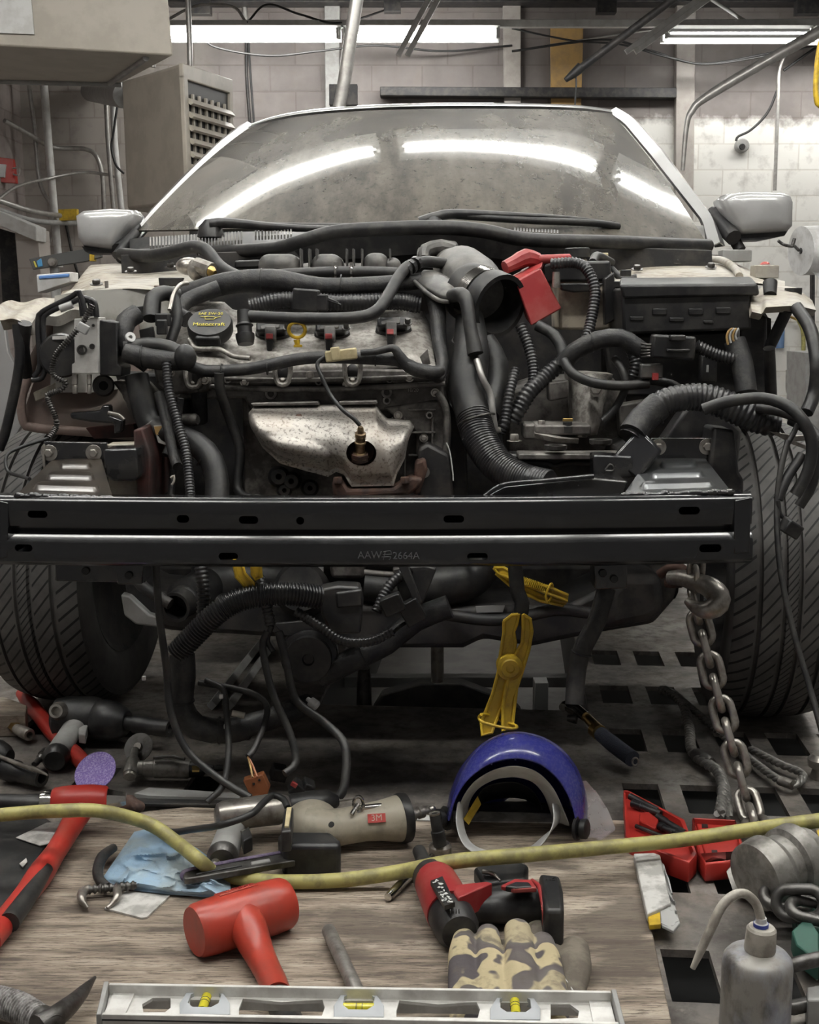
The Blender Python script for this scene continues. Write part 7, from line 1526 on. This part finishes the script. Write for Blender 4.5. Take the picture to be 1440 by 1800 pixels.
# chrome tool with foam grip
ft_ = E('air_ratchet', 1060, 1300, 'chrome headed tool with blue grey foam grip right of the face shield', 'tool')
gt('head', K['chrome'], ft_, [(990, 1244, .06), (996, 1240, .062), (1014, 1248, .06), (1030, 1260, .055)], [8, 12, 10, 9], seg=16)
gl('lower_jaw', K['steeld'], ft_, (998, 1262, .045), (1014, 1264, .045), [(0, 6), (1, 9)], seg=12)
gt('neck', K['brass'], ft_, [(1028, 1258, .055), (1040, 1270, .05), (1050, 1280, .048)], [8, 9, 10], seg=14); gl('band', K['brass'], ft_, (1046, 1282, .045), (1054, 1288, .044), [(0, 14), (1, 14)], seg=16)
gt('foam_grip', K['grip'], ft_, [(1050, 1285, .042), (1080, 1310, .036), (1112, 1334, .03)], [13, 14.5, 14], seg=18)
bm = bmn(); c = on(1117, 1339, .028); aTube(bm, [c + V((math.cos(a) * .006, 0, math.sin(a) * .008)) for a in [k * math.pi / 8 for k in range(17)]], .0022, raw=True, seg=6); build(bm, 'end_ring', K['steel'], ft_)
gt('side_rod', K['steel'], ft_, [(1030, 1278, .02), (1055, 1300, .015), (1090, 1328, .012)], 2)

# red socket case
cs = E('socket_case', 1205, 1480, 'open red plastic case holding black sockets on the deck under the yellow hose', 'socket case')
def tray(name, q, z0, z1, wl):
    c = [on(x, y, z1) for x, y in q]; g = sum(c, V((0, 0, 0))) / len(c)
    o = build(aPrism(bmn(), c, V((0, 0, z0 - z1))), name, K['caser'], cs, bev=.003)
    b = bmn(); inn = [p + (g - p).normalized() * wl + UP * .01 for p in c]; aPrism(b, inn, V((0, 0, -.024))); cut(o, b); o.modifiers.new('b', 'BEVEL').width = .0015; return o
tray('case_body', [(1096, 1388), (1104, 1388), (1204, 1440), (1226, 1500), (1212, 1516), (1108, 1478), (1100, 1468)], .004, .040, .010)
ld = tray('case_lid', [(1217, 1436), (1294, 1440), (1306, 1482), (1312, 1496), (1284, 1514), (1240, 1518), (1228, 1500)], .004, .036, .006)
gp('lid_panel', K['caser'], cs, [(1222, 1440), (1294, 1444), (1306, 1492), (1282, 1508), (1243, 1512)], .026, .012, bev=.002)
for x, y in ((1238, 1448), (1280, 1450), (1256, 1501), (1296, 1500)): gp('lid_recess', K['wire'], cs, [(x - 5, y - 7), (x + 5, y - 7), (x + 7, y + 7), (x - 4, y + 7)], .0265, .02, bev=0)
gp('tray_bed', K['caser'], cs, [(1106, 1398), (1200, 1444), (1216, 1500), (1206, 1508), (1114, 1472)], .024, .018, bev=.001)
gp('latch_block', K['caser'], cs, [(1124, 1430), (1140, 1426), (1158, 1440), (1152, 1456), (1124, 1442)], .04, .02, bev=.002)
for a, b, r in (((1108, 1400), (1158, 1424), 6), ((1112, 1412), (1162, 1430), 7), ((1156, 1436), (1205, 1464), 7), ((1160, 1452), (1184, 1462), 8), ((1180, 1460), (1212, 1470), 7)):
    s_ = gl('impact_socket', K['plastic'], None, (*a, .036), (*b, .036), [(0, r), (.3, r), (.33, r * .8), (1, r * .75), (1, r * .4), (.7, .4)], seg=16)
    tag(s_, {1108: 'black socket nearest the back corner of the red case', 1112: 'black socket second from the back corner of the red case', 1156: 'long black socket in the middle of the red case', 1160: 'short ribbed black socket in the middle of the red case', 1180: 'black socket beside the hinge of the red case'}[a[0]], 'socket', 'sockets in the red case')
o = gl('extension_bar', K['steeld'], None, (1118, 1452, .034), (1178, 1476, .034), [(0, 4), (1, 4)], seg=10); tag(o, 'thin dark extension bar along the front of the red case', 'extension bar', None)

# pulling block, chain and green stand at right
pk = E('chain_pulley_block', 1350, 1570, 'heavy grey steel pulley block with cotter pin at the right behind the squeeze bottle', 'pulley block')
c0, c1 = on(1322, 1545, .06), on(1424, 1498, .075); s = mpp(c0)
lath('flanged_roller', K['block'], pk, c0, c1, [(0, .030), (.05, .052), (.30, .056), (.38, .050), (.42, .046), (.56, .046), (.60, .054), (.80, .055), (.84, .044), (1, .040)], 44)
ax_ = (c1 - c0).normalized(); d_, x_, y_ = frame(ax_)
bm = bmn(); aPrism(bm, [(1276, 1532, 1.88), (1306, 1500, 1.90), (1334, 1488, 1.91), (1346, 1520, 1.89), (1344, 1560, 1.855), (1328, 1578, 1.83), (1290, 1574, 1.83)], V((.012, .016, 0))); build(bm, 'side_plate', K['block'], pk, bev=.002)
lath('axle_end', K['steel'], pk, at(1318, 1528, 1.905), at(1312, 1529, 1.885), [(0, .011), (.7, .011), (1, .008)], 18)
tube('cotter_pin', K['steel'], pk, [(1324, 1478, 1.885), (1330, 1484, 1.88), (1334, 1500, 1.875), (1330, 1520, 1.875), (1332, 1548, 1.87), (1334, 1556, 1.87)], .0035); tube('cotter_pin', K['steel'], pk, [(1324, 1478, 1.885), (1322, 1490, 1.88), (1326, 1505, 1.878), (1330, 1522, 1.875)], .003)
tube('top_shackle', K['steel'], pk, [(1392, 1452, 1.98), (1404, 1446, 1.97), (1422, 1456, 1.96), (1432, 1476, 1.95), (1434, 1486, 1.95)], [.008, .010, .010, .008, .005])
gn = E('green_stand', 1425, 1640, 'dark green painted steel stand at the right edge behind the squeeze bottle', 'stand')
gp('base_plate', K['green'], gn, [(1394, 1596), (1470, 1540), (1490, 1720), (1442, 1690), (1404, 1652)], .03, .002); gp('foot_wedge', K['green'], gn, [(1392, 1636), (1420, 1610), (1440, 1640), (1440, 1690), (1400, 1660)], .05, .02)
gp('upright', K['green'], gn, [(1424, 1512), (1470, 1490), (1470, 1570), (1430, 1576)], .036, .002)
o = gp('yellow_wedge', K['yellow'], None, [(1428, 1462), (1460, 1448), (1460, 1484), (1432, 1482)], .05, .004); tag(o, 'yellow block at the right edge behind the pulley block', 'block')
lk = E('chain_end', 1410, 1600, 'short end of heavy chain with three links on the green stand', 'chain')
for q, d, sd_, z in (((1382, 1580), V((.9, .05, -.1)), V((.1, .9, .3)), .045), ((1406, 1588), V((.8, -.4, .2)), V((.1, .35, .9)), .06), ((1432, 1602), V((.9, -.2, -.1)), V((.1, .95, .2)), .055)):
    d = d.normalized(); sd_ = (sd_ - d * d.dot(sd_)).normalized(); build(link_bm(bmn(), on(*q, z), d, sd_, L=.034, w=.020, r=.0085), 'chain_link', K['steeld'], lk, ang=80)
lk = E('anchor_chain', 1420, 1750, 'heavy chain link hooked on a grey block in the bottom right corner', 'chain')
build(link_bm(bmn(), on(1418, 1728, .05), V((.95, .1, .2)).normalized(), V((-.2, .3, .93)).normalized(), L=.045, w=.026, r=.010), 'chain_link', K['steeld'], lk, ang=80)
gp('anchor_block', K['gray'], lk, [(1418, 1735), (1460, 1728), (1460, 1760), (1420, 1758)], .04, .002)

# squeeze bottle
sq = empty('squeeze_bottle', V((*at(1333, 1670, 1.46).xy, 0)), 'paint-stained grey squeeze bottle with bent white spout in the lower right corner', 'bottle', None)
b0 = V((at(1333, 1670, 1.46).x, 1.46, .001)); zt = at(1333, 1672, 1.46).z; rb = 61 * mpp(at(1333, 1680, 1.46))
lath('body', K['bottle'], sq, b0, V((b0.x, b0.y, zt)), [(0, rb * .95), (.02, rb), (.84, rb), (.92, rb * .97), (.97, rb * .86), (1.0, rb * .62), (1.01, rb * .45)], 48)
z2 = zt + .001; lath('cap', K['milky'], sq, V((b0.x + .002, b0.y, z2)), V((b0.x + .003, b0.y, z2 + .032)), [(0, rb * .43), (.1, rb * .45), (.9, rb * .42), (1, rb * .36), (1, .002)], 36)
cp = V((b0.x + .002, b0.y, z2 + .032)); lath('spout_collar', K['white'], sq, cp, cp + UP * .012, [(0, .009), (.4, .009), (.5, .007), (1, .0065)], 20); lath('blue_band', mat('blue_ink', (.03, .05, .3), .5), sq, cp + UP * .0005, cp + UP * .005, [(0, .0094), (1, .0094)], 20)
Yq = b0.y
tube('spout', K['milky'], sq, [cp + UP * .008, at(1339, 1620, Yq), at(1330, 1590, Yq), at(1312, 1572, Yq - .005), at(1292, 1573, Yq - .01), at(1270, 1592, Yq - .015), at(1250, 1632, Yq - .02), at(1230, 1676, Yq - .02), at(1218, 1702, Yq - .02)], [.006, .0058, .0058, .0058, .0058, .006, .0058, .005, .0034], seg=14)
# taped pale strip at the plywood edge
ts = E('taped_strip', 1155, 1560, 'pale dirty flat strip wrapped with foil tape at the right edge of the plywood', 'strip')
gp('strip', K['paper'], ts, [(1114, 1500), (1160, 1498), (1180, 1588), (1138, 1606)], .034, .020, bev=.002); gp('yellow_end', K['yellow'], ts, [(1138, 1604), (1160, 1596), (1162, 1624), (1142, 1626)], .028, .020, bev=.001)
gcloth('foil_tape', K['tag'], ts, [(1160, 1512), (1168, 1520), (1180, 1570)], [(1162, 1622), (1182, 1632), (1196, 1624)], lambda u, v: .026 + .004 * math.sin(20 * v + 3 * u), n=12, mm=20)
gp('foil_end', K['tag'], ts, [(1160, 1598), (1180, 1590), (1196, 1622), (1184, 1636), (1164, 1626)], .029, .024, bev=.001)

# sheets: real thickness with crisp rims
bpy.context.view_layer.update(); dg_ = bpy.context.evaluated_depsgraph_get()
for o in list(sc.objects):
    if o.type == 'MESH' and o.modifiers and o.modifiers[0].type == 'SOLIDIFY' and len(o.modifiers) == 1:
        me = bpy.data.meshes.new_from_object(o.evaluated_get(dg_)); old = o.data; nm = old.name
        o.modifiers.clear(); o.data = me; bpy.data.meshes.remove(old); me.name = nm; me.set_sharp_from_angle(angle=R(40))
